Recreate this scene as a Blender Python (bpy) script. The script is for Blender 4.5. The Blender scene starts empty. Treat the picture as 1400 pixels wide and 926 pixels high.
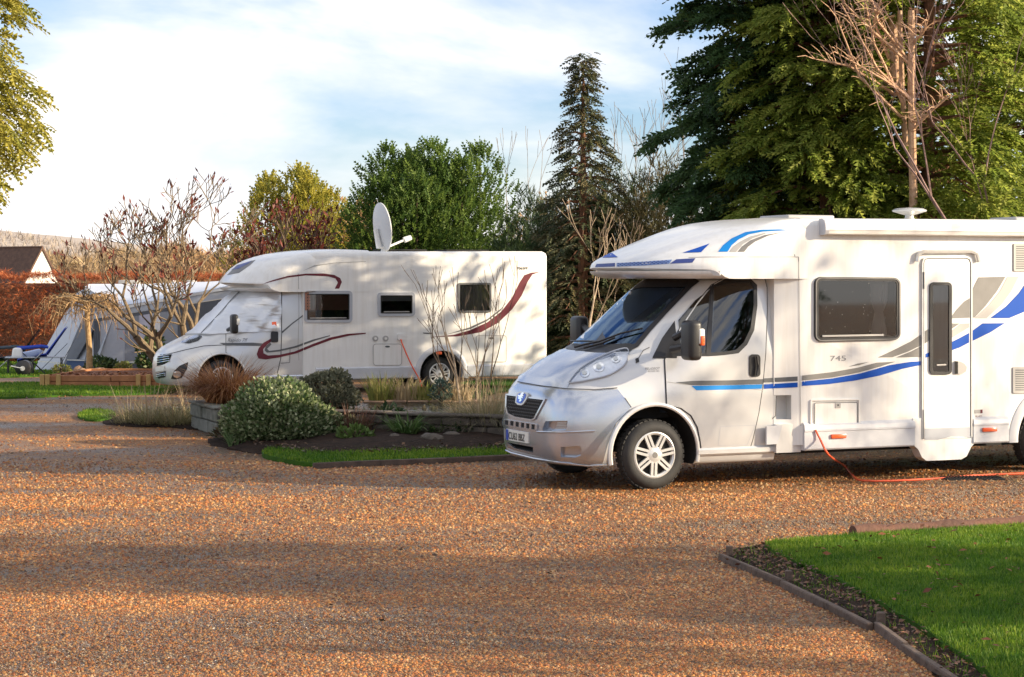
import bpy, bmesh, math, random
import numpy as np
from mathutils import Vector, Matrix
from mathutils.bvhtree import BVHTree
from mathutils.geometry import delaunay_2d_cdt

random.seed(7)
RNG = np.random.default_rng(7)
scene = bpy.context.scene
COL = scene.collection
PI = math.pi
R = math.radians

# ------------------------------------------------------------------ camera
FPX, CX, CY, HORIZON, CAM_H = 2707.0, 700.0, 463.0, 382.0, 2.12
PITCH = math.atan((CY - HORIZON) / FPX)
cam_data = bpy.data.cameras.new("camera")
cam = bpy.data.objects.new("camera", cam_data)
COL.objects.link(cam)
cam.location = (0, 0, CAM_H)
cam.rotation_euler = (PI / 2 - PITCH, 0, 0)
cam_data.sensor_width = 36.0
cam_data.lens = 36.0 * FPX / 1400.0
cam_data.clip_end = 5000
scene.camera = cam

# ------------------------------------------------------------------ sky and sun
SUN_EL = R(18.0)
SUN_AZ = Vector((math.cos(R(12)), -math.sin(R(12)), 0))          # towards the sun, on the ground
sun_dir = Vector((SUN_AZ.x * math.cos(SUN_EL), SUN_AZ.y * math.cos(SUN_EL), math.sin(SUN_EL)))
sd = bpy.data.lights.new("sun", 'SUN')
sd.energy = 5.0
sd.angle = R(0.55)
sd.color = (1.0, 0.83, 0.60)
sun = bpy.data.objects.new("sun", sd)
COL.objects.link(sun)
sun.rotation_euler = (-sun_dir).to_track_quat('-Z', 'Y').to_euler()

world = bpy.data.worlds.new("World")
scene.world = world
world.use_nodes = True
wn, wl = world.node_tree.nodes, world.node_tree.links
wn.clear()
w_out = wn.new("ShaderNodeOutputWorld")
w_bg = wn.new("ShaderNodeBackground")
w_sky = wn.new("ShaderNodeTexSky")
w_sky.sky_type = 'NISHITA'
w_sky.sun_disc = False
w_sky.sun_elevation = SUN_EL
w_sky.sun_rotation = math.atan2(sun_dir.x, sun_dir.y)
w_sky.air_density = 1.0
w_sky.dust_density = 0.6
w_sky.ozone_density = 1.5
w_bg.inputs[1].default_value = 0.074
w_tc = wn.new("ShaderNodeTexCoord")
w_map = wn.new("ShaderNodeMapping")
w_map.inputs['Scale'].default_value = (1.0, 1.0, 2.6)
w_map.inputs['Location'].default_value = (-0.8309, -0.1171, -0.4983)
wl.new(w_tc.outputs['Generated'], w_map.inputs[0])
w_n1 = wn.new("ShaderNodeTexNoise")
w_n1.inputs['Scale'].default_value = 3.6
w_n1.inputs['Detail'].default_value = 7
w_n1.inputs['Roughness'].default_value = 0.55
w_n1.inputs['Distortion'].default_value = 0.25
wl.new(w_map.outputs[0], w_n1.inputs['Vector'])
w_r1 = wn.new("ShaderNodeValToRGB")
w_r1.color_ramp.elements[0].position = 0.37
w_r1.color_ramp.elements[1].position = 0.57
wl.new(w_n1.outputs[0], w_r1.inputs[0])
w_n2 = wn.new("ShaderNodeTexNoise")
w_n2.inputs['Scale'].default_value = 7.0
w_n2.inputs['Detail'].default_value = 5
wl.new(w_map.outputs[0], w_n2.inputs['Vector'])
w_r2 = wn.new("ShaderNodeValToRGB")
w_r2.color_ramp.elements[0].position = 0.33
w_r2.color_ramp.elements[0].color = (7.2, 7.5, 8.2, 1)
w_r2.color_ramp.elements[1].position = 0.6
w_r2.color_ramp.elements[1].color = (9.6, 9.2, 8.7, 1)
wl.new(w_n2.outputs[0], w_r2.inputs[0])
w_mix = wn.new("ShaderNodeMixRGB")
wl.new(w_r1.outputs[0], w_mix.inputs[0])
w_gain = wn.new("ShaderNodeMixRGB")            # clear sky, a little lifted and bluer than the raw model
w_gain.blend_type = 'MULTIPLY'
w_gain.inputs[0].default_value = 1.0
w_gain.inputs[2].default_value = (0.98, 1.14, 1.52, 1)
wl.new(w_sky.outputs[0], w_gain.inputs[1])
wl.new(w_gain.outputs[0], w_mix.inputs[1])
wl.new(w_r2.outputs[0], w_mix.inputs[2])
wl.new(w_mix.outputs[0], w_bg.inputs[0])
wl.new(w_bg.outputs[0], w_out.inputs[0])

scene.view_settings.view_transform = 'Standard'
scene.view_settings.look = 'None'
scene.view_settings.exposure = 0.93
scene.view_settings.gamma = 1.0
scene.render.engine = 'CYCLES'
scene.cycles.max_bounces = 6
scene.cycles.transparent_max_bounces = 12
scene.cycles.use_denoising = True
# ------------------------------------------------------------------ helpers
def zg(x, y):
    """Height of the ground: flat near by, falling gently towards the far pitches."""
    t = min(1.0, max(0.0, (y - 34.0) / 24.0))
    return -0.45 * t * t * (3 - 2 * t)

def ray(px, py):
    d = Vector(((px - CX) / FPX, 1.0, 0.0))
    v = (CY - py) / FPX
    d.y = math.cos(PITCH) + v * math.sin(PITCH)
    d.z = -math.sin(PITCH) + v * math.cos(PITCH)
    return d

def G(px, py):
    """Point of the ground seen at a pixel of the photograph."""
    d = ray(px, py)
    z = 0.0
    for _ in range(6):
        t = (z - CAM_H) / d.z
        x, y = d.x * t, d.y * t
        z = zg(x, y)
    return Vector((x, y, z))

def at(px, py, depth):
    d = ray(px, py)
    return Vector((0, 0, CAM_H)) + d * (depth / d.y)

def tag(o, label=None, cat=None, group=None, kind=None):
    if label: o['label'] = label
    if cat: o['category'] = cat
    if group: o['group'] = group
    if kind: o['kind'] = kind
    return o

def empty(name, loc=(0, 0, 0), rz=0.0, label=None, cat=None, group=None):
    o = bpy.data.objects.new(name, None)
    o.empty_display_size = 0.2
    COL.objects.link(o)
    o.location = loc
    o.rotation_euler = (0, 0, rz)
    return tag(o, label, cat, group)

def mesh_obj(name, me, mat=None, parent=None, smooth=False):
    if mat is not None:
        for m in (mat if isinstance(mat, (list, tuple)) else [mat]):
            me.materials.append(m)
    if smooth:
        me.polygons.foreach_set('use_smooth', [True] * len(me.polygons))
        me.set_sharp_from_angle(angle=smooth if isinstance(smooth, float) else R(38))
    o = bpy.data.objects.new(name, me)
    COL.objects.link(o)
    if parent is not None:
        o.parent = parent
    return o

class MB:
    """Collects faces and links them as one mesh."""
    def __init__(self):
        self.v, self.f, self.m = [], [], []
        self.mi = 0
    def add(self, vs, fs):
        b = len(self.v)
        self.v.extend([tuple(p) for p in vs])
        self.f.extend([tuple(i + b for i in f) for f in fs])
        self.m.extend([self.mi] * len(fs))
        return self
    def box(self, c, s, rot=None, taper=1.0):
        hx, hy, hz = s[0] / 2, s[1] / 2, s[2] / 2
        vs = []
        for z in (-1, 1):
            k = taper if z > 0 else 1.0
            for x, y in ((-1, -1), (1, -1), (1, 1), (-1, 1)):
                p = Vector((x * hx * k, y * hy * k, z * hz))
                if rot is not None: p = rot @ p
                vs.append(p + Vector(c))
        return self.add(vs, [(3, 2, 1, 0), (4, 5, 6, 7), (0, 1, 5, 4), (1, 2, 6, 5), (2, 3, 7, 6), (3, 0, 4, 7)])
    def tube(self, pts, rad, n=6, cap=True):
        pts = [Vector(p) for p in pts]
        if not isinstance(rad, (list, tuple)): rad = [rad] * len(pts)
        vs, fs = [], []
        up = Vector((0.13, 0.21, 0.97)).normalized()
        for i, p in enumerate(pts):
            t = (pts[min(i + 1, len(pts) - 1)] - pts[max(i - 1, 0)])
            if t.length < 1e-9: t = Vector((0, 0, 1))
            t.normalize()
            a = t.cross(up)
            if a.length < 0.05: a = t.cross(Vector((1, 0, 0)))
            a.normalize()
            b = t.cross(a)
            for k in range(n):
                th = 2 * PI * k / n
                vs.append(p + (a * math.cos(th) + b * math.sin(th)) * rad[i])
        for i in range(len(pts) - 1):
            for k in range(n):
                k2 = (k + 1) % n
                fs.append((i * n + k, i * n + k2, (i + 1) * n + k2, (i + 1) * n + k))
        if cap:
            fs.append(tuple(range(n - 1, -1, -1)))
            e = (len(pts) - 1) * n
            fs.append(tuple(range(e, e + n)))
        return self.add(vs, fs)
    def lathe(self, prof, c, axis='y', n=32, close=False):
        """prof: (radius, offset along the axis)"""
        vs, fs = [], []
        for r, h in prof:
            for k in range(n):
                th = 2 * PI * k / n
                a, b = r * math.cos(th), r * math.sin(th)
                p = {'y': (a, h, b), 'z': (a, b, h), 'x': (h, a, b)}[axis]
                vs.append(Vector(p) + Vector(c))
        m = len(prof)
        for i in range(m - 1 + (1 if close else 0)):
            j = (i + 1) % m
            for k in range(n):
                k2 = (k + 1) % n
                fs.append((i * n + k, i * n + k2, j * n + k2, j * n + k))
        if not close:
            fs.append(tuple(range(n)))
            fs.append(tuple((m - 1) * n + k for k in range(n - 1, -1, -1)))
        return self.add(vs, fs)
    def prism(self, poly, d0, d1, axis='y'):
        """poly of 2D points extruded along an axis from d0 to d1; (a, b) = the two other axes in xyz order"""
        def p3(a, b, d):
            return {'x': (d, a, b), 'y': (a, d, b), 'z': (a, b, d)}[axis]
        n = len(poly)
        vs = [p3(a, b, d0) for a, b in poly] + [p3(a, b, d1) for a, b in poly]
        fs = [tuple(range(n - 1, -1, -1)), tuple(range(n, 2 * n))]
        fs += [(i, (i + 1) % n, (i + 1) % n + n, i + n) for i in range(n)]
        return self.add(vs, fs)
    def mesh(self, name):
        me = bpy.data.meshes.new(name)
        me.from_pydata(self.v, [], self.f)
        me.update()
        return me
    def build(self, name, mat, parent=None, smooth=False, fixn=True):
        me = self.mesh(name)
        if fixn:
            bm = bmesh.new(); bm.from_mesh(me)
            bmesh.ops.recalc_face_normals(bm, faces=bm.faces)
            bm.to_mesh(me); bm.free()
        if isinstance(mat, (list, tuple)):
            me.polygons.foreach_set('material_index', self.m)
        return mesh_obj(name, me, mat, parent, smooth)

def rounded_rect(x0, y0, x1, y1, r, n=5):
    pts = []
    for cx, cy, a0 in ((x1 - r, y1 - r, 0), (x0 + r, y1 - r, 90), (x0 + r, y0 + r, 180), (x1 - r, y0 + r, 270)):
        for k in range(n + 1):
            a = R(a0 + 90 * k / n)
            pts.append((cx + r * math.cos(a), cy + r * math.sin(a)))
    return pts

def catmull(pts, per=6, closed=True):
    n = len(pts); out = []
    rng = range(n if closed else n - 1)
    for i in rng:
        g = (lambda k: pts[k % n]) if closed else (lambda k: pts[max(0, min(n - 1, k))])
        p0, p1, p2, p3 = g(i - 1), g(i), g(i + 1), g(i + 2)
        for k in range(per):
            t = k / per
            out.append(tuple(0.5 * (2 * b + (c - a) * t + (2 * a - 5 * b + 4 * c - d) * t * t + (3 * b - a - 3 * c + d) * t ** 3)
                             for a, b, c, d in zip(p0, p1, p2, p3)))
    if not closed: out.append(tuple(pts[-1]))
    return out

def resample(poly, step):
    out = []
    n = len(poly)
    for i in range(n):
        a, b = Vector(poly[i]), Vector(poly[(i + 1) % n])
        k = max(1, int(math.ceil((b - a).length / step)))
        for j in range(k):
            out.append(tuple(a + (b - a) * (j / k)))
    return out

def grow(poly, d):
    """Outline moved outwards by d (inwards when negative)."""
    n = len(poly)
    area = sum(poly[i][0] * poly[(i + 1) % n][1] - poly[(i + 1) % n][0] * poly[i][1] for i in range(n))
    s = 1 if area > 0 else -1
    out = []
    for i in range(n):
        a, b, c = Vector(poly[i - 1]), Vector(poly[i]), Vector(poly[(i + 1) % n])
        e1, e2 = (b - a), (c - b)
        if e1.length < 1e-9 or e2.length < 1e-9:
            out.append(tuple(b)); continue
        e1.normalize(); e2.normalize()
        n1, n2 = Vector((e1.y, -e1.x)) * s, Vector((e2.y, -e2.x)) * s
        m = n1 + n2
        k = d / max(0.5, 1 + n1.dot(n2))
        out.append(tuple(b + m * k))
    return out

def inside(p, poly):
    x, y = p; c = False; n = len(poly); j = n - 1
    for i in range(n):
        xi, yi = poly[i]; xj, yj = poly[j]
        if (yi > y) != (yj > y) and x < (xj - xi) * (y - yi) / (yj - yi) + xi: c = not c
        j = i
    return c

def tri2d(poly, step, hole=None):
    """Outline (and hole) filled with small triangles."""
    out = resample(poly, step)
    pts = [Vector(p) for p in out]
    edges = [(i, (i + 1) % len(out)) for i in range(len(out))]
    holes = [] if not hole else ([hole] if not isinstance(hole[0][0], (tuple, list, Vector)) else hole)
    for hh in holes:
        h = resample(hh, step); b = len(pts)
        pts += [Vector(p) for p in h]
        edges += [(b + i, b + (i + 1) % len(h)) for i in range(len(h))]
    inh = lambda p: any(inside(p, h) for h in holes)
    xs = [p[0] for p in out]; ys = [p[1] for p in out]
    y = min(ys) + step * 0.5; row = 0
    while y < max(ys):
        x = min(xs) + step * (0.5 if row % 2 else 0.25)
        while x < max(xs):
            if inside((x, y), out) and not inh((x, y)):
                pts.append(Vector((x, y)))
            x += step
        y += step; row += 1
    r = delaunay_2d_cdt(pts, edges, [], 0, 1e-5)
    V = [tuple(v) for v in r[0]]; fs = []
    for f in r[2]:
        c = (sum(V[i][0] for i in f) / len(f), sum(V[i][1] for i in f) / len(f))
        if inside(c, out) and not inh(c): fs.append(tuple(f))
    used = sorted({i for f in fs for i in f}); k = {i: n for n, i in enumerate(used)}
    return [V[i] for i in used], [tuple(k[i] for i in f) for f in fs]

class Van:
    """Where a motorhome stands, and the skin that its panels are laid on."""
    def __init__(self, root):
        self.root = root
        self.M = Matrix.Translation(root.location) @ root.rotation_euler.to_matrix().to_4x4()
        self.Mi = self.M.inverted()
        self.trees = []
    only = None
    def skin(self, *meshes):
        vs, fs = [], []
        for me in meshes:
            b = len(vs)
            vs += [v.co.copy() for v in me.vertices]
            fs += [tuple(i + b for i in p.vertices) for p in me.polygons]
        self.bvh = BVHTree.FromPolygons(vs, fs)
        me = meshes[0]
        self.cab = BVHTree.FromPolygons([v.co.copy() for v in me.vertices], [tuple(p.vertices) for p in me.polygons])
    def hit(self, px, py, bvh=None):
        o = self.Mi @ Vector((0, 0, CAM_H))
        d = (self.Mi.to_3x3() @ ray(px, py)).normalized()
        h, nrm, i, dist = (bvh or self.only or self.bvh).ray_cast(o, d)
        if h is None: return None
        if nrm.dot(d) > 0: nrm = -nrm
        return h, nrm
    def side(self, px, py, y=0.0):
        """(x, z) on the plane y = const of the van seen at a pixel"""
        o = self.Mi @ Vector((0, 0, CAM_H)); d = self.Mi.to_3x3() @ ray(px, py)
        t = (y - o.y) / d.y
        p = o + d * t
        return (p.x, p.z)
    def drape(self, name, poly, mat, parent, off=0.004, thick=0.0, step=5.0, hole=None, smooth=True):
        """A panel with the given outline (pixels of the photograph) laid on the skin."""
        v2, fs = tri2d(poly, step, hole)
        hits = [self.hit(x, y) for x, y in v2]
        good = [i for i, h in enumerate(hits) if h]
        if not good: return None
        vs = []
        for i, h in enumerate(hits):
            if h is None:
                j = min(good, key=lambda k: (v2[k][0] - v2[i][0]) ** 2 + (v2[k][1] - v2[i][1]) ** 2)
                h = hits[j]
            vs.append(h[0] + h[1] * off)
        nr = [(hits[i] or hits[good[0]])[1] for i in range(len(v2))]
        if thick:
            cnt = {}
            for f in fs:
                for a, b in zip(f, f[1:] + f[:1]):
                    k = (min(a, b), max(a, b)); cnt[k] = cnt.get(k, 0) + 1
            low = {}
            fs = list(fs)
            for (a, b), c in cnt.items():
                if c == 1:
                    for q in (a, b):
                        if q not in low:
                            low[q] = len(vs); vs.append(vs[q] - nr[q] * thick)
                    fs.append((a, b, low[b], low[a]))
        mb = MB(); mb.add(vs, fs)
        return mb.build(name, mat, parent, smooth=R(30) if smooth else False)
    def ring(self, name, poly, w, mat, parent, off=0.003, thick=0.0, step=5.0):
        return self.drape(name, grow(poly, w / 2), mat, parent, off, thick, step, hole=grow(poly, -w / 2))
    def line(self, name, pts, w, mat, parent, off=0.003, r3=None):
        """A thin strip (or, with r3, a tube) along pixels of the photograph."""
        path = []
        for i in range(len(pts) - 1):
            a, b = Vector(pts[i]), Vector(pts[i + 1])
            k = max(1, int((b - a).length / 4))
            path += [a + (b - a) * (j / k) for j in range(k)]
        path.append(Vector(pts[-1]))
        if r3:
            q = [self.hit(*p) for p in path]
            mb = MB().tube([h[0] + h[1] * off for h in q if h], r3, 6)
            return mb.build(name, mat, parent, smooth=True)
        L = []; Rr = []
        for i, p in enumerate(path):
            t = (path[min(i + 1, len(path) - 1)] - path[max(0, i - 1)]).normalized()
            n = Vector((-t.y, t.x)) * w / 2
            L.append(p + n); Rr.append(p - n)
        vs = []
        for p in L + Rr:
            h = self.hit(*p)
            if h is None: return None
            vs.append(h[0] + h[1] * off)
        m = len(path)
        mb = MB().add(vs, [(i, i + 1, m + i + 1, m + i) for i in range(m - 1)])
        return mb.build(name, mat, parent, fixn=True)
    def text(self, name, s, px, py, h, mat, parent, ux=(1, 0), uy=(0, -1), off=0.004, sx=1.0, shear=0.0, offset=0.0):
        """Lettering laid on the skin: (px, py) = start of the base line, h = letter size in pixels."""
        cu = bpy.data.curves.new(name, 'FONT'); cu.body = s; cu.size = 1.0; cu.shear = shear; cu.offset = offset
        to = bpy.data.objects.new(name, cu); COL.objects.link(to)
        me = bpy.data.meshes.new_from_object(to.evaluated_get(bpy.context.evaluated_depsgraph_get()))
        bpy.data.objects.remove(to)
        for v in me.vertices:
            a, b = v.co.x * h * sx, v.co.y * h
            q = self.hit(px + ux[0] * a + uy[0] * b, py + ux[1] * a + uy[1] * b)
            v.co = q[0] + q[1] * off if q else Vector((0, 1, 1))
        me.materials.clear()
        return mesh_obj(name, me, mat, parent)

def cut(obj, cutters):
    """Boolean difference; the cutters go away."""
    par = obj.parent
    obj.parent = None
    for c in cutters:
        m = obj.modifiers.new("cut", 'BOOLEAN'); m.operation = 'DIFFERENCE'; m.object = c; m.solver = 'EXACT'
        try: m.material_mode = 'TRANSFER'
        except Exception: pass
    dg = bpy.context.evaluated_depsgraph_get()
    me = bpy.data.meshes.new_from_object(obj.evaluated_get(dg))
    obj.modifiers.clear()
    obj.data = me
    obj.parent = par
    for c in cutters: bpy.data.objects.remove(c)
    me.polygons.foreach_set('use_smooth', [True] * len(me.polygons))
    me.set_sharp_from_angle(angle=R(35))
    return obj

# ------------------------------------------------------------------ materials
def new_mat(name):
    m = bpy.data.materials.new(name); m.use_nodes = True
    nt = m.node_tree
    return m, nt.nodes, nt.links, nt.nodes['Principled BSDF']

def mat(name, col, rough=0.5, metal=0.0, spec=0.5, coat=0.0, var=0.0, vscale=6.0, bump=0.0, bscale=60.0, col2=None):
    m, n, l, b = new_mat(name)
    b.inputs['Base Color'].default_value = (*col, 1)
    b.inputs['Roughness'].default_value = rough
    b.inputs['Metallic'].default_value = metal
    b.inputs['Specular IOR Level'].default_value = spec
    b.inputs['Coat Weight'].default_value = coat
    b.inputs['Coat Roughness'].default_value = 0.06
    tc = n.new('ShaderNodeTexCoord')
    if var or col2:
        nz = n.new('ShaderNodeTexNoise'); nz.inputs['Scale'].default_value = vscale; nz.inputs['Detail'].default_value = 6
        nz.inputs['Roughness'].default_value = 0.65
        l.new(tc.outputs['Object'], nz.inputs['Vector'])
        rp = n.new('ShaderNodeValToRGB')
        rp.color_ramp.elements[0].position = 0.32; rp.color_ramp.elements[1].position = 0.68
        c2 = col2 or tuple(c * (1 - var) for c in col)
        rp.color_ramp.elements[0].color = (*c2, 1); rp.color_ramp.elements[1].color = (*col, 1)
        l.new(nz.outputs[0], rp.inputs[0]); l.new(rp.outputs[0], b.inputs['Base Color'])
    if bump:
        nb = n.new('ShaderNodeTexNoise'); nb.inputs['Scale'].default_value = bscale; nb.inputs['Detail'].default_value = 4
        l.new(tc.outputs['Object'], nb.inputs['Vector'])
        bp = n.new('ShaderNodeBump'); bp.inputs['Strength'].default_value = bump; bp.inputs['Distance'].default_value = 0.02
        l.new(nb.outputs[0], bp.inputs['Height']); l.new(bp.outputs[0], b.inputs['Normal'])
    return m

def leaf_mat(name, cols, trans=0.35, rough=0.55, patch=0.0):
    """Leaves: each leaf its own tone of a ramp, some light passing through."""
    m, n, l, b = new_mat(name)
    g = n.new('ShaderNodeNewGeometry')
    rp = n.new('ShaderNodeValToRGB')
    e = rp.color_ramp.elements
    e[0].position = 0.0; e[0].color = (*cols[0], 1); e[1].position = 1.0; e[1].color = (*cols[-1], 1)
    for i, c in enumerate(cols[1:-1]):
        k = e.new((i + 1) / (len(cols) - 1)); k.color = (*c, 1)
    l.new(g.outputs['Random Per Island'], rp.inputs[0])
    src = rp.outputs[0]
    if patch:
        tc = n.new('ShaderNodeTexCoord'); nz = n.new('ShaderNodeTexNoise'); nz.inputs['Scale'].default_value = patch; nz.inputs['Detail'].default_value = 5
        l.new(tc.outputs['Object'], nz.inputs['Vector'])
        r2 = n.new('ShaderNodeValToRGB'); r2.color_ramp.elements[0].position = .36; r2.color_ramp.elements[1].position = .66
        r2.color_ramp.elements[0].color = (.55, .68, .6, 1); r2.color_ramp.elements[1].color = (1.35, 1.12, 1.0, 1)
        l.new(nz.outputs[0], r2.inputs[0])
        mm = n.new('ShaderNodeMixRGB'); mm.blend_type = 'MULTIPLY'; mm.inputs[0].default_value = 1
        l.new(src, mm.inputs[1]); l.new(r2.outputs[0], mm.inputs[2]); src = mm.outputs[0]
    l.new(src, b.inputs['Base Color'])
    b.inputs['Roughness'].default_value = rough
    b.inputs['Specular IOR Level'].default_value = 0.3
    t = n.new('ShaderNodeBsdfTranslucent'); l.new(src, t.inputs['Color'])
    mx = n.new('ShaderNodeMixShader'); mx.inputs[0].default_value = trans
    l.new(b.outputs[0], mx.inputs[1]); l.new(t.outputs[0], mx.inputs[2])
    l.new(mx.outputs[0], n['Material Output'].inputs[0])
    return m

def glass_mat(name, tint=(0.25, 0.28, 0.3), refl=1.0, rough=0.02, ior=1.95):
    m, n, l, b = new_mat(name)
    n.remove(b)
    tr = n.new('ShaderNodeBsdfTransparent'); tr.inputs[0].default_value = (*tint, 1)
    gl = n.new('ShaderNodeBsdfGlossy'); gl.inputs['Roughness'].default_value = rough
    gl.inputs[0].default_value = (refl, refl, refl, 1)
    fr = n.new('ShaderNodeFresnel'); fr.inputs[0].default_value = ior
    mx = n.new('ShaderNodeMixShader')
    l.new(fr.outputs[0], mx.inputs[0]); l.new(tr.outputs[0], mx.inputs[1]); l.new(gl.outputs[0], mx.inputs[2])
    l.new(mx.outputs[0], n['Material Output'].inputs[0])
    return m

M = {}
M['white'] = mat('white_gelcoat', (0.80, 0.79, 0.765), 0.28, 0, 0.5, 0.35)
_n, _l = M['white'].node_tree.nodes, M['white'].node_tree.links        # faint rain streaks and road film
_tc = _n.new('ShaderNodeTexCoord'); _mp = _n.new('ShaderNodeMapping'); _mp.inputs['Scale'].default_value = (7, 7, .55)
_nz = _n.new('ShaderNodeTexNoise'); _nz.inputs['Scale'].default_value = 2.0; _nz.inputs['Detail'].default_value = 7; _nz.inputs['Roughness'].default_value = .6
_rp = _n.new('ShaderNodeValToRGB'); _rp.color_ramp.elements[0].position = .30; _rp.color_ramp.elements[1].position = .56
_rp.color_ramp.elements[0].color = (.735, .715, .675, 1); _rp.color_ramp.elements[1].color = (.80, .79, .765, 1)
_l.new(_tc.outputs['Object'], _mp.inputs[0]); _l.new(_mp.outputs[0], _nz.inputs['Vector']); _l.new(_nz.outputs[0], _rp.inputs[0]); _l.new(_rp.outputs[0], _n['Principled BSDF'].inputs['Base Color'])
M['silver'] = mat('shaded_silver_paint', (0.50, 0.535, 0.60), 0.24, 0.75, 0.5, 0.6, var=0.04, vscale=3)  # cab silver with the blue shade of the front put into its colour
M['pale_silver'] = mat('lit_silver_paint', (0.66, 0.66, 0.655), 0.28, 0.3, 0.5, 0.5, var=0.04, vscale=3)  # same cab silver in the lighter tone of the sunlit side
M['grey_skirt'] = mat('grey_skirt', (0.56, 0.57, 0.60), 0.4, 0.1, var=0.10, vscale=5)
M['grey_panel'] = mat('grey_panel', (0.42, 0.44, 0.48), 0.4, var=0.05)
M['black'] = mat('black_plastic', (0.018, 0.018, 0.02), 0.38, 0, 0.5, bump=0.05, bscale=300)
M['seam'] = mat('dark_seam', (0.05, 0.05, 0.055), 0.8)  # dark panel joints and gap lines
M['dark'] = mat('dark_interior', (0.03, 0.03, 0.034), 0.85, var=0.3)
M['under'] = mat('dark_chassis', (0.02, 0.02, 0.02), 0.9, var=0.4)
M['rubber'] = mat('tyre_rubber', (0.035, 0.034, 0.033), 0.75, var=0.35, vscale=9, bump=0.1, bscale=90)
M['alloy'] = mat('silver_wheel_trim', (0.66, 0.66, 0.65), 0.33, 0.4, coat=0.2, var=0.10, vscale=12)
M['chrome'] = mat('chrome', (0.8, 0.82, 0.85), 0.12, 1.0)
M['screen'] = glass_mat('windscreen_glass', (0.22, 0.26, 0.32), ior=2.3)
for q_ in M['screen'].node_tree.nodes:
    if q_.type == 'BSDF_GLOSSY': q_.inputs[0].default_value = (0.50, 0.72, 1.0, 1)
M['glass'] = glass_mat('tinted_glass', (0.30, 0.33, 0.34))
M['glass_dark'] = glass_mat('dark_acrylic', (0.52, 0.51, 0.50), 0.9, 0.03)
M['lamp_glass'] = glass_mat('lamp_lens', (0.97, 0.98, 1.0), ior=1.25)
M['orange_lens'] = mat('orange_lens', (0.85, 0.12, 0.03), 0.25, coat=0.5)
M['blue'] = mat('blue_stripe', (0.004, 0.075, 0.42), 0.5, spec=0.2)
M['sky_blue'] = mat('sky_blue_stripe', (0.008, 0.22, 0.62), 0.5, spec=0.2)
M['navy'] = mat('navy_print', (0.035, 0.06, 0.24), 0.45)
M['grey_stripe'] = mat('warm_grey_stripe', (0.13, 0.127, 0.123), 0.5, 0.1, col2=(0.21, 0.205, 0.20), vscale=1.5)
M['pale_stripe'] = mat('pale_grey_stripe', (0.40, 0.39, 0.375), 0.45, 0.1)
M['dark_stripe'] = mat('dark_grey_stripe', (0.11, 0.115, 0.12), 0.45)
M['maroon'] = mat('maroon_stripe', (0.12, 0.010, 0.022), 0.45)
M['text'] = mat('grey_lettering', (0.20, 0.20, 0.21), 0.4)
M['ink'] = mat('black_lettering', (0.015, 0.015, 0.017), 0.5)
M['plate'] = mat('white_number_plate', (0.78, 0.77, 0.72), 0.4, var=0.06, vscale=20)
M['plate_blue'] = mat('plate_blue_band', (0.02, 0.06, 0.42), 0.4)
M['fabric'] = mat('seat_fabric', (0.10, 0.105, 0.12), 0.9, var=0.3, bump=0.2, bscale=120)
M['curtain'] = mat('pale_curtain', (0.85, 0.82, 0.80), 0.9)
M['window_brown'] = mat('reflection_brown', (0.36, 0.17, 0.11), 0.6)  # reddish reflection tone for the first window of the far motorhome
M['orange_cable'] = mat('orange_cable', (0.85, 0.13, 0.05), 0.5)
# ------------------------------------------------------------------ motorhomes
def c1(*p): return [(670 + x / 2.316, 280 + y / 2.316) for x, y in p]
def c2(*p): return [(1030 + x / 2.316, 280 + y / 2.316) for x, y in p]
def c3(*p): return [(200 + x / 3.307, 260 + y / 3.307) for x, y in p]
def c4(*p): return [(480 + x / 3.43, 270 + y / 3.43) for x, y in p]
def c5(*p): return [(800 + x / 4.242, 300 + y / 4.24) for x, y in p]
def c6(*p): return [(670 + x / 4.828, 520 + y / 4.825) for x, y in p]
def rect(x0, y0, x1, y1, r=3, slope=0.0):
    q = rounded_rect(x0, y0, x1, y1, r)
    return [(x, y + slope * (x - x0)) for x, y in q]

def rbox(c, s, r, seg=3, taper=None):
    bm = bmesh.new()
    bmesh.ops.create_cube(bm, size=1)
    for v in bm.verts:
        v.co = Vector((v.co.x * s[0], v.co.y * s[1], v.co.z * s[2]))
        if taper and v.co.z > 0: v.co.x *= taper; v.co.y *= taper
    bmesh.ops.bevel(bm, geom=bm.edges[:], offset=r, segments=seg, affect='EDGES', profile=0.5)
    vs = [v.co + Vector(c) for v in bm.verts]
    fs = [[v.index for v in f.verts] for f in bm.faces]
    bm.verts.index_update()
    fs = [[v.index for v in f.verts] for f in bm.faces]
    bm.free()
    return vs, fs

def cab_shell(st, xr, yc, N=57):
    """Cab skin: one closed outline per height, from the sill up over bonnet and windscreen to the roof."""
    mb = MB(); rings = []
    for xf, zc, zs, W, n in st:
        ringv = []
        for k in range(N):
            th = PI * k / (N - 1)
            c, s = math.cos(th), max(0.0, math.sin(th))
            lat = abs(c) ** (2 / n)
            y = yc - W * math.copysign(lat, c)
            x = xr - (xr - xf) * s ** (2 / n)
            z = zc + (zs - zc) * lat ** 4
            ringv.append((x, y, z))
        rings.append(ringv)
    vs = [p for r_ in rings for p in r_]
    fs = []
    for i in range(len(st) - 1):
        for k in range(N):
            k2 = (k + 1) % N
            fs.append((i * N + k, i * N + k2, (i + 1) * N + k2, (i + 1) * N + k))
    fs.append(tuple(range(N - 1, -1, -1)))
    b = (len(st) - 1) * N
    fs.append(tuple(range(b, b + N)))
    mb.add(vs, fs)
    return mb

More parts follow.
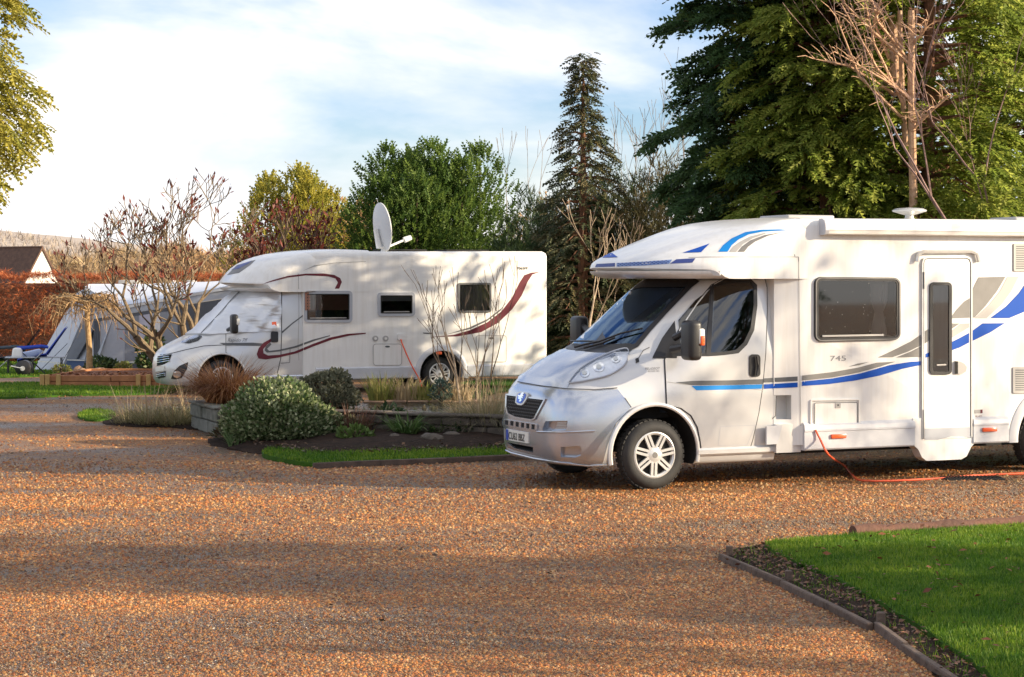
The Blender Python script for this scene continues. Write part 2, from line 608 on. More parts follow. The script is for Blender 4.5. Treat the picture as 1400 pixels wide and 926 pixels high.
def body_shell(st, Wd):
    """Coach body: rounded sections along the length. st: (x, inset, z bottom, z top, corner radius)"""
    mb = MB(); vs = []; K = 8
    for x, ins, zb, zt, r in st:
        pts = [(ins, zb), (ins, (zb + zt) / 2)]
        for k in range(K + 1):
            a = PI - (PI / 2) * k / K
            pts.append((ins + r + r * math.cos(a), zt - r + r * math.sin(a)))
        pts.append((Wd / 2, zt + 0.015))
        pts += [(Wd - y, z) for y, z in reversed(pts[:-1])]
        vs += [(x, y, z) for y, z in pts]
    n = len(pts); fs = []
    for i in range(len(st) - 1):
        for k in range(n):
            k2 = (k + 1) % n
            fs.append((i * n + k, (i + 1) * n + k, (i + 1) * n + k2, i * n + k2))
    fs.append(tuple(range(n))); b = (len(st) - 1) * n
    fs.append(tuple(range(b + n - 1, b - 1, -1)))
    mb.add(vs, fs)
    return mb

def nose_shell(x1, xf, xs, zb, prof, Wd, p=3.2, r0=0.16, r1=0.10, lip=0.05):
    """Overcab pod: sections that bow forward in plan and come down to a lip above the windscreen."""
    mb = MB(); vs = []; K = 7
    hw = Wd / 2
    def xfront(y):
        return xf + (xs - xf) * abs((y - hw) / hw) ** p
    qs = [q for q, z in prof]
    rows = list(prof)
    e = prof[-1][1]; rows.append((1.0 + lip * 0.14, e - 0.02)); rows.append((1.0 + lip * 0.22, e - 0.04)); rows.append((1.0 + lip * 0.25, e - 0.055))
    for i, (q, zt) in enumerate(rows):
        r = min(r0 + (r1 - r0) * min(1, q), (zt - zb) * 0.7)
        k_ = max(0.0, min(1.0, (q - .88) / .12))
        b = zb + (0.05 * k_ * k_ if q <= 1 else (0.062, 0.072, 0.08)[i - len(prof)])
        pts = [(0.0, b), (0.0, (b + zt - r) / 2)]
        for k in range(K + 1):
            a = PI - (PI / 2) * k / K
            pts.append((r + r * math.cos(a), zt - r + r * math.sin(a)))
        for k in range(1, 14):
            pts.append((r + (Wd / 2 - r) * k / 14, zt + 0.02 * min(1, k / 10)))
        pts.append((hw, zt + 0.02))
        full = pts + [(Wd - y, z) for y, z in reversed(pts[:-1])]
        # underside
        under = [(Wd * (1 - k / 12), b) for k in range(1, 12)]
        full += under
        vs += [(x1 + (xfront(y) - x1) * q, hw + (y - hw) * 1.005, z) for y, z in full]
    n = len(full); fs = []
    for i in range(len(rows) - 1):
        for k in range(n):
            k2 = (k + 1) % n
            fs.append((i * n + k, i * n + k2, (i + 1) * n + k2, (i + 1) * n + k))
    fs.append(tuple(range(n - 1, -1, -1))); b = (len(rows) - 1) * n
    fs.append(tuple(range(b, b + n)))
    mb.add(vs, fs)
    return mb

def tmp(mb, name="cutter", m=None):
    return mb.build(name, m or M['under'])

def wheel(parent, x, y0, zc, rt, rr, spokes, far=False):
    s = -1 if far else 1
    prof = [(rr - .005, .03), (rr + .004, .002), (rr + .03, -.006), (rr + .065, -.004), (rt - .03, .012), (rt - .008, .035), (rt, .06),
            (rt, .155), (rt - .008, .18), (rt - .03, .203), (rr + .03, .215), (rr, .20)]
    mb = MB()
    mb.lathe([(r, y0 + s * h) for r, h in prof], (x, 0, zc), 'y', 40, close=True)
    # tread blocks
    for k in range(40):
        a = 2 * PI * (k + 0.5) / 40
        for j, off in ((0.07, 0), (0.145, 0.5)):
            aa = a + off * 2 * PI / 40
            q = Matrix.Rotation(-aa, 3, 'Y')
            mb.box(Vector((x, y0 + s * j, zc)) + q @ Vector((rt + .002, 0, 0)), (.012, .06, rt * 0.11), q)
    w = mb.build('wheel', M['rubber'], parent, smooth=R(50))
    t = MB()
    t.lathe([(rr, y0 + s * .028), (rr + .004, y0 + s * .004), (rr - .01, y0 - s * .002), (rr - .028, y0 + s * .012), (rr - .03, y0 + s * .04)], (x, 0, zc), 'y', 40, close=True)
    for k in range(spokes):
        for d in (-1, 1):
            a = 2 * PI * k / spokes + 0.18
            q = Matrix.Rotation(-a, 3, 'Y')
            ln = rr - .07
            c = q @ Vector((0.05 + ln / 2, 0, d * (0.0215)))
            t.box(Vector((x, y0 + s * .014, zc)) + c, (ln + .02, .026, .027), q)
    t.lathe([(.0, y0 - s * .006), (.045, y0 - s * .006), (.055, y0 - s * .002), (.085, y0 + s * .004), (.09, y0 + s * .03), (0, y0 + s * .03)], (x, 0, zc), 'y', 28)
    t.build('wheel_trim', M['alloy'], w, smooth=R(35))
    b = MB().lathe([(0, y0 + s * .045), (rr - .005, y0 + s * .045), (rr - .005, y0 + s * .06), (0, y0 + s * .06)], (x, 0, zc), 'y', 32)
    b.build('brake_disc', M['under'], w)
    h = MB().lathe([(0, y0 - s * .0085), (.03, y0 - s * .0085), (.03, y0 - s * .004), (0, y0 - s * .004)], (x, 0, zc), 'y', 16)
    h.build('hub_emblem', M['grey_stripe'], w)
    return w

def arch_trim(parent, x, zc, r, y, m, w=0.07, zmin=0.3, pr=.028):
    mb = MB()
    a0 = math.asin(max(-1, (zmin - zc) / r))
    N = 28; vs = []
    for k in range(N + 1):
        a = (PI - a0) + (a0 - (PI - a0)) * k / N
        c, s = math.cos(a), math.sin(a)
        for rr_, yy in ((r - .004, y + (.10 if pr > .02 else .012)), (r - .003, y - pr), (r + w * .35, y - pr - .006), (r + w, y - pr * .3), (r + w, y + .03)):
            vs.append((x + rr_ * c, yy, zc + rr_ * s))
    fs = []
    for k in range(N):
        for j in range(4):
            fs.append((k * 5 + j, k * 5 + j + 1, (k + 1) * 5 + j + 1, (k + 1) * 5 + j))
    mb.add(vs, fs)
    return mb.build('wheel_arch', m, parent, smooth=R(40))

def profile_x(prof, x0, x1, n=2):
    """Closed (y, z) profile extruded along x."""
    return MB().prism(prof, x0, x1, 'x')

def window_unit(van, poly, frame_px, parent, cavity, curtain=None):
    """Hinged acrylic window: frame, pane with a catch bar, curtain inside."""
    fr = van.ring('window', poly, frame_px, M['black'], parent, off=0.024, thick=0.024)
    van.drape('pane', grow(poly, -frame_px * 0.3), M['glass_dark'], fr, off=0.018)
    if curtain:
        x0, x1 = curtain
        a, b = van.side(*min(poly, key=lambda p: p[0] + p[1])), van.side(*max(poly, key=lambda p: p[0] + p[1]))
        L0, L1 = a[0], b[0]; zt, zb = a[1], b[1]
        mb = MB(); n = 26
        vs = []
        for k in range(n + 1):
            t = k / n
            for j, f in enumerate((0.0, 0.35, 0.55, 1.0)):
                pinch = (1 - 0.55 * math.exp(-((f - 0.55) / 0.16) ** 2)) if x1 - x0 < 0.5 else 1
                u = x0 + (x1 - x0) * (0.5 + (t - 0.5) * pinch)
                vs.append((L0 + (L1 - L0) * u, 0.035 + 0.014 * math.sin(t * 42), zt + (zb - zt) * f))
        fs = [(k * 4 + j, k * 4 + j + 1, k * 4 + j + 5, k * 4 + j + 4) for k in range(n) for j in range(3)]
        mb.add(vs, fs)
        mb.build('curtain', M['curtain'], fr, smooth=True)
    return fr

def make_front_motorhome():
    yaw = R(24.0)
    root = empty('motorhome', (1.48, 19.81, 0), yaw,
                 'white and silver coachbuilt motorhome with blue stripes and number 745, nearest on the gravel', 'motorhome')
    van = Van(root)
    Wd, yc = 2.26, 1.13
    st = [(-.74, .235, .235, .93, 4), (-.91, .255, .25, .98, 4.6), (-.965, .36, .34, 1.01, 5), (-.975, .52, .50, 1.025, 5), (-.972, .72, .70, 1.025, 5),
          (-.955, .86, .85, 1.025, 4.7), (-.925, .97, .96, 1.025, 4.3), (-.885, 1.045, 1.03, 1.02, 3.9), (-.82, 1.12, 1.10, 1.02, 3.6),
          (-.64, 1.245, 1.22, 1.02, 3.4), (-.44, 1.345, 1.32, 1.02, 3.2), (-.27, 1.42, 1.40, 1.015, 3.1), (.0, 1.64, 1.62, .985, 3.0),
          (.26, 1.85, 1.83, .95, 3.0), (.48, 2.02, 1.99, .92, 3.0), (.64, 2.12, 2.09, .895, 3.0), (.9, 2.16, 2.14, .875, 3.0)]
    # finer rows between the stations
    fine = []
    for i in range(len(st) - 1):
        for k in range(3):
            t = k / 3
            p0, p1, p2, p3 = st[max(0, i - 1)], st[i], st[i + 1], st[min(len(st) - 1, i + 2)]
            fine.append(tuple(0.5 * (2 * b + (c - a) * t + (2 * a - 5 * b + 4 * c - d) * t * t + (3 * b - a - 3 * c + d) * t ** 3)
                              for a, b, c, d in zip(p0, p1, p2, p3)))
    fine.append(st[-1])
    cab = cab_shell(fine, 1.42, yc).build('cab_body', M['pale_silver'], root)
    xe = 7.05
    body = body_shell([(1.39, .10, .40, 2.69, .12), (1.52, .075, .40, 2.72, .12), (1.62, .03, .40, 2.74, .10), (1.70, .0, .40, 2.755, .09), (4.2, .0, .40, 2.77, .09),
                       (xe - .12, .0, .40, 2.74, .10), (xe - .03, .03, .45, 2.68, .12), (xe, .08, .5, 2.6, .14)], Wd).build('coach_body', M['white'], root)
    nose = nose_shell(1.73, 0.0, 0.70, 2.125, [(0, 2.76), (.1, 2.75), (.2, 2.735), (.3, 2.705), (.4, 2.665), (.5, 2.615), (.6, 2.56), (.7, 2.50), (.78, 2.45),
                      (.85, 2.405), (.91, 2.36), (.955, 2.325), (.985, 2.295), (1, 2.275)], Wd).build('overcab_pod', M['white'], root, smooth=R(35))
    van.skin(cab.data, body.data, nose.data)
    # --- openings
    van.only = van.cab
    wl = 0.49
    xrw = 4.93
    side_win = catmull(c1((515, 478), (545, 425), (592, 362), (650, 295), (700, 258), (760, 244), (822, 243), (838, 262), (838, 320), (828, 395), (806, 440), (780, 466), (740, 472), (690, 476), (600, 480)), 3)
    front_door_glass = c1((708, 262), (760, 248), (822, 247), (833, 262), (833, 320), (823, 393), (802, 436), (778, 460), (740, 466), (698, 469))
    quarter_glass = c1((596, 366), (650, 303), (696, 268), (692, 330), (686, 400), (684, 470), (604, 475))
    ws = c1((200, 452), (405, 236), (640, 233), (665, 243), (640, 262), (560, 345), (510, 400), (470, 450), (440, 466), (330, 467))
    wscut = c1((212, 448), (410, 241), (622, 238), (612, 262), (545, 330), (490, 392), (450, 438), (425, 456), (330, 459))
    def prism_y(poly, y0, y1):
        q = [van.hit(*p) for p in poly]
        return tmp(MB().prism([(h[0].x, h[0].z) for h in q if h], y0, y1, 'y'), m=M['black'])
    def prism_x(poly, x0, x1):
        q = [van.hit(*p) for p in poly]
        return tmp(MB().prism([(h[0].y, h[0].z) for h in q if h], x0, x1, 'x'), m=M['black'])
    def pocket(poly, depth, m, out=0.03):
        q = [van.hit(*p) for p in poly]; q = [h for h in q if h]
        n = sum((h[1] for h in q), Vector()).normalized()
        mb = MB(); k = len(q)
        mb.add([h[0] + n * out for h in q] + [h[0] - n * depth for h in q],
               [tuple(range(k)), tuple(range(2 * k - 1, k - 1, -1))] + [(i, i + k, (i + 1) % k + k, (i + 1) % k) for i in range(k)])
        return tmp(mb, m=m)
    cav = tmp(cab_shell([(.0, .75, .75, .93, 3.1), (-.14, 1.36, 1.35, .925, 3.1), (.09, 1.62, 1.60, .895, 3.0), (.35, 1.83, 1.81, .86, 3.0), (.57, 2.0, 1.97, .83, 3.0), (.72, 2.08, 2.05, .80, 3.0)], 1.36, yc, 41), m=M['dark'])
    pk = [c6((118, 408), (290, 440), (290, 474), (165, 446)), c6((470, 440), (590, 432), (605, 452), (598, 495), (560, 508), (470, 505)),
          c6((372, 270), (440, 268), (515, 268), (505, 330), (360, 338), (352, 322))]
    cutters = [tmp(MB().lathe([(wl, -.2), (wl, .42)], (0, 0, .36), 'y', 48)), tmp(MB().lathe([(wl, 1.84), (wl, 2.6)], (0, 0, .36), 'y', 48)),
               tmp(MB().box((0, 1.13, .40), (.78, 1.7, .6))),
               cav, prism_y(quarter_glass, -.4, 2.7), prism_y(front_door_glass, -.4, 2.7), prism_x(wscut, -1.4, .78),
               pocket(pk[0], .10, M['under']), pocket(pk[1], .05, M['silver']), pocket(pk[2], .05, M['silver'])]
    cut(cab, cutters)
    win = rect(1115, 381, 1227, 465, 7, 0.0)
    win = [(x, y + (0.012 if y < 420 else -0.022) * (x - 1115)) for x, y in win]
    doorwin = rect(1271, 388, 1297, 510, 4)
    van.only = None
    cavb = [prism_y(grow(win, -3), -.2, .5), prism_y(grow(doorwin, -1.5), -.2, .18)]
    # cab step niche behind the door, and wheel wells
    cavb += [pocket(c2((22, 605), (120, 603), (120, 680), (8, 680)), .16, M['pale_silver']),
             tmp(MB().lathe([(.52, -.2), (.52, .5)], (xrw, 0, .36), 'y', 48)), tmp(MB().lathe([(.52, 1.7), (.52, 2.6)], (xrw, 0, .36), 'y', 48))]
    cut(body, cavb)
    # --- under the floor
    MB().box(((.55 + xe - .2) / 2 + .1, yc, .40), (xe - .9, 1.75, .22)).build('chassis', M['under'], root)
    # --- wheels
    for x, fr_ in ((0.0, 1), (xrw, 1)):
        wheel(root, x, .10, .35, .35, .232, 7)
        wheel(root, x, Wd - .10, .35, .35, .232, 7, far=True)
    arch_trim(root, 0.0, .36, wl - .005, .10, M['pale_silver'], .035, .27, pr=.006)
    arch_trim(root, xrw, .36, .515, .0, M['grey_skirt'], .10, .34)
    van.only = van.cab
    # --- cab front: bumper, bonnet, lights
    sil = M['silver']
    bumper = c1((28, 690), (26, 640), (45, 600), (88, 568), (160, 578), (245, 590), (330, 592), (404, 586), (425, 612), (447, 640), (400, 690), (372, 760), (355, 822), (250, 815), (150, 795), (60, 770), (36, 740))
    van.drape('front_bumper', bumper, sil, root, off=0.012, thick=0.02, step=5, hole=pk)
    bonnet = c1((92, 561), (91, 548), (122, 506), (166, 468), (200, 456), (330, 471), (400, 472), (385, 482), (335, 496), (286, 528), (252, 568), (244, 583), (165, 574))
    van.drape('bonnet', bonnet, sil, root, off=0.010, thick=0.02)
    van.line('bonnet_seam', c1((90, 563), (165, 576), (246, 586), (330, 588), (402, 582)), 1.3, M['seam'], root, off=.016)
    van.line('wing_seam', c1((402, 582), (386, 545), (425, 612), (446, 642))[2:], 0.9, M['seam'], root, off=.016)
    hl = catmull(c1((254, 560), (290, 520), (340, 490), (400, 465), (435, 459), (438, 480), (425, 510), (380, 540), (320, 556), (262, 566)), 3)
    lamp = van.drape('headlight', hl, mat('headlight_reflector', (0.92, 0.94, 0.97), 0.25, 0.35, var=0.18, vscale=22), root, off=0.006)
    van.drape('headlight_lens', grow(hl, -0.5), M['lamp_glass'], lamp, off=0.026, thick=0.02)
    van.ring('headlight_rim', hl, 1.2, M['grey_panel'], lamp, off=.020, thick=.02)
    for cx_, cy_, r_ in ((300, 535, 16), (345, 516, 18), (398, 490, 15)):
        cc = [(cx_ + r_ * math.cos(2 * PI * k / 14), cy_ + r_ * .85 * math.sin(2 * PI * k / 14)) for k in range(14)]
        van.drape('lamp_bowl', c1(*cc), M['chrome'], lamp, off=0.012, step=3)
        cc = [(cx_ + r_ * .5 * math.cos(2 * PI * k / 12), cy_ + r_ * .42 * math.sin(2 * PI * k / 12)) for k in range(12)]
        van.drape('lamp_bulb', c1(*cc), M['plate'], lamp, off=0.016, step=3)
    # grille with honeycomb of bars
    gp = c6((120, 97), (190, 106), (268, 117), (372, 130), (305, 255), (285, 262), (180, 245), (128, 220), (117, 175))
    van.drape('grille', gp, M['under'], root, off=.018, thick=.02, step=3)
    g = MB()
    for row in range(7):
        yb = 118 + row * 21
        for k in range(18):
            xa = 112 + k * 15 + (7.5 if row % 2 else 0); ya = yb + (xa - 120) * .125
            cell = [(xa - 7, ya), (xa - 3.5, ya - 7), (xa + 3.5, ya - 7), (xa + 7, ya)]
            if all(inside((x + dx, y + dy), [(p[0], p[1]) for p in [(120, 97), (268, 117), (372, 130), (305, 255), (285, 262), (180, 245), (128, 220), (117, 175)]]) for x, y in cell for dx, dy in ((-3, 0), (3, 0), (0, 4))):
                pts = [van.hit(*q) for q in c6(*cell)]
                g.tube([h[0] + h[1] * .024 for h in pts if h], .0038, 3, cap=False)
    g.build('grille_mesh', M['dark_stripe'], root)
    gr = van.ring('grille_surround', gp, 1.8, sil, root, off=.026, thick=.02, step=3)
    bd = c6((195, 90), (215, 80), (258, 86), (270, 98), (262, 125), (240, 158), (225, 168), (200, 164), (184, 150), (188, 118))
    van.drape('badge_surround', bd, M['alloy'], root, off=.034, thick=.02, step=3)
    van.drape('badge', grow(bd, -2.2), mat('badge_reflection_blue', (0.05, 0.12, 0.5), 0.2, 0.7), root, off=.038, step=3)  # blue of a reflection put into the badge colour
    lion = c6((228, 92), (240, 86), (250, 92), (240, 100), (246, 110), (236, 112), (242, 124), (230, 122), (232, 138), (222, 146), (214, 140), (222, 132), (212, 128), (206, 120), (216, 116), (206, 110), (212, 102), (222, 106))
    van.drape('lion_emblem', lion, M['chrome'], root, off=.043, thick=.004, step=2)
    # slots under the grille
    slot = c6((80, 255), (318, 292), (316, 330), (95, 292))
    van.drape('air_slot', slot, M['under'], root, off=.016, step=3)
    for k in range(7):
        x = 100 + k * 35; y = 258 + k * 5.4
        van.drape('slot_bar', c6((x, y), (x + 14, y + 2), (x + 13, y + 38), (x - 1, y + 35)), sil, root, off=.026, thick=.012, step=3)
    van.ring('slot_surround', slot, 1.0, sil, root, off=.022, thick=.012, step=3)
    pl = c6((118, 320), (262, 345), (262, 416), (118, 392))
    plate = van.drape('number_plate', pl, M['plate'], root, off=.020, thick=.015, step=4)
    van.drape('plate_band', c6((119, 322), (134, 325), (134, 394), (119, 391)), M['plate_blue'], plate, off=.0225, step=3)
    van.text('plate_lettering', 'CU62 BBZ', *c6((135, 384))[0], 13.5, M['ink'], plate, ux=(0.365, 0.066), uy=(0, -1), off=.024, sx=1.0, offset=.012)
    # lower lip and fog lamp louvres
    van.line('bumper_lip', c6((80, 440), (150, 475), (300, 512), (450, 535), (650, 555), (770, 552)), 2.2, M['silver'], root, off=.018, r3=.011)
    for k in range(5):
        van.line('lamp_louvre', c6((446 - k * 3, 280 + k * 10), (508 - k, 278 + k * 10)), 1.2, M['pale_stripe'], root, off=.005)
    van.line('bumper_crease', c6((320, 340), (480, 345), (690, 335)), 1.2, M['silver'], root, off=.016, r3=.010)
    # --- windscreen
    wsf = van.ring('windscreen_seal', grow(ws, -3), 6, M['black'], root, off=.006)
    van.drape('windscreen', grow(ws, -0.5), M['screen'], root, off=.003)
    band = c1((392, 262), (405, 236), (640, 233), (655, 245), (632, 262), (560, 263), (480, 264), (420, 276), (385, 290))
    van.drape('painted_reflection_band', band, M['black'], root, off=.008)  # black band painted for the overhang's reflection in the glass
    cowl = c1((198, 452), (225, 436), (330, 446), (440, 440), (470, 446), (440, 467), (330, 469))
    van.drape('scuttle', cowl, M['black'], root, off=.007)
    for a in (((205, 440), (290, 440), (352, 441)), ((352, 441), (420, 415), (486, 399))):
        w_ = van.line('wiper', c1(*a), 2, M['black'], root, off=.035, r3=.010)
    for a in (((270, 460), (310, 448), (350, 440)), ((300, 462), (360, 445), (400, 428))):
        van.line('wiper_arm', c1(*a), 2, M['black'], root, off=.03, r3=.012)
    van.drape('tax_disc', c1((475, 390), (520, 342), (532, 346), (490, 395)), M['pale_stripe'], root, off=-.01, step=3)
    # seats, wheel and dashboard inside
    for y in (.55, 1.40):
        s = MB(); s.add(*rbox((.95, y + .12, .95), (.5, .5, .18), .05)); s.add(*rbox((1.16, y + .12, 1.35), (.14, .46, .72), .05)); s.add(*rbox((1.18, y + .12, 1.82), (.10, .26, .22), .04))
        s.build('seat', M['fabric'], root, smooth=True)
    MB().add(*rbox((.18, 1.13, 1.24), (.42, 1.5, .26), .06)).build('dashboard', M['dark'], root, smooth=True)
    stw = MB()
    q = Matrix.Rotation(R(-35), 3, 'Y')
    stw.tube([Vector((.52, 1.62, 1.36)) + q @ Vector((0.0, .19 * math.cos(2 * PI * k / 20), .19 * math.sin(2 * PI * k / 20))) for k in range(21)], .014, 6)
    stw.tube([(.52, 1.62, 1.36), (.36, 1.62, 1.24)], .03, 8)
    stw.build('steering_wheel', M['black'], root, smooth=True)
    # --- cab door
    door = c1((552, 492), (567, 452), (604, 385), (655, 310), (700, 256), (745, 231), (800, 223), (866, 222), (876, 262), (877, 330), (872, 470), (862, 580), (850, 660), (832, 740), (820, 780),
              (740, 783), (668, 786), (664, 750), (655, 705), (635, 668), (603, 645), (558, 636), (555, 560))
    van.ring('door_seam', door, 1.6, M['seam'], root, off=.003, thick=0)
    dwin = c1((560, 478), (575, 440), (606, 392), (655, 318), (700, 263), (745, 241), (822, 238), (841, 256), (842, 320), (832, 397), (810, 442), (784, 468), (740, 474), (690, 478))
    dr = van.drape('cab_door', grow(door, -0.8), M['pale_silver'], root, off=.011, thick=.012, hole=dwin)
    van.drape('window_seal', grow(dwin, 1.2), M['black'], dr, off=.013, thick=.01, step=3, hole=[front_door_glass, quarter_glass])
    van.drape('door_window', front_door_glass, M['glass'], dr, off=.005)
    van.drape('quarter_window', quarter_glass, M['glass'], dr, off=.005)
    van.line('window_post', c1((706, 254), (700, 330), (690, 405), (686, 476)), 3.2, M['black'], dr, off=.016)
    van.drape('mirror_plinth', c1((514, 486), (545, 425), (585, 370), (590, 420), (590, 487)), M['black'], dr, off=.02, thick=.015)
    hd = rect(*c1((818, 474))[0], *c1((853, 545))[0], 5)
    h_ = van.drape('door_handle', hd, M['black'], dr, off=.02, thick=.012, step=3)
    van.line('handle_grip', c1((838, 480), (842, 510), (838, 540)), 2, M['black'], dr, off=.045, r3=.013)
    van.ring('sill_panel', c1((728, 702), (838, 698), (812, 760), (720, 762)), .7, M['grey_skirt'], dr, off=.013)
    van.line('door_crease', c1((560, 562), (620, 570), (740, 572), (862, 588)), 1.0, M['pale_stripe'], dr, off=.0125)
    # coloured stripes on cab door and moulding
    van.drape('grey_stripe', c1((585, 563), (640, 558), (760, 556), (862, 552), (861, 568), (740, 571), (640, 572)), M['dark_stripe'], dr, off=.0145)
    van.drape('blue_stripe', c1((636, 574), (740, 572), (860, 569), (858, 583), (740, 586), (652, 588)), M['sky_blue'], dr, off=.0145)
    van.text('maker_lettering', 'PEUGEOT', *c1((490, 523))[0], 4.4, M['text'], root, ux=(1, -0.02), off=.004, sx=1.05, shear=.2)
    van.text('model_lettering', 'BOXER HDi', *c1((500, 530))[0], 3.0, M['text'], root, ux=(1, -0.02), off=.004, sx=1.0)
    # bonnet washer and aerial spot on the wing
    van.drape('side_repeater', c1((460, 490), (470, 486), (472, 498), (462, 502)), M['black'], root, off=.012, thick=.01, step=3)
    van.line('pillar_strip', c1((468, 490), (485, 462), (505, 452)), .8, M['seam'], root, off=.004)
    # --- mirrors
    def mirror(x, y, z, s):
        mb = MB()
        mb.add(*rbox((x, y, z), (.15, .23, .40), .05, 4))
        mo = mb.build('wing_mirror', M['black'], root, smooth=True)
        a = MB()
        a.tube([(x + .0, y + s * .08, z - .06), (x - .05, y + s * .30, z - .10)], [.035, .045], 8)
        a.tube([(x + .0, y + s * .08, z + .10), (x - .02, y + s * .30, z + .02)], [.03, .04], 8)
        a.build('mirror_arm', M['black'], mo, smooth=True)
        b = MB(); b.add(*rbox((x + .055, y - s * .09, z + .04), (.07, .07, .16), .02)); b.build('mirror_lamp', M['plate'], mo, smooth=True)
        b = MB(); b.add(*rbox((x + .06, y - s * .105, z + .0), (.05, .06, .10), .015)); b.build('indicator', M['orange_lens'], mo, smooth=True)
    mirror(.27, -.16, 1.51, 1)
    mirror(.27, Wd + .14, 1.51, -1)
    van.only = None
    # --- pod decals
    van.drape('pod_swoosh', c5((772, 189), (800, 152), (850, 112), (930, 76), (1020, 62), (1120, 59), (1215, 62), (1120, 67), (1030, 72), (950, 88), (890, 118), (850, 152), (826, 189)), M['sky_blue'], root, off=.004, step=4)
    van.drape('pod_swoosh', c5((836, 189), (860, 158), (900, 130), (960, 100), (1040, 80), (1050, 83), (970, 112), (915, 145), (876, 189)), M['pale_stripe'], root, off=.004, step=4)
    van.drape('pod_swoosh', c5((884, 189), (910, 158), (960, 122), (1040, 92), (1150, 74), (1060, 96), (985, 130), (945, 160), (922, 189)), M['grey_stripe'], root, off=.004, step=4)
    van.drape('pod_decal', c5((100, 224), (143, 186), (190, 221)), M['blue'], root, off=.004)
    van.drape('pod_decal', c5((566, 195), (640, 170), (722, 142), (672, 192)), M['blue'], root, off=.004)
    van.drape('pod_decal', c5((58, 278), (68, 260), (175, 254), (174, 274)), M['navy'], root, off=.004)
    van.drape('pod_decal', c5((492, 258), (530, 233), (640, 227), (622, 252)), M['navy'], root, off=.004)
    dots = c5((184, 254), (340, 247), (505, 235), (488, 258), (340, 269), (184, 275))
    van.drape('pod_decal', dots, mat('pale_blue_print', (0.17, 0.27, 0.52), 0.4), root, off=.004)
    chk = MB()
    for k in range(26):
        for j in range(3):
            if (k + j) % 2: continue
            xa = 190 + k * 11.5; ya = 256 + j * 6 - k * 0.66 * 1.0
            h = [van.hit(*q) for q in c5((xa, ya), (xa + 9, ya - .5), (xa + 9, ya + 4.5), (xa, ya + 5))]
            if all(h): chk.add([a[0] + a[1] * .006 for a in h], [(0, 1, 2, 3)])
    chk.build('pod_decal', M['navy'], root)
    van.line('pod_seam', c5((600, 222), (700, 219), (900, 218), (1235, 218)), .8, M['pale_stripe'], root, off=.003)
    van.line('pod_seam', c5((1214, 204), (1216, 219), (1237, 219), (1238, 246)), .8, M['seam'], root, off=.003)
    van.line('body_seam', c2((143, 168), (146, 420), (148, 600), (150, 700)), 1.0, M['pale_stripe'], root, off=.003)
    # moulding details behind the cab door
    van.line('niche_edge', c2((72, 606), (70, 668), (60, 678)), 1.0, M['seam'], root, off=.004)
    # --- body side
    S = van.side
    win_ = window_unit(van, win, 5, root, .3, curtain=(.70, .92))
    van.ring('window_trim', grow(win, 1), 1.4, M['grey_stripe'], win_, off=.030, thick=.01)
    van.line('catch_bar', [(1122, 459.5), (1206, 458)], 2.4, M['pale_stripe'], win_, off=.034)
    rain = MB()
    a_ = S(1116, 383); b_ = S(1226, 463)
    for k in range(26):
        x = random.uniform(a_[0] + .05, b_[0] - .05); z = random.uniform(b_[1] + .05, a_[1] - .03); r_ = random.uniform(.003, .006)
        rain.box((x, -.020, z), (r_, .002, r_ * 1.2))
    rd = rain.build('rain_drops', M['pale_stripe'], win_); rd['kind'] = 'stuff'
    # stripes along the side
    dk = M['grey_stripe']
    F_ = lambda n, p, m: van.drape(n, catmull(c2(*p), 3) if len(p) > 6 else c2(*p), m, root, off=.004, step=6)
    F_('blue_stripe', [(33, 569), (140, 563), (140, 578), (33, 583)], M['blue'])
    F_('grey_stripe', [(33, 550), (140, 544), (140, 558), (33, 563)], M['dark_stripe'])
    van.drape('blue_stripe', c2((154, 560), (250, 550), (340, 534), (430, 508), (500, 497), (529, 496), (529, 508), (470, 520), (400, 541), (320, 557), (240, 568), (154, 574)), M['blue'], root, off=.004, step=6)
    van.drape('grey_stripe', c2((154, 541), (250, 530), (330, 516), (390, 500), (450, 497), (400, 513), (330, 532), (250, 547), (154, 557)), dk, root, off=.004, step=6)
    van.drape('grey_stripe', c2((300, 513), (330, 503), (366, 498), (335, 508)), dk, root, off=.004, step=6)
    van.drape('grey_stripe', c2((393, 484), (440, 462), (500, 432), (529, 412), (529, 446), (490, 465), (440, 483)), dk, root, off=.004, step=6)
    van.drape('grey_stripe', c2((450, 484), (500, 464), (529, 449), (529, 482)), dk, root, off=.004, step=6)
    # entrance door
    dpoly = [(1260, 622 - 8)] + [(1260, 360)] + [(1262, 354), (1267, 352), (1320, 352), (1325, 354), (1327, 360)] + [(1327, 606), (1324, 615), (1318, 619), (1300, 620), (1277, 622), (1268, 621), (1263, 617)]
    hdoor = van.drape('entrance_door', dpoly, M['white'], root, off=.016, thick=.02)
    van.ring('door_frame', dpoly, 1.8, M['alloy'], root, off=.022, thick=.02)
    van.ring('door_gap', grow(dpoly, -1.6), .8, M['seam'], hdoor, off=.0175)
    van.drape('kick_panel', [(1263, 586), (1325, 584), (1325, 604), (1322, 613), (1317, 616), (1275, 618.5), (1267, 617), (1263, 611)], M['grey_panel'], hdoor, off=.018)
    dwf = van.ring('door_pane_frame', doorwin, 4, M['black'], hdoor, off=.034, thick=.03)
    van.drape('door_pane', grow(doorwin, -1), M['glass_dark'], hdoor, off=.026)
    van.line('pane_catch', [(1278, 499), (1291, 498.6)], 1.8, M['pale_stripe'], hdoor, off=.036)
    hp = [(1304, 493.5), (1310, 494), (1316, 497), (1319.5, 502), (1318, 508), (1313, 511), (1304, 511.5)]
    van.drape('door_handle', hp, M['pale_stripe'], hdoor, off=.034, thick=.03, step=2)
    van.drape('handle_recess', [(1303, 494), (1307, 494.3), (1307, 511), (1303, 511)], M['under'], hdoor, off=.036, step=2)
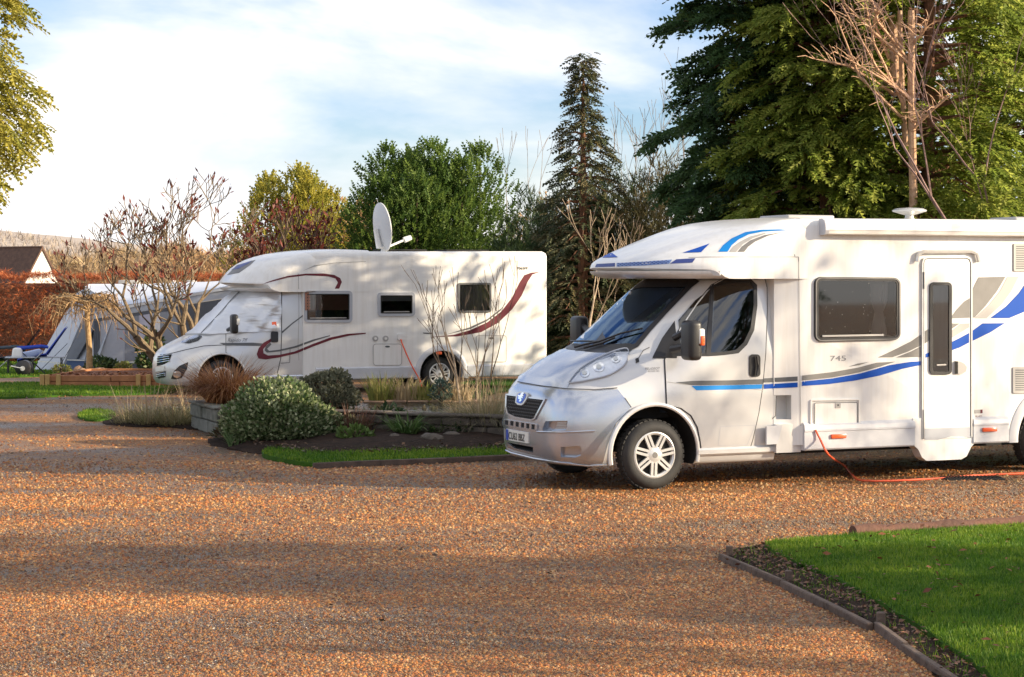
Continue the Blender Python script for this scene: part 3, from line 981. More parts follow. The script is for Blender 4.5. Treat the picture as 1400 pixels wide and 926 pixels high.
    van.line('door_hinge', [(1261, 372), (1261, 395)], 2, M['dark_stripe'], hdoor, off=.022, r3=.010)
    van.line('door_hinge', [(1261, 560), (1261, 604)], 2, M['pale_stripe'], hdoor, off=.022, r3=.010)
    for p in ([(620, 360), (640, 332), (665, 306), (682, 296), (682, 358)], ):
        van.drape('grey_stripe', c2(*p), dk, hdoor, off=.0185, step=5)
    van.drape('grey_stripe', c2((621, 376), (650, 376), (621, 396)), dk, hdoor, off=.0185, step=5)
    van.drape('grey_stripe', c2((621, 402), (652, 377), (680, 376), (680, 388), (650, 406), (621, 424)), M['pale_stripe'], hdoor, off=.0185, step=5)
    van.drape('blue_stripe', c2((542, 472), (553, 468), (553, 481), (542, 485)), M['blue'], hdoor, off=.0185, step=4)
    van.drape('blue_stripe', c2((620, 437), (650, 422), (680, 406), (680, 436), (650, 452), (620, 463)), M['blue'], hdoor, off=.0185, step=5)
    van.drape('grey_stripe', c2((540, 400), (552, 394), (552, 430), (540, 440)), dk, hdoor, off=.0185, step=4)
    van.drape('grey_stripe', c2((692, 358), (692, 270), (712, 230), (798, 228), (770, 275), (735, 320), (700, 357)), dk, root, off=.004, step=6)
    van.drape('grey_stripe', c2((700, 359), (745, 318), (780, 274), (804, 228), (840, 227), (815, 275), (785, 316), (738, 359)), M['pale_stripe'], root, off=.004, step=6)
    van.drape('blue_stripe', c2((750, 359), (800, 322), (840, 280), (870, 236), (890, 236), (890, 318), (860, 338), (810, 359)), M['blue'], root, off=.004, step=6)
    van.drape('blue_stripe', c2((692, 400), (725, 376), (796, 375), (750, 404), (692, 432)), M['blue'], root, off=.004, step=6)
    van.line('rain_gutter', [(1251, 358), (1253, 348), (1260, 344.5), (1325, 344), (1333, 347), (1336, 358)], 2, M['alloy'], root, off=.03, r3=.022)
    van.text('model_number', '745', 1134, 493.5, 10, M['text'], root, ux=(1, -0.012), sx=1.55, off=.004)
    # service hatch
    hp = rect(1108, 547, 1174, 588, 2, -0.012)
    hh = van.ring('service_hatch', hp, 2.0, M['white'], root, off=.018, thick=.02)
    van.drape('hatch_lid', rect(1113, 551, 1171, 584, 1.5, -0.012), M['white'], hh, off=.012, thick=.012)
    van.ring('hatch_seam', rect(1113, 551, 1171, 584, 1.5, -0.012), .8, M['seam'], hh, off=.0135)
    van.drape('hatch_lock', [(1141, 551.5), (1148, 551.4), (1148, 558), (1141, 558)], M['pale_stripe'], hh, off=.018, thick=.008, step=3)
    van.drape('keyhole', [(1143.5, 553), (1145.5, 553), (1145.5, 555), (1143.5, 555)], M['seam'], hh, off=.020, step=2)
    # fridge vents
    for (x0, y0, x1, y1) in ((1385, 333, 1432, 371), (1384, 502, 1431, 538)):
        vg = van.drape('vent_grille', rect(x0, y0, x1, y1, 2), M['pale_stripe'], root, off=.014, thick=.014)
        for k in range(int((y1 - y0 - 5) / 3)):
            yy = y0 + 3.5 + k * 3
            van.drape('vent_slat', [(x0 + 3, yy), (x1 - 3, yy), (x1 - 3, yy + 1.3), (x0 + 3, yy + 1.3)], M['dark_stripe'], vg, off=.016, step=20)
    # skirts
    prof = [(.004, .635), (-.028, .60), (-.034, .56), (-.034, .54), (-.026, .535), (-.030, .36), (-.02, .345), (.25, .345), (.25, .635)]
    def skirt(px0, px1):
        a, b = S(px0, 600)[0], S(px1, 600)[0]
        sk = MB().prism(prof, a, b, 'x').build('side_skirt', M['grey_skirt'], root)
        return sk
    skirt(1098, 1249); skirt(1329, 1377)
    x0_, x1_ = S(1249, 600)[0], S(1330, 600)[0]
    za = S(1250, 589)[1]
    dsp = [(x0_ - .015, .64), (x0_ - .02, .36), (x0_ + .05, .31), (x0_ + .10, .22), (x0_ + .16, .18), (x1_ - .16, .18), (x1_ - .09, .21), (x1_ - .03, .31), (x1_ + .03, .36), (x1_ + .02, .64)]
    MB().prism(dsp, -.014, .12, 'y').build('door_surround', M['white'], root)
    a = S(957, 620, .09)[0]; b = S(1098, 600)[0]
    MB().prism([(.10, .40), (.085, .38), (.085, .34), (.10, .325), (.3, .325), (.3, .40)], a - .02, 1.40, 'x').build('cab_sill', M['pale_silver'], root)
    MB().prism([(1.39, .62), (1.39, .325), (b, .325), (b, .62)], .045, .2, 'y').build('cab_step', M['pale_silver'], root)
    MB().prism([van.side(*p, .035) for p in c2((42, 702), (92, 698), (76, 758), (42, 760))], .034, .06, 'y').build('moulding_panel', M['grey_skirt'], root)
    for px0, px1, py in ((1136, 1156, 596.5), (1343, 1362, 587.5)):
        q0, q1 = S(px0, py, -.03), S(px1, py, -.03)
        mk = MB(); mk.add(*rbox(((q0[0] + q1[0]) / 2, -.038, (q0[1] + q1[1]) / 2), (q1[0] - q0[0], .03, .045), .008, 2)); mk.build('side_marker', M['orange_lens'], root, smooth=True)
    van.drape('sticker', [(1332, 560.5), (1343, 560), (1343, 565), (1332, 565.5)], M['pale_stripe'], root, off=.003, step=3)
    van.drape('sticker', [(1340, 560.2), (1343, 560), (1343, 565), (1340, 565.2)], M['maroon'], root, off=.005, step=3)
    van.text('sticker_lettering', 'AL-KO', 1333, 570.6, 4, M['maroon'], root, off=.003, sx=.8)
    van.drape('sticker', rect(1336.5, 572, 1348.5, 577.5, 2.5), M['ink'], root, off=.003, step=3)
    # --- roof: awning cassette, aerial, roof lights
    x0, z0 = S(1128, 321, -.10)
    x1 = xe - .15
    zt, zb_ = S(1128, 300, -.10)[1], z0
    h = zt - zb_
    ap = [(.0, zt), (-.06, zt + .004), (-.105, zt - .02), (-.12, zt - h * .35), (-.125, zt - h * .7), (-.112, zb_ + .012), (-.09, zb_), (.0, zb_ + .004)]
    aw = MB().prism(ap, x0 + .03, x1, 'x').build('awning_cassette', M['white'], root)
    MB().prism([(-.128, zb_ + h * .30), (-.128, zb_ + h * .34), (-.10, zb_ + h * .34), (-.10, zb_ + h * .30)], x0 + .04, x1, 'x').build('cassette_groove', M['pale_stripe'], aw)
    cen = (-.06, (zt + zb_) / 2)
    MB().prism([(cen[0] + (y - cen[0]) * 1.06, cen[1] + (z - cen[1]) * 1.06) for y, z in ap], x0 - .01, x0 + .035, 'x').build('end_cap', M['grey_skirt'], aw)
    an = MB().lathe([(.0, 2.77), (.075, 2.775), (.05, 2.80), (.045, 2.83), (.10, 2.845), (.185, 2.87), (.19, 2.885), (.15, 2.905), (.0, 2.915)], (3.56, .8, 0), 'z', 28)
    an.build('roof_aerial', M['alloy'], root, smooth=True)
    rl = MB(); rl.add(*rbox((2.35, 1.2, 2.79), (.6, .6, .06), .02)); rl.build('roof_light', M['pale_stripe'], root, smooth=True)
    rl = MB(); rl.add(*rbox((5.3, 1.1, 2.80), (.5, .5, .07), .03)); rl.build('roof_light', M['pale_stripe'], root, smooth=True)
    return van

def make_back_motorhome():
    yaw = R(24.0)
    root = empty('motorhome', (-5.36, 36.72, zg(-5, 37) - .03), yaw,
                 'white motorhome with maroon stripes, silver windscreen cover and a satellite dish, behind the pond', 'motorhome')
    van = Van(root)
    Wd, yc = 2.26, 1.13
    st = [(-.74, .18, .18, .93, 4), (-.90, .20, .20, .98, 4.0), (-.955, .28, .27, 1.01, 4), (-.975, .42, .40, 1.02, 4), (-.972, .56, .55, 1.02, 4),
          (-.955, .68, .67, 1.02, 3.8), (-.925, .76, .75, 1.02, 3.6), (-.885, .82, .80, 1.02, 3.4), (-.82, .88, .86, 1.02, 3.2),
          (-.64, .98, .96, 1.02, 3.0), (-.44, 1.07, 1.05, 1.02, 3.0), (-.27, 1.15, 1.13, 1.015, 3.0), (.0, 1.42, 1.40, 1.0, 2.9),
          (.26, 1.66, 1.64, .98, 2.9), (.48, 1.83, 1.80, .96, 3.0), (.64, 1.95, 1.92, .945, 3.0), (.9, 2.0, 1.98, .94, 3.0)]
    fine = []
    for i in range(len(st) - 1):
        for k in range(2):
            t = k / 2
            fine.append(tuple(a + (b - a) * t for a, b in zip(st[i], st[i + 1])))
    fine.append(st[-1])
    cab = cab_shell(fine, 1.62, yc, 49).build('cab_body', M['pale_silver'], root)
    xe = van.side(749, 430)[0]
    zr = van.side(600, 345)[1]
    body = body_shell([(1.58, .08, .30, zr - .06, .12), (1.70, .05, .30, zr - .03, .12), (1.82, .0, .30, zr, .10), (xe - .10, .0, .30, zr + .03, .09),
                       (xe - .02, .02, .32, zr, .10), (xe, .06, .36, zr - .06, .12)], Wd).build('coach_body', M['white'], root)
    nose = nose_shell(2.9, 0.36, 0.95, 1.93, [(0, zr + .03), (.15, zr + .04), (.3, zr + .035), (.45, zr + .01), (.56, zr - .02), (.66, zr - .06), (.74, zr - .11), (.81, zr - .17), (.87, zr - .245), (.92, zr - .33), (.955, zr - .415), (.98, zr - .49), (1, zr - .555)],
                      Wd, p=3.0, r0=.16, r1=.2).build('overcab_pod', M['white'], root, smooth=R(35))
    van.skin(cab.data, body.data, nose.data)
    xrw = van.side(601, 510, .1)[0]
    zc = .32
    cut(cab, [tmp(MB().lathe([(.46, -.2), (.46, .42)], (0, 0, zc), 'y', 40)), tmp(MB().lathe([(.46, 1.84), (.46, 2.6)], (0, 0, zc), 'y', 40))])
    w1 = c3((722, 468), (918, 464), (922, 588), (726, 592)); w1 = rect(418, 400, 479, 439, 3, 0)
    w2 = rect(518, 402, 565, 430.5, 3); w3 = rect(627, 388, 670, 426, 2)
    def prism_y(poly, y0, y1):
        q = [van.hit(*p) for p in poly]
        return tmp(MB().prism([(h_[0].x, h_[0].z) for h_ in q if h_], y0, y1, 'y'), m=M['dark'])
    cut(body, [tmp(MB().lathe([(.47, -.2), (.47, .5)], (xrw, 0, zc), 'y', 40)), tmp(MB().lathe([(.47, 1.7), (.47, 2.6)], (xrw, 0, zc), 'y', 40))] +
        [prism_y(grow(w, -1.5), -.2, .35) for w in (w1, w2, w3)])
    MB().box((xe / 2 + .3, yc, .34), (xe - .6, 1.75, .2)).build('chassis', M['under'], root)
    for x in (0.0, xrw):
        wheel(root, x, .10, zc, .33, .215, 8)
        wheel(root, x, Wd - .10, zc, .33, .215, 8, far=True)
    arch_trim(root, 0, zc, .455, .10, M['pale_silver'], .03, .25, pr=.005)
    arch_trim(root, xrw, zc, .465, .0, M['grey_skirt'], .10, .25)
    van.only = van.cab
    # cab front
    van.drape('grille', c3((50, 795), (54, 752), (116, 744), (103, 775), (75, 790)), M['under'], root, off=.012, thick=.01, step=3)
    for k in range(3):
        van.line('grille_bar', c3((54, 762 + k * 10), (106, 755 + k * 9)), 1.0, M['chrome'], root, off=.02, r3=.012)
    van.drape('number_plate', c3((44, 802), (84, 795), (84, 815), (44, 822)), M['plate'], root, off=.012, thick=.01, step=3)
    van.drape('lower_grille', c3((48, 830), (88, 818), (86, 845), (58, 852)), M['under'], root, off=.012, thick=.01, step=3)
    for k in range(2):
        van.line('grille_bar', c3((50, 836 + k * 8), (87, 828 + k * 8)), 1.0, M['silver'], root, off=.02, r3=.012)
    fl = van.drape('fog_lamp_housing', c3((113, 853), (125, 820), (150, 795), (190, 778), (184, 810), (160, 850), (130, 856)), M['black'], root, off=.008, step=3)
    van.drape('fog_lamp', [(240 + 5.5 * math.cos(2 * PI * k / 12) + 3, 512 + 4.5 * math.sin(2 * PI * k / 12)) for k in range(12)], M['chrome'], fl, off=.03, thick=.02, step=2)
    van.line('bonnet_seam', c3((62, 745), (100, 742), (180, 722), (260, 705), (360, 700)), .8, M['seam'], root, off=.004)
    hl = c3((158, 690), (190, 668), (235, 656), (253, 664), (235, 682), (195, 694))
    lamp = van.drape('headlight', hl, M['chrome'], root, off=.008, step=3)
    van.drape('headlight_lens', hl, M['lamp_glass'], lamp, off=.02, thick=.01, step=3)
    # silver thermal cover over windscreen and cab windows
    cov = mat('silver_foil_cover', (0.70, 0.72, 0.75), 0.36, 0.45, var=0.05, vscale=3)
    n_, l_ = cov.node_tree.nodes, cov.node_tree.links
    tc = n_.new('ShaderNodeTexCoord'); mp = n_.new('ShaderNodeMapping'); mp.inputs['Rotation'].default_value = (0, R(35), 0); mp.inputs['Scale'].default_value = (.8, .8, 3.6)
    nz = n_.new('ShaderNodeTexNoise'); nz.inputs['Scale'].default_value = 2.2; nz.inputs['Detail'].default_value = 3; nz.inputs['Distortion'].default_value = 0.8
    bpn = n_.new('ShaderNodeBump'); bpn.inputs['Strength'].default_value = 0.35; bpn.inputs['Distance'].default_value = 0.07
    l_.new(tc.outputs['Object'], mp.inputs[0]); l_.new(mp.outputs[0], nz.inputs['Vector']); l_.new(nz.outputs[0], bpn.inputs['Height'])
    l_.new(bpn.outputs[0], n_['Principled BSDF'].inputs['Normal'])
    cp = c3((128, 648), (180, 605), (250, 545), (320, 485), (345, 462), (435, 455), (520, 452), (608, 452), (610, 540), (606, 636), (540, 640), (440, 645), (360, 650), (300, 656), (215, 655), (160, 656))
    cv = van.drape('windscreen_cover', cp, cov, root, off=.03, thick=.03, step=3)
    rr_ = random.Random(3)
    for v in cv.data.vertices:
        if abs(v.co.y - 0) < 3:
            v.co += Vector((0, -1, 0.3)) * 0.014 * math.sin(v.co.x * 9 + v.co.z * 14) + Vector((0, -1, 0)) * .008 * math.sin(v.co.x * 23 - v.co.z * 17)
    van.line('cover_seam', c3((435, 457), (400, 490), (330, 570), (250, 655)), .8, M['seam'], cv, off=.038)
    # cab door
    van.line('door_seam', c3((360, 650), (360, 735), (385, 748)), .8, M['seam'], root, off=.004)
    van.line('door_seam', c3((612, 455), (612, 640), (608, 760), (592, 830)), 1.0, M['seam'], root, off=.004)
    van.drape('waist_strip', c3((330, 692), (480, 690), (530, 694), (520, 705), (360, 703)), M['dark_stripe'], root, off=.008)
    van.text('model_lettering', 'Rapido 7ff', *c3((366, 687))[0], 7.0, M['text'], root, ux=(1, -0.01), sx=.92, shear=.3, off=.006)
    van.drape('door_handle', rect(*c3((563, 640))[0], *c3((595, 688))[0], 2), M['black'], root, off=.03, thick=.03, step=3)
    van.drape('side_repeater', c3((566, 597), (586, 596), (586, 616), (566, 618)), M['orange_lens'], root, off=.045, thick=.02, step=3)
    def mirror(px, py, y, s):
        x, z = van.side(px, py, y)
        mb = MB(); mb.add(*rbox((x, y, z), (.13, .20, .36), .05, 4)); mo = mb.build('wing_mirror', M['black'], root, smooth=True)
        a = MB(); a.tube([(x, y + s * .08, z - .06), (x - .03, y + s * .32, z - .12)], .035, 8); a.build('mirror_arm', M['black'], mo, smooth=True)
        b = MB(); b.add(*rbox((x + .05, y - s * .08, z + .04), (.06, .05, .12), .015)); b.build('mirror_lamp', M['plate'], mo, smooth=True)
    mirror(320, 443, -.16, 1)
    van.only = None
    # stripes
    mr, dk = M['maroon'], M['dark_stripe']
    D = lambda n, p, m, o=.004: van.drape(n, p, m, root, off=o, step=3)
    D('maroon_stripe', c4((368, 655), (480, 645), (560, 622), (640, 585), (705, 535), (755, 470), (790, 400), (812, 365), (845, 353), (885, 350), (850, 362), (828, 395), (800, 460), (755, 525), (690, 588), (610, 632), (500, 652)), mr)
    D('dark_stripe', c4((440, 645), (560, 608), (640, 570), (705, 520), (745, 470), (700, 532), (635, 582), (555, 618)), dk)
    D('dark_stripe', c4((335, 634), (380, 636), (380, 641), (340, 639)), dk)
    D('maroon_stripe', c3((563, 672), (530, 690), (508, 715), (499, 742), (507, 762), (540, 766), (600, 757), (680, 738), (760, 705), (840, 676), (920, 658), (992, 650), (992, 645), (910, 650), (830, 667), (750, 697), (670, 730), (600, 745), (550, 748), (530, 738), (528, 720), (545, 700), (568, 682)), mr, .008)
    D('dark_stripe', c3((560, 690), (540, 705), (534, 725), (545, 735), (600, 730), (680, 712), (760, 682), (830, 660), (830, 656), (750, 677), (670, 706), (600, 722), (555, 727), (546, 718), (565, 698)), dk, .008)
    D('dark_stripe', c3((520, 427), (570, 408), (640, 388), (720, 378), (800, 377), (850, 384), (876, 398), (884, 415), (872, 446), (852, 446), (866, 418), (855, 400), (820, 390), (720, 386), (640, 396), (570, 414)), mr)
    D('dark_stripe', c3((706, 366), (760, 340), (850, 328), (992, 322), (992, 324), (850, 331), (765, 344)), M['pale_stripe'])
    D('dark_stripe', c3((612, 640), (660, 600), (715, 560), (715, 566), (660, 607), (612, 650)), dk)
    van.line('body_seam', c3((688, 378), (690, 560), (686, 700), (690, 770)), .8, M['pale_stripe'], root, off=.003)
    van.line('flap_seam', c3((612, 720), (650, 716), (648, 780), (608, 783)), .7, M['seam'], root, off=.004)
    van.text('model_number', '7065FF', *c4((777, 339))[0], 4.9, M['ink'], root, ux=(1, -0.01), sx=1.05, off=.004, offset=.02)
    # pod front decal
    D('pod_decal', c3((365, 385), (410, 340), (495, 316), (470, 340), (420, 375)), M['grey_stripe'])
    D('pod_decal', c3((385, 362), (420, 338), (480, 320), (462, 333), (420, 355)), M['navy'], .007)
    # windows
    for w, fpx, cur in ((w1, 4.5, None), (w2, 4.0, None), (w3, 2.5, (0.0, 1.0))):
        fr = van.ring('window', w, fpx, M['grey_panel'] if cur is None else M['dark_stripe'], root, off=.024, thick=.024, step=4)
        van.drape('pane', grow(w, -1), M['glass_dark'], fr, off=.016)
        x0, z1 = van.side(w[5][0] if False else min(p[0] for p in w), min(p[1] for p in w)); x1, z0 = van.side(max(p[0] for p in w), max(p[1] for p in w))
        if cur is None:
            van.ring('pane_frame', grow(w, -2.5), 1.3, M['black'], fr, off=.03, thick=.01, step=4)
            van.line('catch_bar', [(min(p[0] for p in w) + 6, max(p[1] for p in w) - 4), (max(p[0] for p in w) - 6, max(p[1] for p in w) - 4.3)], 1.2, M['pale_stripe'], fr, off=.033)
            f_ = .62 if w is w1 else .35
            bl = MB()
            for k in range(12): bl.box(((x0 + x1) / 2, .035 + .006 * (k % 2), z1 - (z1 - z0) * f_ * (k + .5) / 12), (x1 - x0, .012, (z1 - z0) * f_ / 12 * 1.05))
            bl.build('added_blind', M['window_brown'] if w is w1 else M['grey_skirt'], fr)  # added blinds; the brown one stands in for a reddish reflection
        else:
            mb = MB(); n = 40; vs = []
            for k in range(n + 1):
                t = k / n
                for z in (z0, z1): vs.append((x0 + (x1 - x0) * t, .03 + .014 * math.sin(t * 55), z))
            mb.add(vs, [(2 * k, 2 * k + 1, 2 * k + 3, 2 * k + 2) for k in range(n)])
            mb.build('curtain', M['curtain'], fr, smooth=True)
    # hatches, fillers, socket
    for p in (rect(510, 470.5, 549, 499.5, 4), rect(651, 459, 692, 495, 3)):
        hh = van.drape('service_hatch', p, M['white'], root, off=.008, thick=.008)
        van.ring('hatch_seam', p, .9, M['pale_stripe'], hh, off=.010, step=4)
        c = (sum(a for a, b in p) / len(p), min(b for a, b in p) + 3.5)
        van.drape('hatch_lock', [(c[0] + 3.4 * math.cos(2 * PI * k / 10), c[1] + 1.4 * math.sin(2 * PI * k / 10)) for k in range(10)], M['dark_stripe'], hh, off=.014, thick=.006, step=2)
    for cx_ in (513, 527):
        fc = van.drape('filler_cap', [(cx_ + 4 * math.cos(2 * PI * k / 14), 463 + 4 * math.sin(2 * PI * k / 14)) for k in range(14)], M['pale_stripe'], root, off=.014, thick=.012, step=2)
        van.drape('cap_knob', [(cx_ + 1.8 * math.cos(2 * PI * k / 10), 463 + 1.8 * math.sin(2 * PI * k / 10)) for k in range(10)], M['white'], fc, off=.026, thick=.012, step=2)
    van.drape('power_socket', rect(543, 457, 551, 465, 1), M['white'], root, off=.05, thick=.045, step=3)
    # skirt
    prof = [(.004, .50), (-.022, .47), (-.024, .28), (-.01, .26), (.25, .26), (.25, .50)]
    for a, b in ((1.80, xrw - .54), (xrw + .54, xe - .05)):
        MB().prism(prof, a, b, 'x').build('side_skirt', M['grey_skirt'], root)
    MB().prism([(.10, .36), (.085, .34), (.085, .24), (.10, .22), (.3, .22), (.3, .36)], .44, 1.80, 'x').build('cab_sill', M['silver'], root)
    q = van.side(600, 483, -.03)
    mk = MB(); mk.add(*rbox((q[0], -.04, q[1]), (.11, .04, .06), .01, 2)); mk.build('side_marker', M['orange_lens'], root, smooth=True)
    # roof rail and roof lights, satellite dish
    for a, b in ((540, 598), (625, 684)):
        rl = MB(); xa, xb = van.side(a, 345)[0], van.side(b, 345)[0]
        rl.add(*rbox(((xa + xb) / 2, .9, zr + .045), (xb - xa, .7, .03), .01)); rl.build('roof_light', M['under'], root, smooth=True)
    cz = van.Mi @ at(521, 311, 38.6)
    base = Vector((cz.x + .06, cz.y + .02, zr))
    fwd = (van.Mi.to_3x3() @ Vector((0.84, 0.52, 0.13))).normalized()
    rgt = fwd.cross(Vector((0, 0, 1))).normalized(); up = rgt.cross(fwd)
    mb = MB(); vs = []; NR, NT = 6, 30
    for sgn, off in ((1, 0), (1, -.02)):
        for i in range(NR + 1):
            r_ = i / NR
            for k in range(NT):
                a = 2 * PI * k / NT
                vs.append(cz + rgt * (.36 * r_ * math.cos(a)) + up * (.48 * r_ * math.sin(a)) + fwd * (.09 * r_ * r_ + off - .05))
    fs = []
    for L in range(2):
        b = L * (NR + 1) * NT
        for i in range(NR):
            for k in range(NT):
                fs.append((b + i * NT + k, b + i * NT + (k + 1) % NT, b + (i + 1) * NT + (k + 1) % NT, b + (i + 1) * NT + k))
    for k in range(NT):
        b1, b2 = NR * NT, (2 * NR + 1) * NT
        fs.append((b1 + k, b1 + (k + 1) % NT, b2 + (k + 1) % NT, b2 + k))
    mb.add(vs, fs)
    dish = mb.build('satellite_dish', mat('pale_grey_dish', (0.60, 0.62, 0.64), 0.45, 0.0, var=.05), root, smooth=R(40))
    m2 = MB()
    m2.tube([base, base + Vector((0, 0, .10)), cz - up * .38 - fwd * .10, cz - up * .02 - fwd * .12], [.07, .05, .055, .05], 10)
    m2.build('dish_mast', M['white'], dish, smooth=True)
    m3 = MB()
    lnb = van.Mi @ at(556, 327, 38.9)
    m3.tube([cz - up * .42, lnb], .022, 8)
    m3.build('dish_arm', M['white'], dish, smooth=True)
    m4 = MB(); m4.tube([lnb - Vector((.05, 0, .02)), lnb + Vector((.09, 0, .03))], [.06, .05], 10); m4.build('dish_receiver', M['white'], dish, smooth=True)
    return van

VAN1 = make_front_motorhome()
VAN2 = make_back_motorhome()
# ------------------------------------------------------------------ plant and ground helpers
def np_mesh(name, verts, faces, m, parent=None, smooth=False):
    """verts (n,3) and faces (k,3|4) arrays -> object"""
    me = bpy.data.meshes.new(name)
    verts = np.asarray(verts, dtype=np.float32).reshape(-1, 3); faces = np.asarray(faces, dtype=np.int32)
    k = faces.shape[1]
    me.vertices.add(len(verts)); me.vertices.foreach_set('co', verts.ravel())
    me.loops.add(faces.size); me.loops.foreach_set('vertex_index', faces.ravel())
    me.polygons.add(len(faces)); me.polygons.foreach_set('loop_start', np.arange(0, faces.size, k, dtype=np.int32))
    if smooth: me.polygons.foreach_set('use_smooth', np.ones(len(faces), dtype=bool))
    me.update(calc_edges=True)
    me.materials.append(m)
    o = bpy.data.objects.new(name, me); COL.objects.link(o)
    if parent is not None: o.parent = parent
    return o

def unit(a):
    return a / np.maximum(1e-9, np.linalg.norm(a, axis=-1, keepdims=True))

def scatter(tv, tf, pos, X, Y, Z, sc):
    """Copies of a template at pos with axes X, Y, Z (n,3) and sizes sc (n,) -> verts, faces"""
    tv = np.asarray(tv, dtype=np.float32); tf = np.asarray(tf, dtype=np.int32)
    n = len(pos)
    sc = np.asarray(sc)[:, None, None]
    v = pos[:, None, :] + sc * (tv[None, :, 0:1] * X[:, None, :] + tv[None, :, 1:2] * Y[:, None, :] + tv[None, :, 2:3] * Z[:, None, :])
    f = tf[None] + (np.arange(n) * len(tv))[:, None, None]
    return v.reshape(-1, 3), f.reshape(-1, tf.shape[1])

def frames(d, rng, roll=0.6):
    """Axes for leaves pointing along d, flat side roughly up."""
    X = unit(d)
    up = np.tile(np.array([0, 0, 1.0]), (len(d), 1)) + rng.normal(0, roll, (len(d), 3))
    Y = unit(np.cross(up, X)); Z = np.cross(X, Y)
    return X, Y, Z

def frond_template(k=6, w=0.30):
    """A flat conifer spray: an axis with side leaflets, one connected piece."""
    v = []; f = []
    for i in range(k + 1):
        t = i / k
        v.append((t, 0, -0.16 * t * t))
    for i in range(k):
        t = (i + .5) / k
        l = w * (1 - 0.72 * t) * (1.0 if i else .7)
        for s in (-1, 1):
            v.append((t + l * .75, s * l, -0.16 * t * t - .10 * l))
            f.append((i, i + 1, len(v) - 1))
    v.append((1.12, 0, -.22)); v.append((.96, .03, -.15))
    f.append((k, len(v) - 1, len(v) - 2))
    return v, f
FROND = frond_template(4)
LEAF = ([(0, 0, 0), (.5, .26, .06), (1, 0, -.04), (.5, -.26, .06)], [(0, 1, 2), (0, 2, 3)])
ROUND = ([(0, 0, 0), (.35, .34, .05), (.9, .24, .0), (1, -.1, -.03), (.5, -.38, .05)], [(0, 1, 2), (0, 2, 3), (0, 3, 4)])
CONE = ([(0, .03, 0), (0, -.03, 0), (.45, .17, .05), (.45, -.17, -.05), (1, 0, 0)], [(0, 1, 3), (0, 3, 2), (2, 3, 4)])
TUFT = ([(0, -.04, 0), (0, .04, 0), (.8, .05, -.05), (.35, .38, .03), (.4, -.36, .02), (1.0, -.03, -.12)], [(0, 1, 5), (0, 1, 3), (0, 1, 4), (1, 2, 0)])

def bark(name, c, c2):
    return mat(name, c, 0.9, col2=c2, vscale=14, bump=0.5, bscale=40)
M['bark'] = bark('brown_bark', (0.16, 0.10, 0.065), (0.07, 0.05, 0.035))
M['bark_red'] = bark('red_brown_bark', (0.24, 0.11, 0.06), (0.10, 0.05, 0.03))
M['bark_pale'] = bark('pale_bark', (0.46, 0.36, 0.26), (0.25, 0.18, 0.12))
M['bark_grey'] = bark('grey_bark', (0.26, 0.22, 0.18), (0.12, 0.10, 0.08))
M['bark_tan'] = bark('tan_bark', (0.50, 0.33, 0.16), (0.28, 0.17, 0.08))
M['bark_sumac'] = bark('sumac_bark', (0.25, 0.18, 0.11), (0.10, 0.075, 0.045))

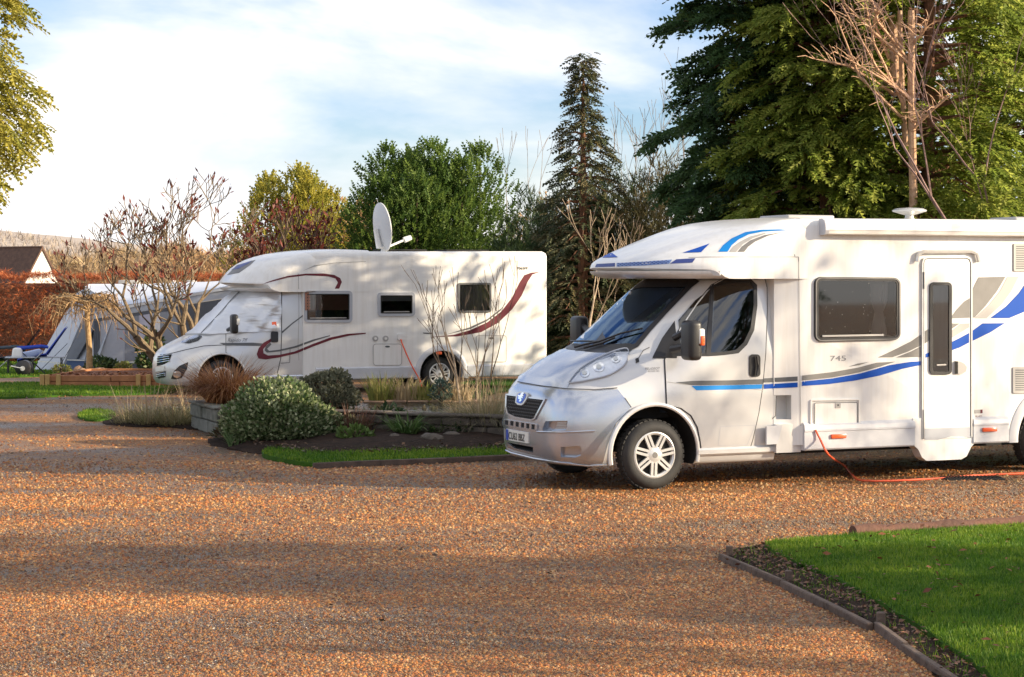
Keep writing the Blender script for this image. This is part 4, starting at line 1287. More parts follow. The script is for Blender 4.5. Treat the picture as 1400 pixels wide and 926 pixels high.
def conifer(name, base, H, Rmax, mtl, nb=110, per=46, z0=0.3, size=(.22, .40), shape=0.8, seed=1, label='', cat='tree', group=None, droop=0.25, rise=0.35, trunk_r=.14, limb_m=None, tops=1, gap=None, thin=1.0, dens_top=1.0):
    """Trunk with limbs and a crown of boughs, each bough a spray of fronds."""
    rng = np.random.default_rng(seed)
    root = empty(name, base, 0, label, cat, group)
    tr = MB(); P = []; D = []; S = []
    axes = [(0.0, 0.0, 1.0)]
    for t in range(1, tops):
        a = rng.uniform(0, 2 * PI); axes.append((math.cos(a) * Rmax * .5, math.sin(a) * Rmax * .5, rng.uniform(.7, .95)))
    for ax, ay, hs in axes:
        h = H * hs
        tr.tube([(ax * .15, ay * .15, -.1), (ax * .6, ay * .6, h * .35), (ax, ay, h * .7), (ax, ay, h * .98)], [trunk_r, trunk_r * .8, trunk_r * .45, .015], 8)
    for b in range(nb):
        ax, ay, hs = axes[b % len(axes)]
        h = H * hs
        u = (b + rng.uniform(0, 1)) / nb
        u = u ** (1.0 / dens_top)
        z = z0 + (h - z0) * u
        prof = (1 - u) ** shape * (0.55 + 0.45 * min(1, (u + .05) / .18))
        L = max(min(.25, Rmax * .08), Rmax * prof * rng.uniform(.72, 1.12)) / (1.0 if len(axes) == 1 else 1.25)
        az = b * 2.39996 + rng.uniform(-.4, .4)
        if gap and gap(z, az): continue
        o = np.array([math.cos(az), math.sin(az), 0.0]); sd = np.array([-o[1], o[0], 0])
        rs = rise * rng.uniform(.5, 1.5) * (0.6 + 0.9 * u)
        curve = lambda t: np.array([ax * min(1, z / (h * .7)), ay * min(1, z / (h * .7)), z]) + o * (L * t) + np.array([0, 0, 1.0]) * (L * (rs * t - droop * t * t * 1.4))
        if L > .45:
            tr.tube([curve(0), curve(.4), curve(.8)], [.03 + .012 * L, .02, .008], 4, cap=False)
        n = int(per * thin * (0.45 + L / Rmax))
        tt = rng.uniform(.22, 1.0, n) ** .8
        side = rng.uniform(-1, 1, n) * (0.12 + .34 * L * (1.05 - tt))
        for t, s in zip(tt, side):
            c = curve(t)
            d = o * 0.9 + sd * (np.sign(s) * (.5 + .4 * rng.random())) + np.array([0, 0, rs * .5 - droop * 1.6 * t]) + rng.normal(0, .22, 3)
            P.append(c + sd * s + np.array([0, 0, -abs(s) * .25]) + rng.normal(0, .05, 3)); D.append(d); S.append(rng.uniform(*size) * (0.8 + .4 * t))
        # the bough's tip
        P.append(curve(1.0)); D.append(o + np.array([0, 0, rs - droop * 2])); S.append(size[1])
    P = np.array(P); D = np.array(D); S = np.array(S)
    X, Y, Z = frames(D, rng, .5)
    v, f = scatter(FROND[0], FROND[1], P, X, Y, Z, S)
    tr.build('trunk', limb_m or M['bark_red'], root, fixn=False)
    np_mesh('crown', v, f, mtl, root)
    return root

def bush(name, base, rx, ry, rz, mtl, n, size, seed, label, cat='shrub', group=None, zoff=0.0, lumps=9, tmpl=LEAF, inner=.72, stem_m=None, up=.5, stems=7, low=.35, parts=('stem', 'foliage')):
    """Leaves in the outer part of a lumpy rounded crown, on a few stems."""
    rng = np.random.default_rng(seed)
    root = empty(name, base, 0, label, cat, group)
    d = unit(rng.normal(0, 1, (n, 3))); d[:, 2] = np.abs(d[:, 2]) * 1.0 - (1 + low) * (rng.random(n) < .45) * np.abs(d[:, 2])
    lc = unit(rng.normal(0, 1, (lumps, 3))); lc[:, 2] = np.abs(lc[:, 2])
    k = np.max(np.exp(-((d[:, None, :] - lc[None]) ** 2).sum(-1) / .16), axis=1)
    r = (0.80 + .26 * k) * (inner + (1 - inner) * rng.random(n) ** .6) + rng.normal(0, .015, n)
    p = d * r[:, None] * np.array([rx, ry, rz]) + np.array([0, 0, zoff + rz * .32])
    keep = p[:, 2] > .02
    p = p[keep]; d = d[keep]
    X, Y, Z = frames(d * .8 + rng.normal(0, .55, d.shape) + np.array([0, 0, up]), rng, .8)
    v, f = scatter(tmpl[0], tmpl[1], p, X, Y, Z, rng.uniform(*size, len(p)))
    st = MB()
    for i in range(stems):
        a = rng.uniform(0, 2 * PI); q = rng.uniform(.35, .75)
        st.tube([(0, 0, -.05), (math.cos(a) * rx * q * .4, math.sin(a) * ry * q * .4, rz * .5), (math.cos(a) * rx * q, math.sin(a) * ry * q, rz * .95 + zoff)], [.03, .02, .008], 5)
    st.build(parts[0], stem_m or M['bark'], root, fixn=False)
    np_mesh(parts[1], v, f, mtl, root)
    return root

def blades(n, base, rng, L, lean, droop, width, seg=4, az=None):
    """Curved tapering grass blades: base (n,3), arrays or numbers for the rest -> verts, quads"""
    az = rng.uniform(0, 2 * PI, n) if az is None else az
    L = np.broadcast_to(L, n); lean = np.broadcast_to(lean, n); droop = np.broadcast_to(droop, n); width = np.broadcast_to(width, n)
    o = np.stack([np.cos(az), np.sin(az), np.zeros(n)], 1)
    fa = az + rng.uniform(-.9, .9, n) + PI / 2
    s = np.stack([np.cos(fa), np.sin(fa), np.zeros(n)], 1)
    V = []
    for i in range(seg + 1):
        t = i / seg
        c = base + o * (L * (lean * t + droop * .5 * t * t))[:, None] + np.array([0, 0, 1.0]) * (L * (t - droop * .62 * t ** 2.4 - lean * .25 * t))[:, None]
        w = (width * (1 - t) ** .7 * .5 + .0004)[:, None]
        V += [c - s * w, c + s * w]
    v = np.stack(V, 1)
    m = 2 * (seg + 1)
    q = np.array([(2 * i, 2 * i + 1, 2 * i + 3, 2 * i + 2) for i in range(seg)], dtype=np.int32)
    f = q[None] + (np.arange(n) * m)[:, None, None]
    return v.reshape(-1, 3), f.reshape(-1, 4)

def grass_clump(name, base, n, r, L, lean, droop, width, mtl, seed, label, cat='grass', group=None, plumes=None, az_bias=None):
    rng = np.random.default_rng(seed)
    root = empty(name, base, 0, label, cat, group)
    a = rng.uniform(0, 2 * PI, n); rr_ = r * np.sqrt(rng.random(n))
    b = np.stack([rr_ * np.cos(a), rr_ * np.sin(a), np.full(n, -.02)], 1)
    az = a + rng.normal(0, .6, n)
    v, f = blades(n, b, rng, rng.uniform(L * .55, L * 1.05, n), rng.uniform(lean * .2, lean * 1.4, n), rng.uniform(droop * .3, droop * 1.3, n), rng.uniform(width * .6, width * 1.3, n), 5, az)
    np_mesh('blades', v, f, mtl, root)
    if plumes:
        k, pm = plumes
        a = rng.uniform(0, 2 * PI, k)
        b = np.stack([r * .5 * np.cos(a), r * .5 * np.sin(a), np.zeros(k)], 1)
        v, f = blades(k, b, rng, rng.uniform(L * .9, L * 1.25, k), rng.uniform(0, lean * .7, k), rng.uniform(.05, .35, k), .012, 5, a)
        np_mesh('seed_heads', v, f, pm, root)['kind'] = 'stuff'
    return root

def branch(mb, p, d, L, r, depth, rng, tips, spread=.6, kids=(2, 3), shrink=.72, n=5, up=.15, curve=.18, minr=.004, side=0):
    d = d.normalized()
    q = []; pts = [p]; dd = d.copy()
    segs = 3 if depth > 1 else 2
    for i in range(segs):
        dd = (dd + Vector((rng.uniform(-1, 1), rng.uniform(-1, 1), rng.uniform(-.6, 1))) * curve + Vector((0, 0, up * .3))).normalized()
        p = p + dd * (L / segs); pts.append(p)
    r1 = max(minr, r * .62)
    mb.tube(pts, [r + (r1 - r) * i / segs for i in range(segs + 1)], n if r > .03 else (4 if r > .012 else 3), cap=False)
    if depth <= 0:
        tips.append((p, dd)); return
    for k in range(rng.randint(*kids)):
        t = dd.orthogonal().normalized()
        t.rotate(Matrix.Rotation(rng.uniform(0, 2 * PI), 3, dd))
        nd = dd + t * rng.uniform(spread * .5, spread * 1.2) + Vector((0, 0, up))
        start = pts[-1] if k < 2 else pts[-2]
        branch(mb, start, nd, L * shrink * rng.uniform(.75, 1.15), r1 * rng.uniform(.7, .95), depth - 1, rng, tips, spread, kids, shrink, n, up, curve, minr)
    for k in range(side):
        j = rng.randint(1, len(pts) - 1)
        t = dd.orthogonal().normalized(); t.rotate(Matrix.Rotation(rng.uniform(0, 2 * PI), 3, dd))
        branch(mb, pts[j], dd * .5 + t, L * .4, max(minr, r1 * .35), max(0, min(1, depth - 2)), rng, tips, spread, (2, 3), shrink, 3, up, curve, minr)

def bare_tree(name, base, H, mtl, seed, label, cat='tree', group=None, r=.09, depth=5, first=.34, stems=1, spread=.55, kids=(2, 3), up=.15, lean=(0, 0), shrink=.74, leafm=None, leaf_n=3, leaf_size=(.05, .1), minr=.004, side=0, stem_spread=.3, curve=.18, leafname='buds', leaf_t=LEAF, leaf_part=1.0, twig_n=0, twig_L=.3):
    rng = random.Random(seed); nr = np.random.default_rng(seed)
    root = empty(name, base, 0, label, cat, group)
    mb = MB(); tips = []
    for s in range(stems):
        a = 2 * PI * s / max(1, stems) + rng.uniform(-.4, .4)
        sp = stem_spread * rng.uniform(.4, 1.1) if stems > 1 else 0
        off = Vector((math.cos(a), math.sin(a), 0)) * (.05 if stems > 1 else 0)
        branch(mb, Vector((0, 0, -.08)) + off, Vector((lean[0] + sp * math.cos(a), lean[1] + sp * math.sin(a), 1)), H * first * rng.uniform(.85, 1.1), r * rng.uniform(.7, 1), depth, rng, tips, spread, kids, shrink, 7, up, curve, minr, side)
    if twig_n:
        for p, d in list(tips):
            for k in range(twig_n):
                t = (d + Vector((rng.uniform(-1, 1), rng.uniform(-1, 1), rng.uniform(-.5, 1))) * .7).normalized()
                e = p + t * twig_L * rng.uniform(.5, 1.2)
                mb.tube([p, (p + e) / 2 + Vector((rng.uniform(-.03, .03),) * 3), e], [minr, minr * .8, minr * .4], 3, cap=False)
                tips.append((e, t))
    mb.build('trunk', mtl, root, fixn=False)
    if leafm is not None:
        P = np.array([tuple(p) for p, d in tips for _ in range(leaf_n)]); D = np.array([tuple(d) for p, d in tips for _ in range(leaf_n)])
        P = P + nr.normal(0, .06 if leaf_n > 1 else .005, P.shape)
        X, Y, Z = frames(D + nr.normal(0, .5 if leaf_n > 1 else .12, D.shape), nr, .8)
        k = nr.random(len(P)) < leaf_part
        v, f = scatter(leaf_t[0], leaf_t[1], P[k], X[k], Y[k], Z[k], nr.uniform(*leaf_size, int(k.sum())))
        np_mesh(leafname, v, f, leafm, root)['kind'] = 'stuff'
    return root, tips

def sheet(name, pts, z, m, kind='structure', px=True, dz=0.0, wob=0.0, seed=0, step=.5, dome=0.0, edge=0.0):
    """A ground sheet with the given outline, following the ground. Its edge turns down into the ground."""
    w = [G(*p) for p in pts] if px else [Vector((*p, 0)) for p in pts]
    poly = [(p.x, p.y) for p in w]
    poly = resample(catmull(poly, 4) if len(poly) > 4 else poly, step)
    rng = random.Random(seed)
    if wob: poly = [(x + rng.uniform(-wob, wob), y + rng.uniform(-wob, wob)) for x, y in poly]
    v2, fs = tri2d(poly, step)
    n = len(v2); vs = []
    for x, y in v2:
        e = min((Vector((x, y)) - Vector(q)).length for q in poly) if dome else 0
        vs.append((x, y, zg(x, y) + z + dome * (1 - math.exp(-e / .5)) + (rng.uniform(-edge, edge) if edge else 0)))
    cnt = {}
    for f in fs:
        for a, b in zip(f, f[1:] + f[:1]):
            k = (min(a, b), max(a, b)); cnt[k] = cnt.get(k, 0) + 1
    low = {}; fs = list(fs)
    for (a, b), c in cnt.items():
        if c == 1:
            for q in (a, b):
                if q not in low:
                    low[q] = len(vs); vs.append((vs[q][0], vs[q][1], zg(vs[q][0], vs[q][1]) - .05))
            fs.append((a, b, low[b], low[a]))
    o = MB().add(vs, fs).build(name, m, smooth=True)
    o['kind'] = kind
    return o, poly

# ------------------------------------------------------------------ ground materials
def gravel_mat():
    m, n, l, b = new_mat('orange_gravel')
    tc = n.new('ShaderNodeTexCoord')
    def vor(scale, feat='F1'):
        v = n.new('ShaderNodeTexVoronoi'); v.inputs['Scale'].default_value = scale; v.feature = feat
        l.new(tc.outputs['Object'], v.inputs['Vector']); return v
    v1 = vor(60)
    sep = n.new('ShaderNodeSeparateColor'); l.new(v1.outputs['Color'], sep.inputs[0])
    rp = n.new('ShaderNodeValToRGB'); e = rp.color_ramp.elements
    cols = [(0, (.09, .05, .03)), (.14, (.26, .11, .04)), (.32, (.44, .195, .05)), (.52, (.52, .28, .085)), (.68, (.36, .14, .042)), (.82, (.55, .34, .13)), (.93, (.25, .19, .12)), (1, (.56, .41, .22))]
    e[0].position, e[0].color = 0, (*cols[0][1], 1); e[1].position, e[1].color = 1, (*cols[-1][1], 1)
    for p, c in cols[1:-1]:
        k = e.new(p); k.color = (*c, 1)
    l.new(sep.outputs[0], rp.inputs[0])
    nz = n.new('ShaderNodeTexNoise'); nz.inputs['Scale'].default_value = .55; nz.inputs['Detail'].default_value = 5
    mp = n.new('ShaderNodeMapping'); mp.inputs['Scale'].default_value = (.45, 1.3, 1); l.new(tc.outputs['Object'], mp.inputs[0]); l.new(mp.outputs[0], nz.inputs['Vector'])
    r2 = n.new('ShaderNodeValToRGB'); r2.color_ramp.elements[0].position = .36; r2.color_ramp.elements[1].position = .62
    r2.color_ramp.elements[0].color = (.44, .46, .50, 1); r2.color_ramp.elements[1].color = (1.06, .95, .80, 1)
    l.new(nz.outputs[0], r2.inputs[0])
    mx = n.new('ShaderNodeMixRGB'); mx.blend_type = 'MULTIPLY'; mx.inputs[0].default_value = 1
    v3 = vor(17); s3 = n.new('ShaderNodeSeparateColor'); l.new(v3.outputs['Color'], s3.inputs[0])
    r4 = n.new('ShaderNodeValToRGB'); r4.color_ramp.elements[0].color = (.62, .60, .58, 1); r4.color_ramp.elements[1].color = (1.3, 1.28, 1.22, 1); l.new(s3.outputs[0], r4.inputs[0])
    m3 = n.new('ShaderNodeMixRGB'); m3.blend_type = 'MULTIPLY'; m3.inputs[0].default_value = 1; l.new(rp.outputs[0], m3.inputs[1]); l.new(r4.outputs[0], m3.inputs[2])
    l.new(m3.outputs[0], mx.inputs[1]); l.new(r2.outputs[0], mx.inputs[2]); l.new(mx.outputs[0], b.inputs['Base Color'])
    b.inputs['Specular IOR Level'].default_value = .5
    rr_ = n.new('ShaderNodeMapRange'); rr_.inputs[1].default_value = .36; rr_.inputs[2].default_value = .62; rr_.inputs[3].default_value = .30; rr_.inputs[4].default_value = .7
    l.new(nz.outputs[0], rr_.inputs[0]); l.new(rr_.outputs[0], b.inputs['Roughness'])
    v2 = vor(60, 'DISTANCE_TO_EDGE')
    r3 = n.new('ShaderNodeValToRGB'); r3.color_ramp.elements[1].position = .35; l.new(v2.outputs[0], r3.inputs[0])
    ad = n.new('ShaderNodeMath'); ad.operation = 'MULTIPLY_ADD'; ad.inputs[1].default_value = .5
    l.new(sep.outputs[1], ad.inputs[0]); l.new(r3.outputs[0], ad.inputs[2])
    bp = n.new('ShaderNodeBump'); bp.inputs['Strength'].default_value = 1.0; bp.inputs['Distance'].default_value = .02
    l.new(ad.outputs[0], bp.inputs['Height']); l.new(bp.outputs[0], b.inputs['Normal'])
    return m

def stone_mat(name, cols):
    m, n, l, b = new_mat(name)
    g = n.new('ShaderNodeNewGeometry'); rp = n.new('ShaderNodeValToRGB'); e = rp.color_ramp.elements
    e[0].position, e[0].color = 0, (*cols[0], 1); e[1].position, e[1].color = 1, (*cols[-1], 1)
    for i, c in enumerate(cols[1:-1]):
        k = e.new((i + 1) / (len(cols) - 1)); k.color = (*c, 1)
    l.new(g.outputs['Random Per Island'], rp.inputs[0])
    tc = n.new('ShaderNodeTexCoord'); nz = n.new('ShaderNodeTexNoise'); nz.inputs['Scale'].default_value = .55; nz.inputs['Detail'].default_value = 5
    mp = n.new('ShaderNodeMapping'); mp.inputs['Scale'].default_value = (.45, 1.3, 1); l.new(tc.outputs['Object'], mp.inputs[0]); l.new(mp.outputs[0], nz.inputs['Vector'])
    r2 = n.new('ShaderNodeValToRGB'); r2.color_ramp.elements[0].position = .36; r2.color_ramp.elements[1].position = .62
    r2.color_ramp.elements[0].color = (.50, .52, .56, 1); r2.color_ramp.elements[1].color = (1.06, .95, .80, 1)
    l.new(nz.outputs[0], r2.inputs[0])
    mx = n.new('ShaderNodeMixRGB'); mx.blend_type = 'MULTIPLY'; mx.inputs[0].default_value = 1
    l.new(rp.outputs[0], mx.inputs[1]); l.new(r2.outputs[0], mx.inputs[2]); l.new(mx.outputs[0], b.inputs['Base Color'])
    b.inputs['Roughness'].default_value = .5; b.inputs['Specular IOR Level'].default_value = .45
    return m

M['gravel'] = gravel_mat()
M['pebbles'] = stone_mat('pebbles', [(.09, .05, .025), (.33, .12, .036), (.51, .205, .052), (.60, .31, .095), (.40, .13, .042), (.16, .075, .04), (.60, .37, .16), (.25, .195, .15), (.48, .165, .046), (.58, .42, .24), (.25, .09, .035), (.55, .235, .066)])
M['soil'] = mat('dark_soil', (.045, .028, .020), .95, spec=.1, col2=(.015, .011, .009), vscale=9, bump=.9, bscale=28)
M['mulch'] = mat('bark_mulch', (.26, .10, .05), .95, col2=(.09, .04, .025), vscale=14, bump=.9, bscale=40)
M['lawn'] = mat('lawn_base', (.055, .13, .014), .9, spec=.1, col2=(.03, .075, .010), vscale=5, bump=.6, bscale=60)
M['grass'] = leaf_mat('grass_blades', [(.05, .13, .010), (.10, .22, .016), (.16, .29, .024), (.24, .33, .05)], .45, patch=1.6)
M['timber'] = mat('weathered_timber', (.14, .095, .07), .85, col2=(.06, .042, .034), vscale=7, bump=.5, bscale=30)
M['log'] = mat('log_timber', (.17, .075, .045), .8, col2=(.085, .04, .027), vscale=5, bump=.5, bscale=25)
M['new_timber'] = mat('orange_timber', (.42, .18, .075), .8, col2=(.30, .12, .05), vscale=5, bump=.3, bscale=30)
M['new_timber2'] = mat('yellow_timber', (.55, .33, .12), .8, var=.3, vscale=8)
M['stone'] = mat('garden_stone', (.13, .105, .085), .9, col2=(.05, .043, .035), vscale=8, bump=.6, bscale=25)
M['concrete'] = mat('mossy_concrete', (.22, .22, .20), .9, col2=(.09, .105, .08), vscale=5, bump=.4, bscale=30)
M['coping'] = mat('tan_coping_stone', (.34, .22, .14), .85, col2=(.18, .11, .07), vscale=9, bump=.5, bscale=25)

# ------------------------------------------------------------------ ground
def build_ground():
    xs = [-900, -300, -120, -60, -40, -30, -20, -15, -10, -5, 0, 5, 10, 15, 20, 30, 40, 60, 120, 300, 900]
    ys = [-60, -10, 2, 8, 12, 16, 20, 24, 28, 32, 34, 36, 38, 40, 42, 44, 46, 48, 50, 52, 54, 56, 58, 62, 80, 130, 300, 900, 2500]
    vs = [(x, y, zg(x, y)) for y in ys for x in xs]
    n = len(xs)
    fs = [(j * n + i, j * n + i + 1, (j + 1) * n + i + 1, (j + 1) * n + i) for j in range(len(ys) - 1) for i in range(n - 1)]
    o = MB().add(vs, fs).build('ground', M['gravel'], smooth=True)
    o['kind'] = 'structure'
    # loose stones of the gravel near the camera
    rng = np.random.default_rng(5)
    P = []
    for d0, d1, dens in ((9.9, 12.0, 2400), (12.0, 14.0, 1800), (14.0, 16.5, 1250), (16.5, 19.5, 700), (19.5, 23, 380), (23, 28, 110), (28, 36, 40)):
        hw = .268 * d1
        k = int((d1 - d0) * 2 * hw * dens)
        p = np.stack([rng.uniform(-hw, hw, k), rng.uniform(d0, d1, k)], 1)
        P.append(p[np.abs(p[:, 0]) < .268 * p[:, 1]])
    P = np.concatenate(P)
    keep = np.ones(len(P), bool)
    for poly in NO_STONES:
        q = np.array(poly); ins = np.zeros(len(P), bool); j = len(q) - 1
        for i in range(len(q)):
            c = ((q[i, 1] > P[:, 1]) != (q[j, 1] > P[:, 1]))
            with np.errstate(divide='ignore', invalid='ignore'):
                c &= P[:, 0] < (q[j, 0] - q[i, 0]) * (P[:, 1] - q[i, 1]) / (q[j, 1] - q[i, 1]) + q[i, 0]
            ins ^= c; j = i
        keep &= ~ins
    P = P[keep]; k = len(P)
    pos = np.concatenate([P, np.full((k, 1), .0)], 1)
    a = rng.uniform(0, 2 * PI, k)
    X = np.stack([np.cos(a), np.sin(a), rng.normal(0, .18, k)], 1); X = unit(X)
    Z = unit(np.stack([rng.normal(0, .28, k), rng.normal(0, .28, k), np.ones(k)], 1)); Y = unit(np.cross(Z, X)); Z = np.cross(X, Y)
    tv = [(.5, 0, -.05), (.1, .42, -.05), (-.46, .14, -.05), (-.06, -.44, -.05), (.16, .08, .34), (-.16, -.06, .36)]
    tf = [(0, 1, 4), (1, 5, 4), (1, 2, 5), (2, 3, 5), (3, 4, 5), (3, 0, 4)]
    sc = np.clip(rng.gamma(5, .0026, k) + .0065, .009, .036) * np.clip(P[:, 1] / 12.5, 1.0, 1.7)
    v, f = scatter(tv, tf, pos, X, Y * rng.uniform(.6, 1.1, (k, 1)), Z * rng.uniform(.6, 1.2, (k, 1)), sc)
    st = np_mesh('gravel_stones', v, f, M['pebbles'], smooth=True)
    st['kind'] = 'stuff'
NO_STONES = []
# ------------------------------------------------------------------ lawn on the right, with its edging
lawn, lawn_poly = sheet('lawn', [(1047, 750), (1100, 743), (1165, 738), (1280, 730), (1420, 722), (1500, 720), (1520, 800), (1520, 960), (1395, 960), (1345, 925), (1318, 904), (1260, 866), (1210, 834), (1150, 800), (1090, 775)], .035, M['lawn'], wob=.02, seed=3, step=.35, dome=.05)
soil1, soil1_poly = sheet('soil_border', [(990, 758), (1040, 747), (1062, 747), (1105, 778), (1165, 806), (1225, 845), (1275, 878), (1330, 915), (1360, 940), (1300, 940), (1262, 905), (1212, 866), (1140, 830), (1075, 800), (1030, 779)], .012, M['soil'], wob=.015, seed=4, step=.2, edge=.012)
NO_STONES += [lawn_poly, soil1_poly]

def grass_on(name, poly, n, L, width, mtl, seed, zbase, kind='stuff', cond=None, dome=None):
    rng = np.random.default_rng(seed)
    xs = [p[0] for p in poly]; ys = [p[1] for p in poly]
    k = n * 3
    x = rng.uniform(min(xs), max(xs), k); y = rng.uniform(min(ys), max(ys), k)
    q = np.array(poly); ins = np.zeros(k, bool); j = len(q) - 1
    for i in range(len(q)):
        c = ((q[i, 1] > y) != (q[j, 1] > y))
        with np.errstate(divide='ignore', invalid='ignore'):
            c &= x < (q[j, 0] - q[i, 0]) * (y - q[i, 1]) / (q[j, 1] - q[i, 1]) + q[i, 0]
        ins ^= c; j = i
    ins &= np.abs(x) < .275 * y + .3
    x, y = x[ins][:n], y[ins][:n]
    z = np.array([zg(a, b) for a, b in zip(x, y)]) + zbase
    if dome:
        e = np.full(len(x), 1e9)
        for i in range(len(q)): e = np.minimum(e, np.hypot(x - q[i, 0], y - q[i, 1]))
        z = z + dome * (1 - np.exp(-e / .5))
    b = np.stack([x, y, z], 1)
    v, f = blades(len(x), b, rng, rng.uniform(L * .5, L * 1.2, len(x)), rng.uniform(0, .5, len(x)), rng.uniform(0, .6, len(x)), width, 2)
    o = np_mesh(name, v, f, mtl); o['kind'] = kind
    return o
grass_on('grass', lawn_poly, 62000, .045, .0062, M['grass'], 11, .03, dome=.05)

def leaf_litter(name, poly, n, size, cols, seed, z=.05):
    rng = np.random.default_rng(seed); P = []
    xs = [p[0] for p in poly]; ys = [p[1] for p in poly]
    while len(P) < n:
        x, y = rng.uniform(min(xs), max(xs)), rng.uniform(min(ys), max(ys))
        if inside((x, y), poly): P.append((x, y, zg(x, y) + z + rng.uniform(0, .03)))
    P = np.array(P); a = rng.uniform(0, 2 * PI, n)
    X, Y, Z = frames(np.stack([np.cos(a), np.sin(a), rng.normal(0, .3, n)], 1), rng, .35)
    v, f = scatter(LEAF[0], LEAF[1], P, X, Y, Z, rng.uniform(*size, n))
    o = np_mesh(name, v, f, leaf_mat(name + '_tones', cols, .1)); o['kind'] = 'stuff'
leaf_litter('fallen_leaves', lawn_poly, 160, (.035, .075), [(.12, .04, .02), (.22, .08, .03), (.08, .035, .02)], 5, .09)
leaf_litter('stray_leaves', [(-2.6, 10.4), (2.2, 10.4), (1.7, 15), (3, 19.5), (-4.5, 19.5)], 130, (.025, .06), [(.10, .035, .02), (.05, .03, .02), (.16, .07, .03), (.03, .03, .025)], 15, .02)
leaf_litter('mulch_chips', soil1_poly, 900, (.02, .055), [(.16, .075, .04), (.05, .03, .02), (.28, .14, .08), (.10, .05, .03)], 6, .02)

def plank(a, b, h, w, z0, mtl, name, parent, tilt=0.0):
    """A board from a to b standing on the ground."""
    a = Vector(a); b = Vector(b); d = (b - a); L = d.length; d.normalize()
    q = d.to_track_quat('X', 'Z').to_matrix()
    q = q @ Matrix.Rotation(tilt, 3, 'X')
    mb = MB(); vs, fs = rbox((0, 0, 0), (L, w, h), min(w, h) * .16, 1)
    rr_ = random.Random(int(abs(a.x * 977 + a.y * 131)))
    mb.add([q @ (v + Vector((0, 0, rr_.uniform(-.004, .004)))) + (a + b) / 2 + Vector((0, 0, z0 + h / 2)) for v in vs], fs)
    return mb.build(name, mtl, parent)

edg = empty('timber_edging', G(985, 757), 0, 'low weathered timber edging boards between the gravel and the dark soil, bottom right', 'edging')
def c8(x, y): return (940 + x / 3.043, 680 + y / 3.045)
e_pts = [((138, 262), (276, 318)), ((278, 322), (396, 372)), ((396, 376), (580, 466)), ((581, 464), (762, 556)), ((786, 552), (905, 640)), ((903, 642), (1130, 800))]
for i, (a, b) in enumerate(e_pts):
    A, B = G(*c8(*a)), G(*c8(*b))
    o = plank(A - edg.location, B - edg.location, .065, .045, -.015, M['timber'], 'board', edg, tilt=R((-6, 4, -3, 7, -8, 3)[i]))
for a in ((150, 255), (395, 362), (776, 545)):
    A = G(*c8(*a)) - edg.location
    mb = MB(); mb.add(*rbox((A.x + .05, A.y + .05, .03), (.05, .05, .12), .006, 1)); mb.build('peg', M['timber'], edg)
# the log behind the lawn
A, B = G(1166, 737), G(1460, 720)
lg = empty('log_edging', A, 0, 'long round reddish log lying along the far edge of the lawn', 'log')
d = (B - A)
pts = []; rad = []
for i in range(15):
    t = i / 14
    pts.append(d * t + Vector((0, .012 * math.sin(i * 1.7), .052 + .008 * math.sin(i * 2.3)))); rad.append(.058 + .006 * math.sin(i * 1.3))
mb = MB().tube(pts, rad, 14); mb.build('log', M['log'], lg, smooth=R(50))
mb = MB()
for t in (.12, .55, .8):
    p = d * t + Vector((0, -.062, .045)); mb.add(*rbox(tuple(p), (.05, .03, .045), .01, 1))
mb.build('knot', M['timber'], lg)

# ------------------------------------------------------------------ island bed and raised pond
soil2, soil2_poly = sheet('soil_bed', [(286, 607), (310, 590), (360, 585), (480, 580), (700, 575), (790, 580), (790, 612), (700, 624), (560, 628), (440, 630), (360, 622), (315, 615)], .015, M['soil'], wob=.04, seed=8, step=.3, edge=.02, dome=.16)
strip, strip_poly = sheet('grass_strip', [(358, 624), (400, 614), (470, 613), (560, 609), (640, 605), (720, 602), (800, 600), (800, 622), (706, 627), (600, 632), (500, 636), (430, 639), (385, 633)], .05, M['lawn'], wob=.015, seed=9, step=.3, dome=.03)
grass_on('strip_grass', strip_poly, 22000, .048, .010, M['grass'], 12, .05, dome=.03)
NO_STONES += [soil2_poly, strip_poly]
ed = empty('grass_edging', G(440, 641), 0, 'thin dark timber edging along the front of the grass strip beside the near motorhome', 'edging')
ep = [(428, 641), (520, 637), (610, 633.5), (705, 629), (800, 624)]
for a, b in zip(ep, ep[1:]):
    plank(G(*a) - ed.location, G(*b) - ed.location, .075, .04, -.01, M['timber'], 'board', ed)
soil3, soil3_poly = sheet('soil_patch', [(140, 579), (160, 570), (215, 562), (262, 560), (285, 575), (282, 588), (230, 585), (180, 584)], .015, M['soil'], wob=.04, seed=10, step=.3, edge=.015, dome=.04)
tuft, tuft_poly = sheet('grass_patch', [(106, 570), (125, 563), (150, 565), (158, 571), (140, 576), (118, 576)], .03, M['lawn'], seed=11, step=.25, dome=.02)
grass_on('patch_grass', tuft_poly, 1800, .06, .012, M['grass'], 13, .03)
NO_STONES += [soil3_poly, tuft_poly]

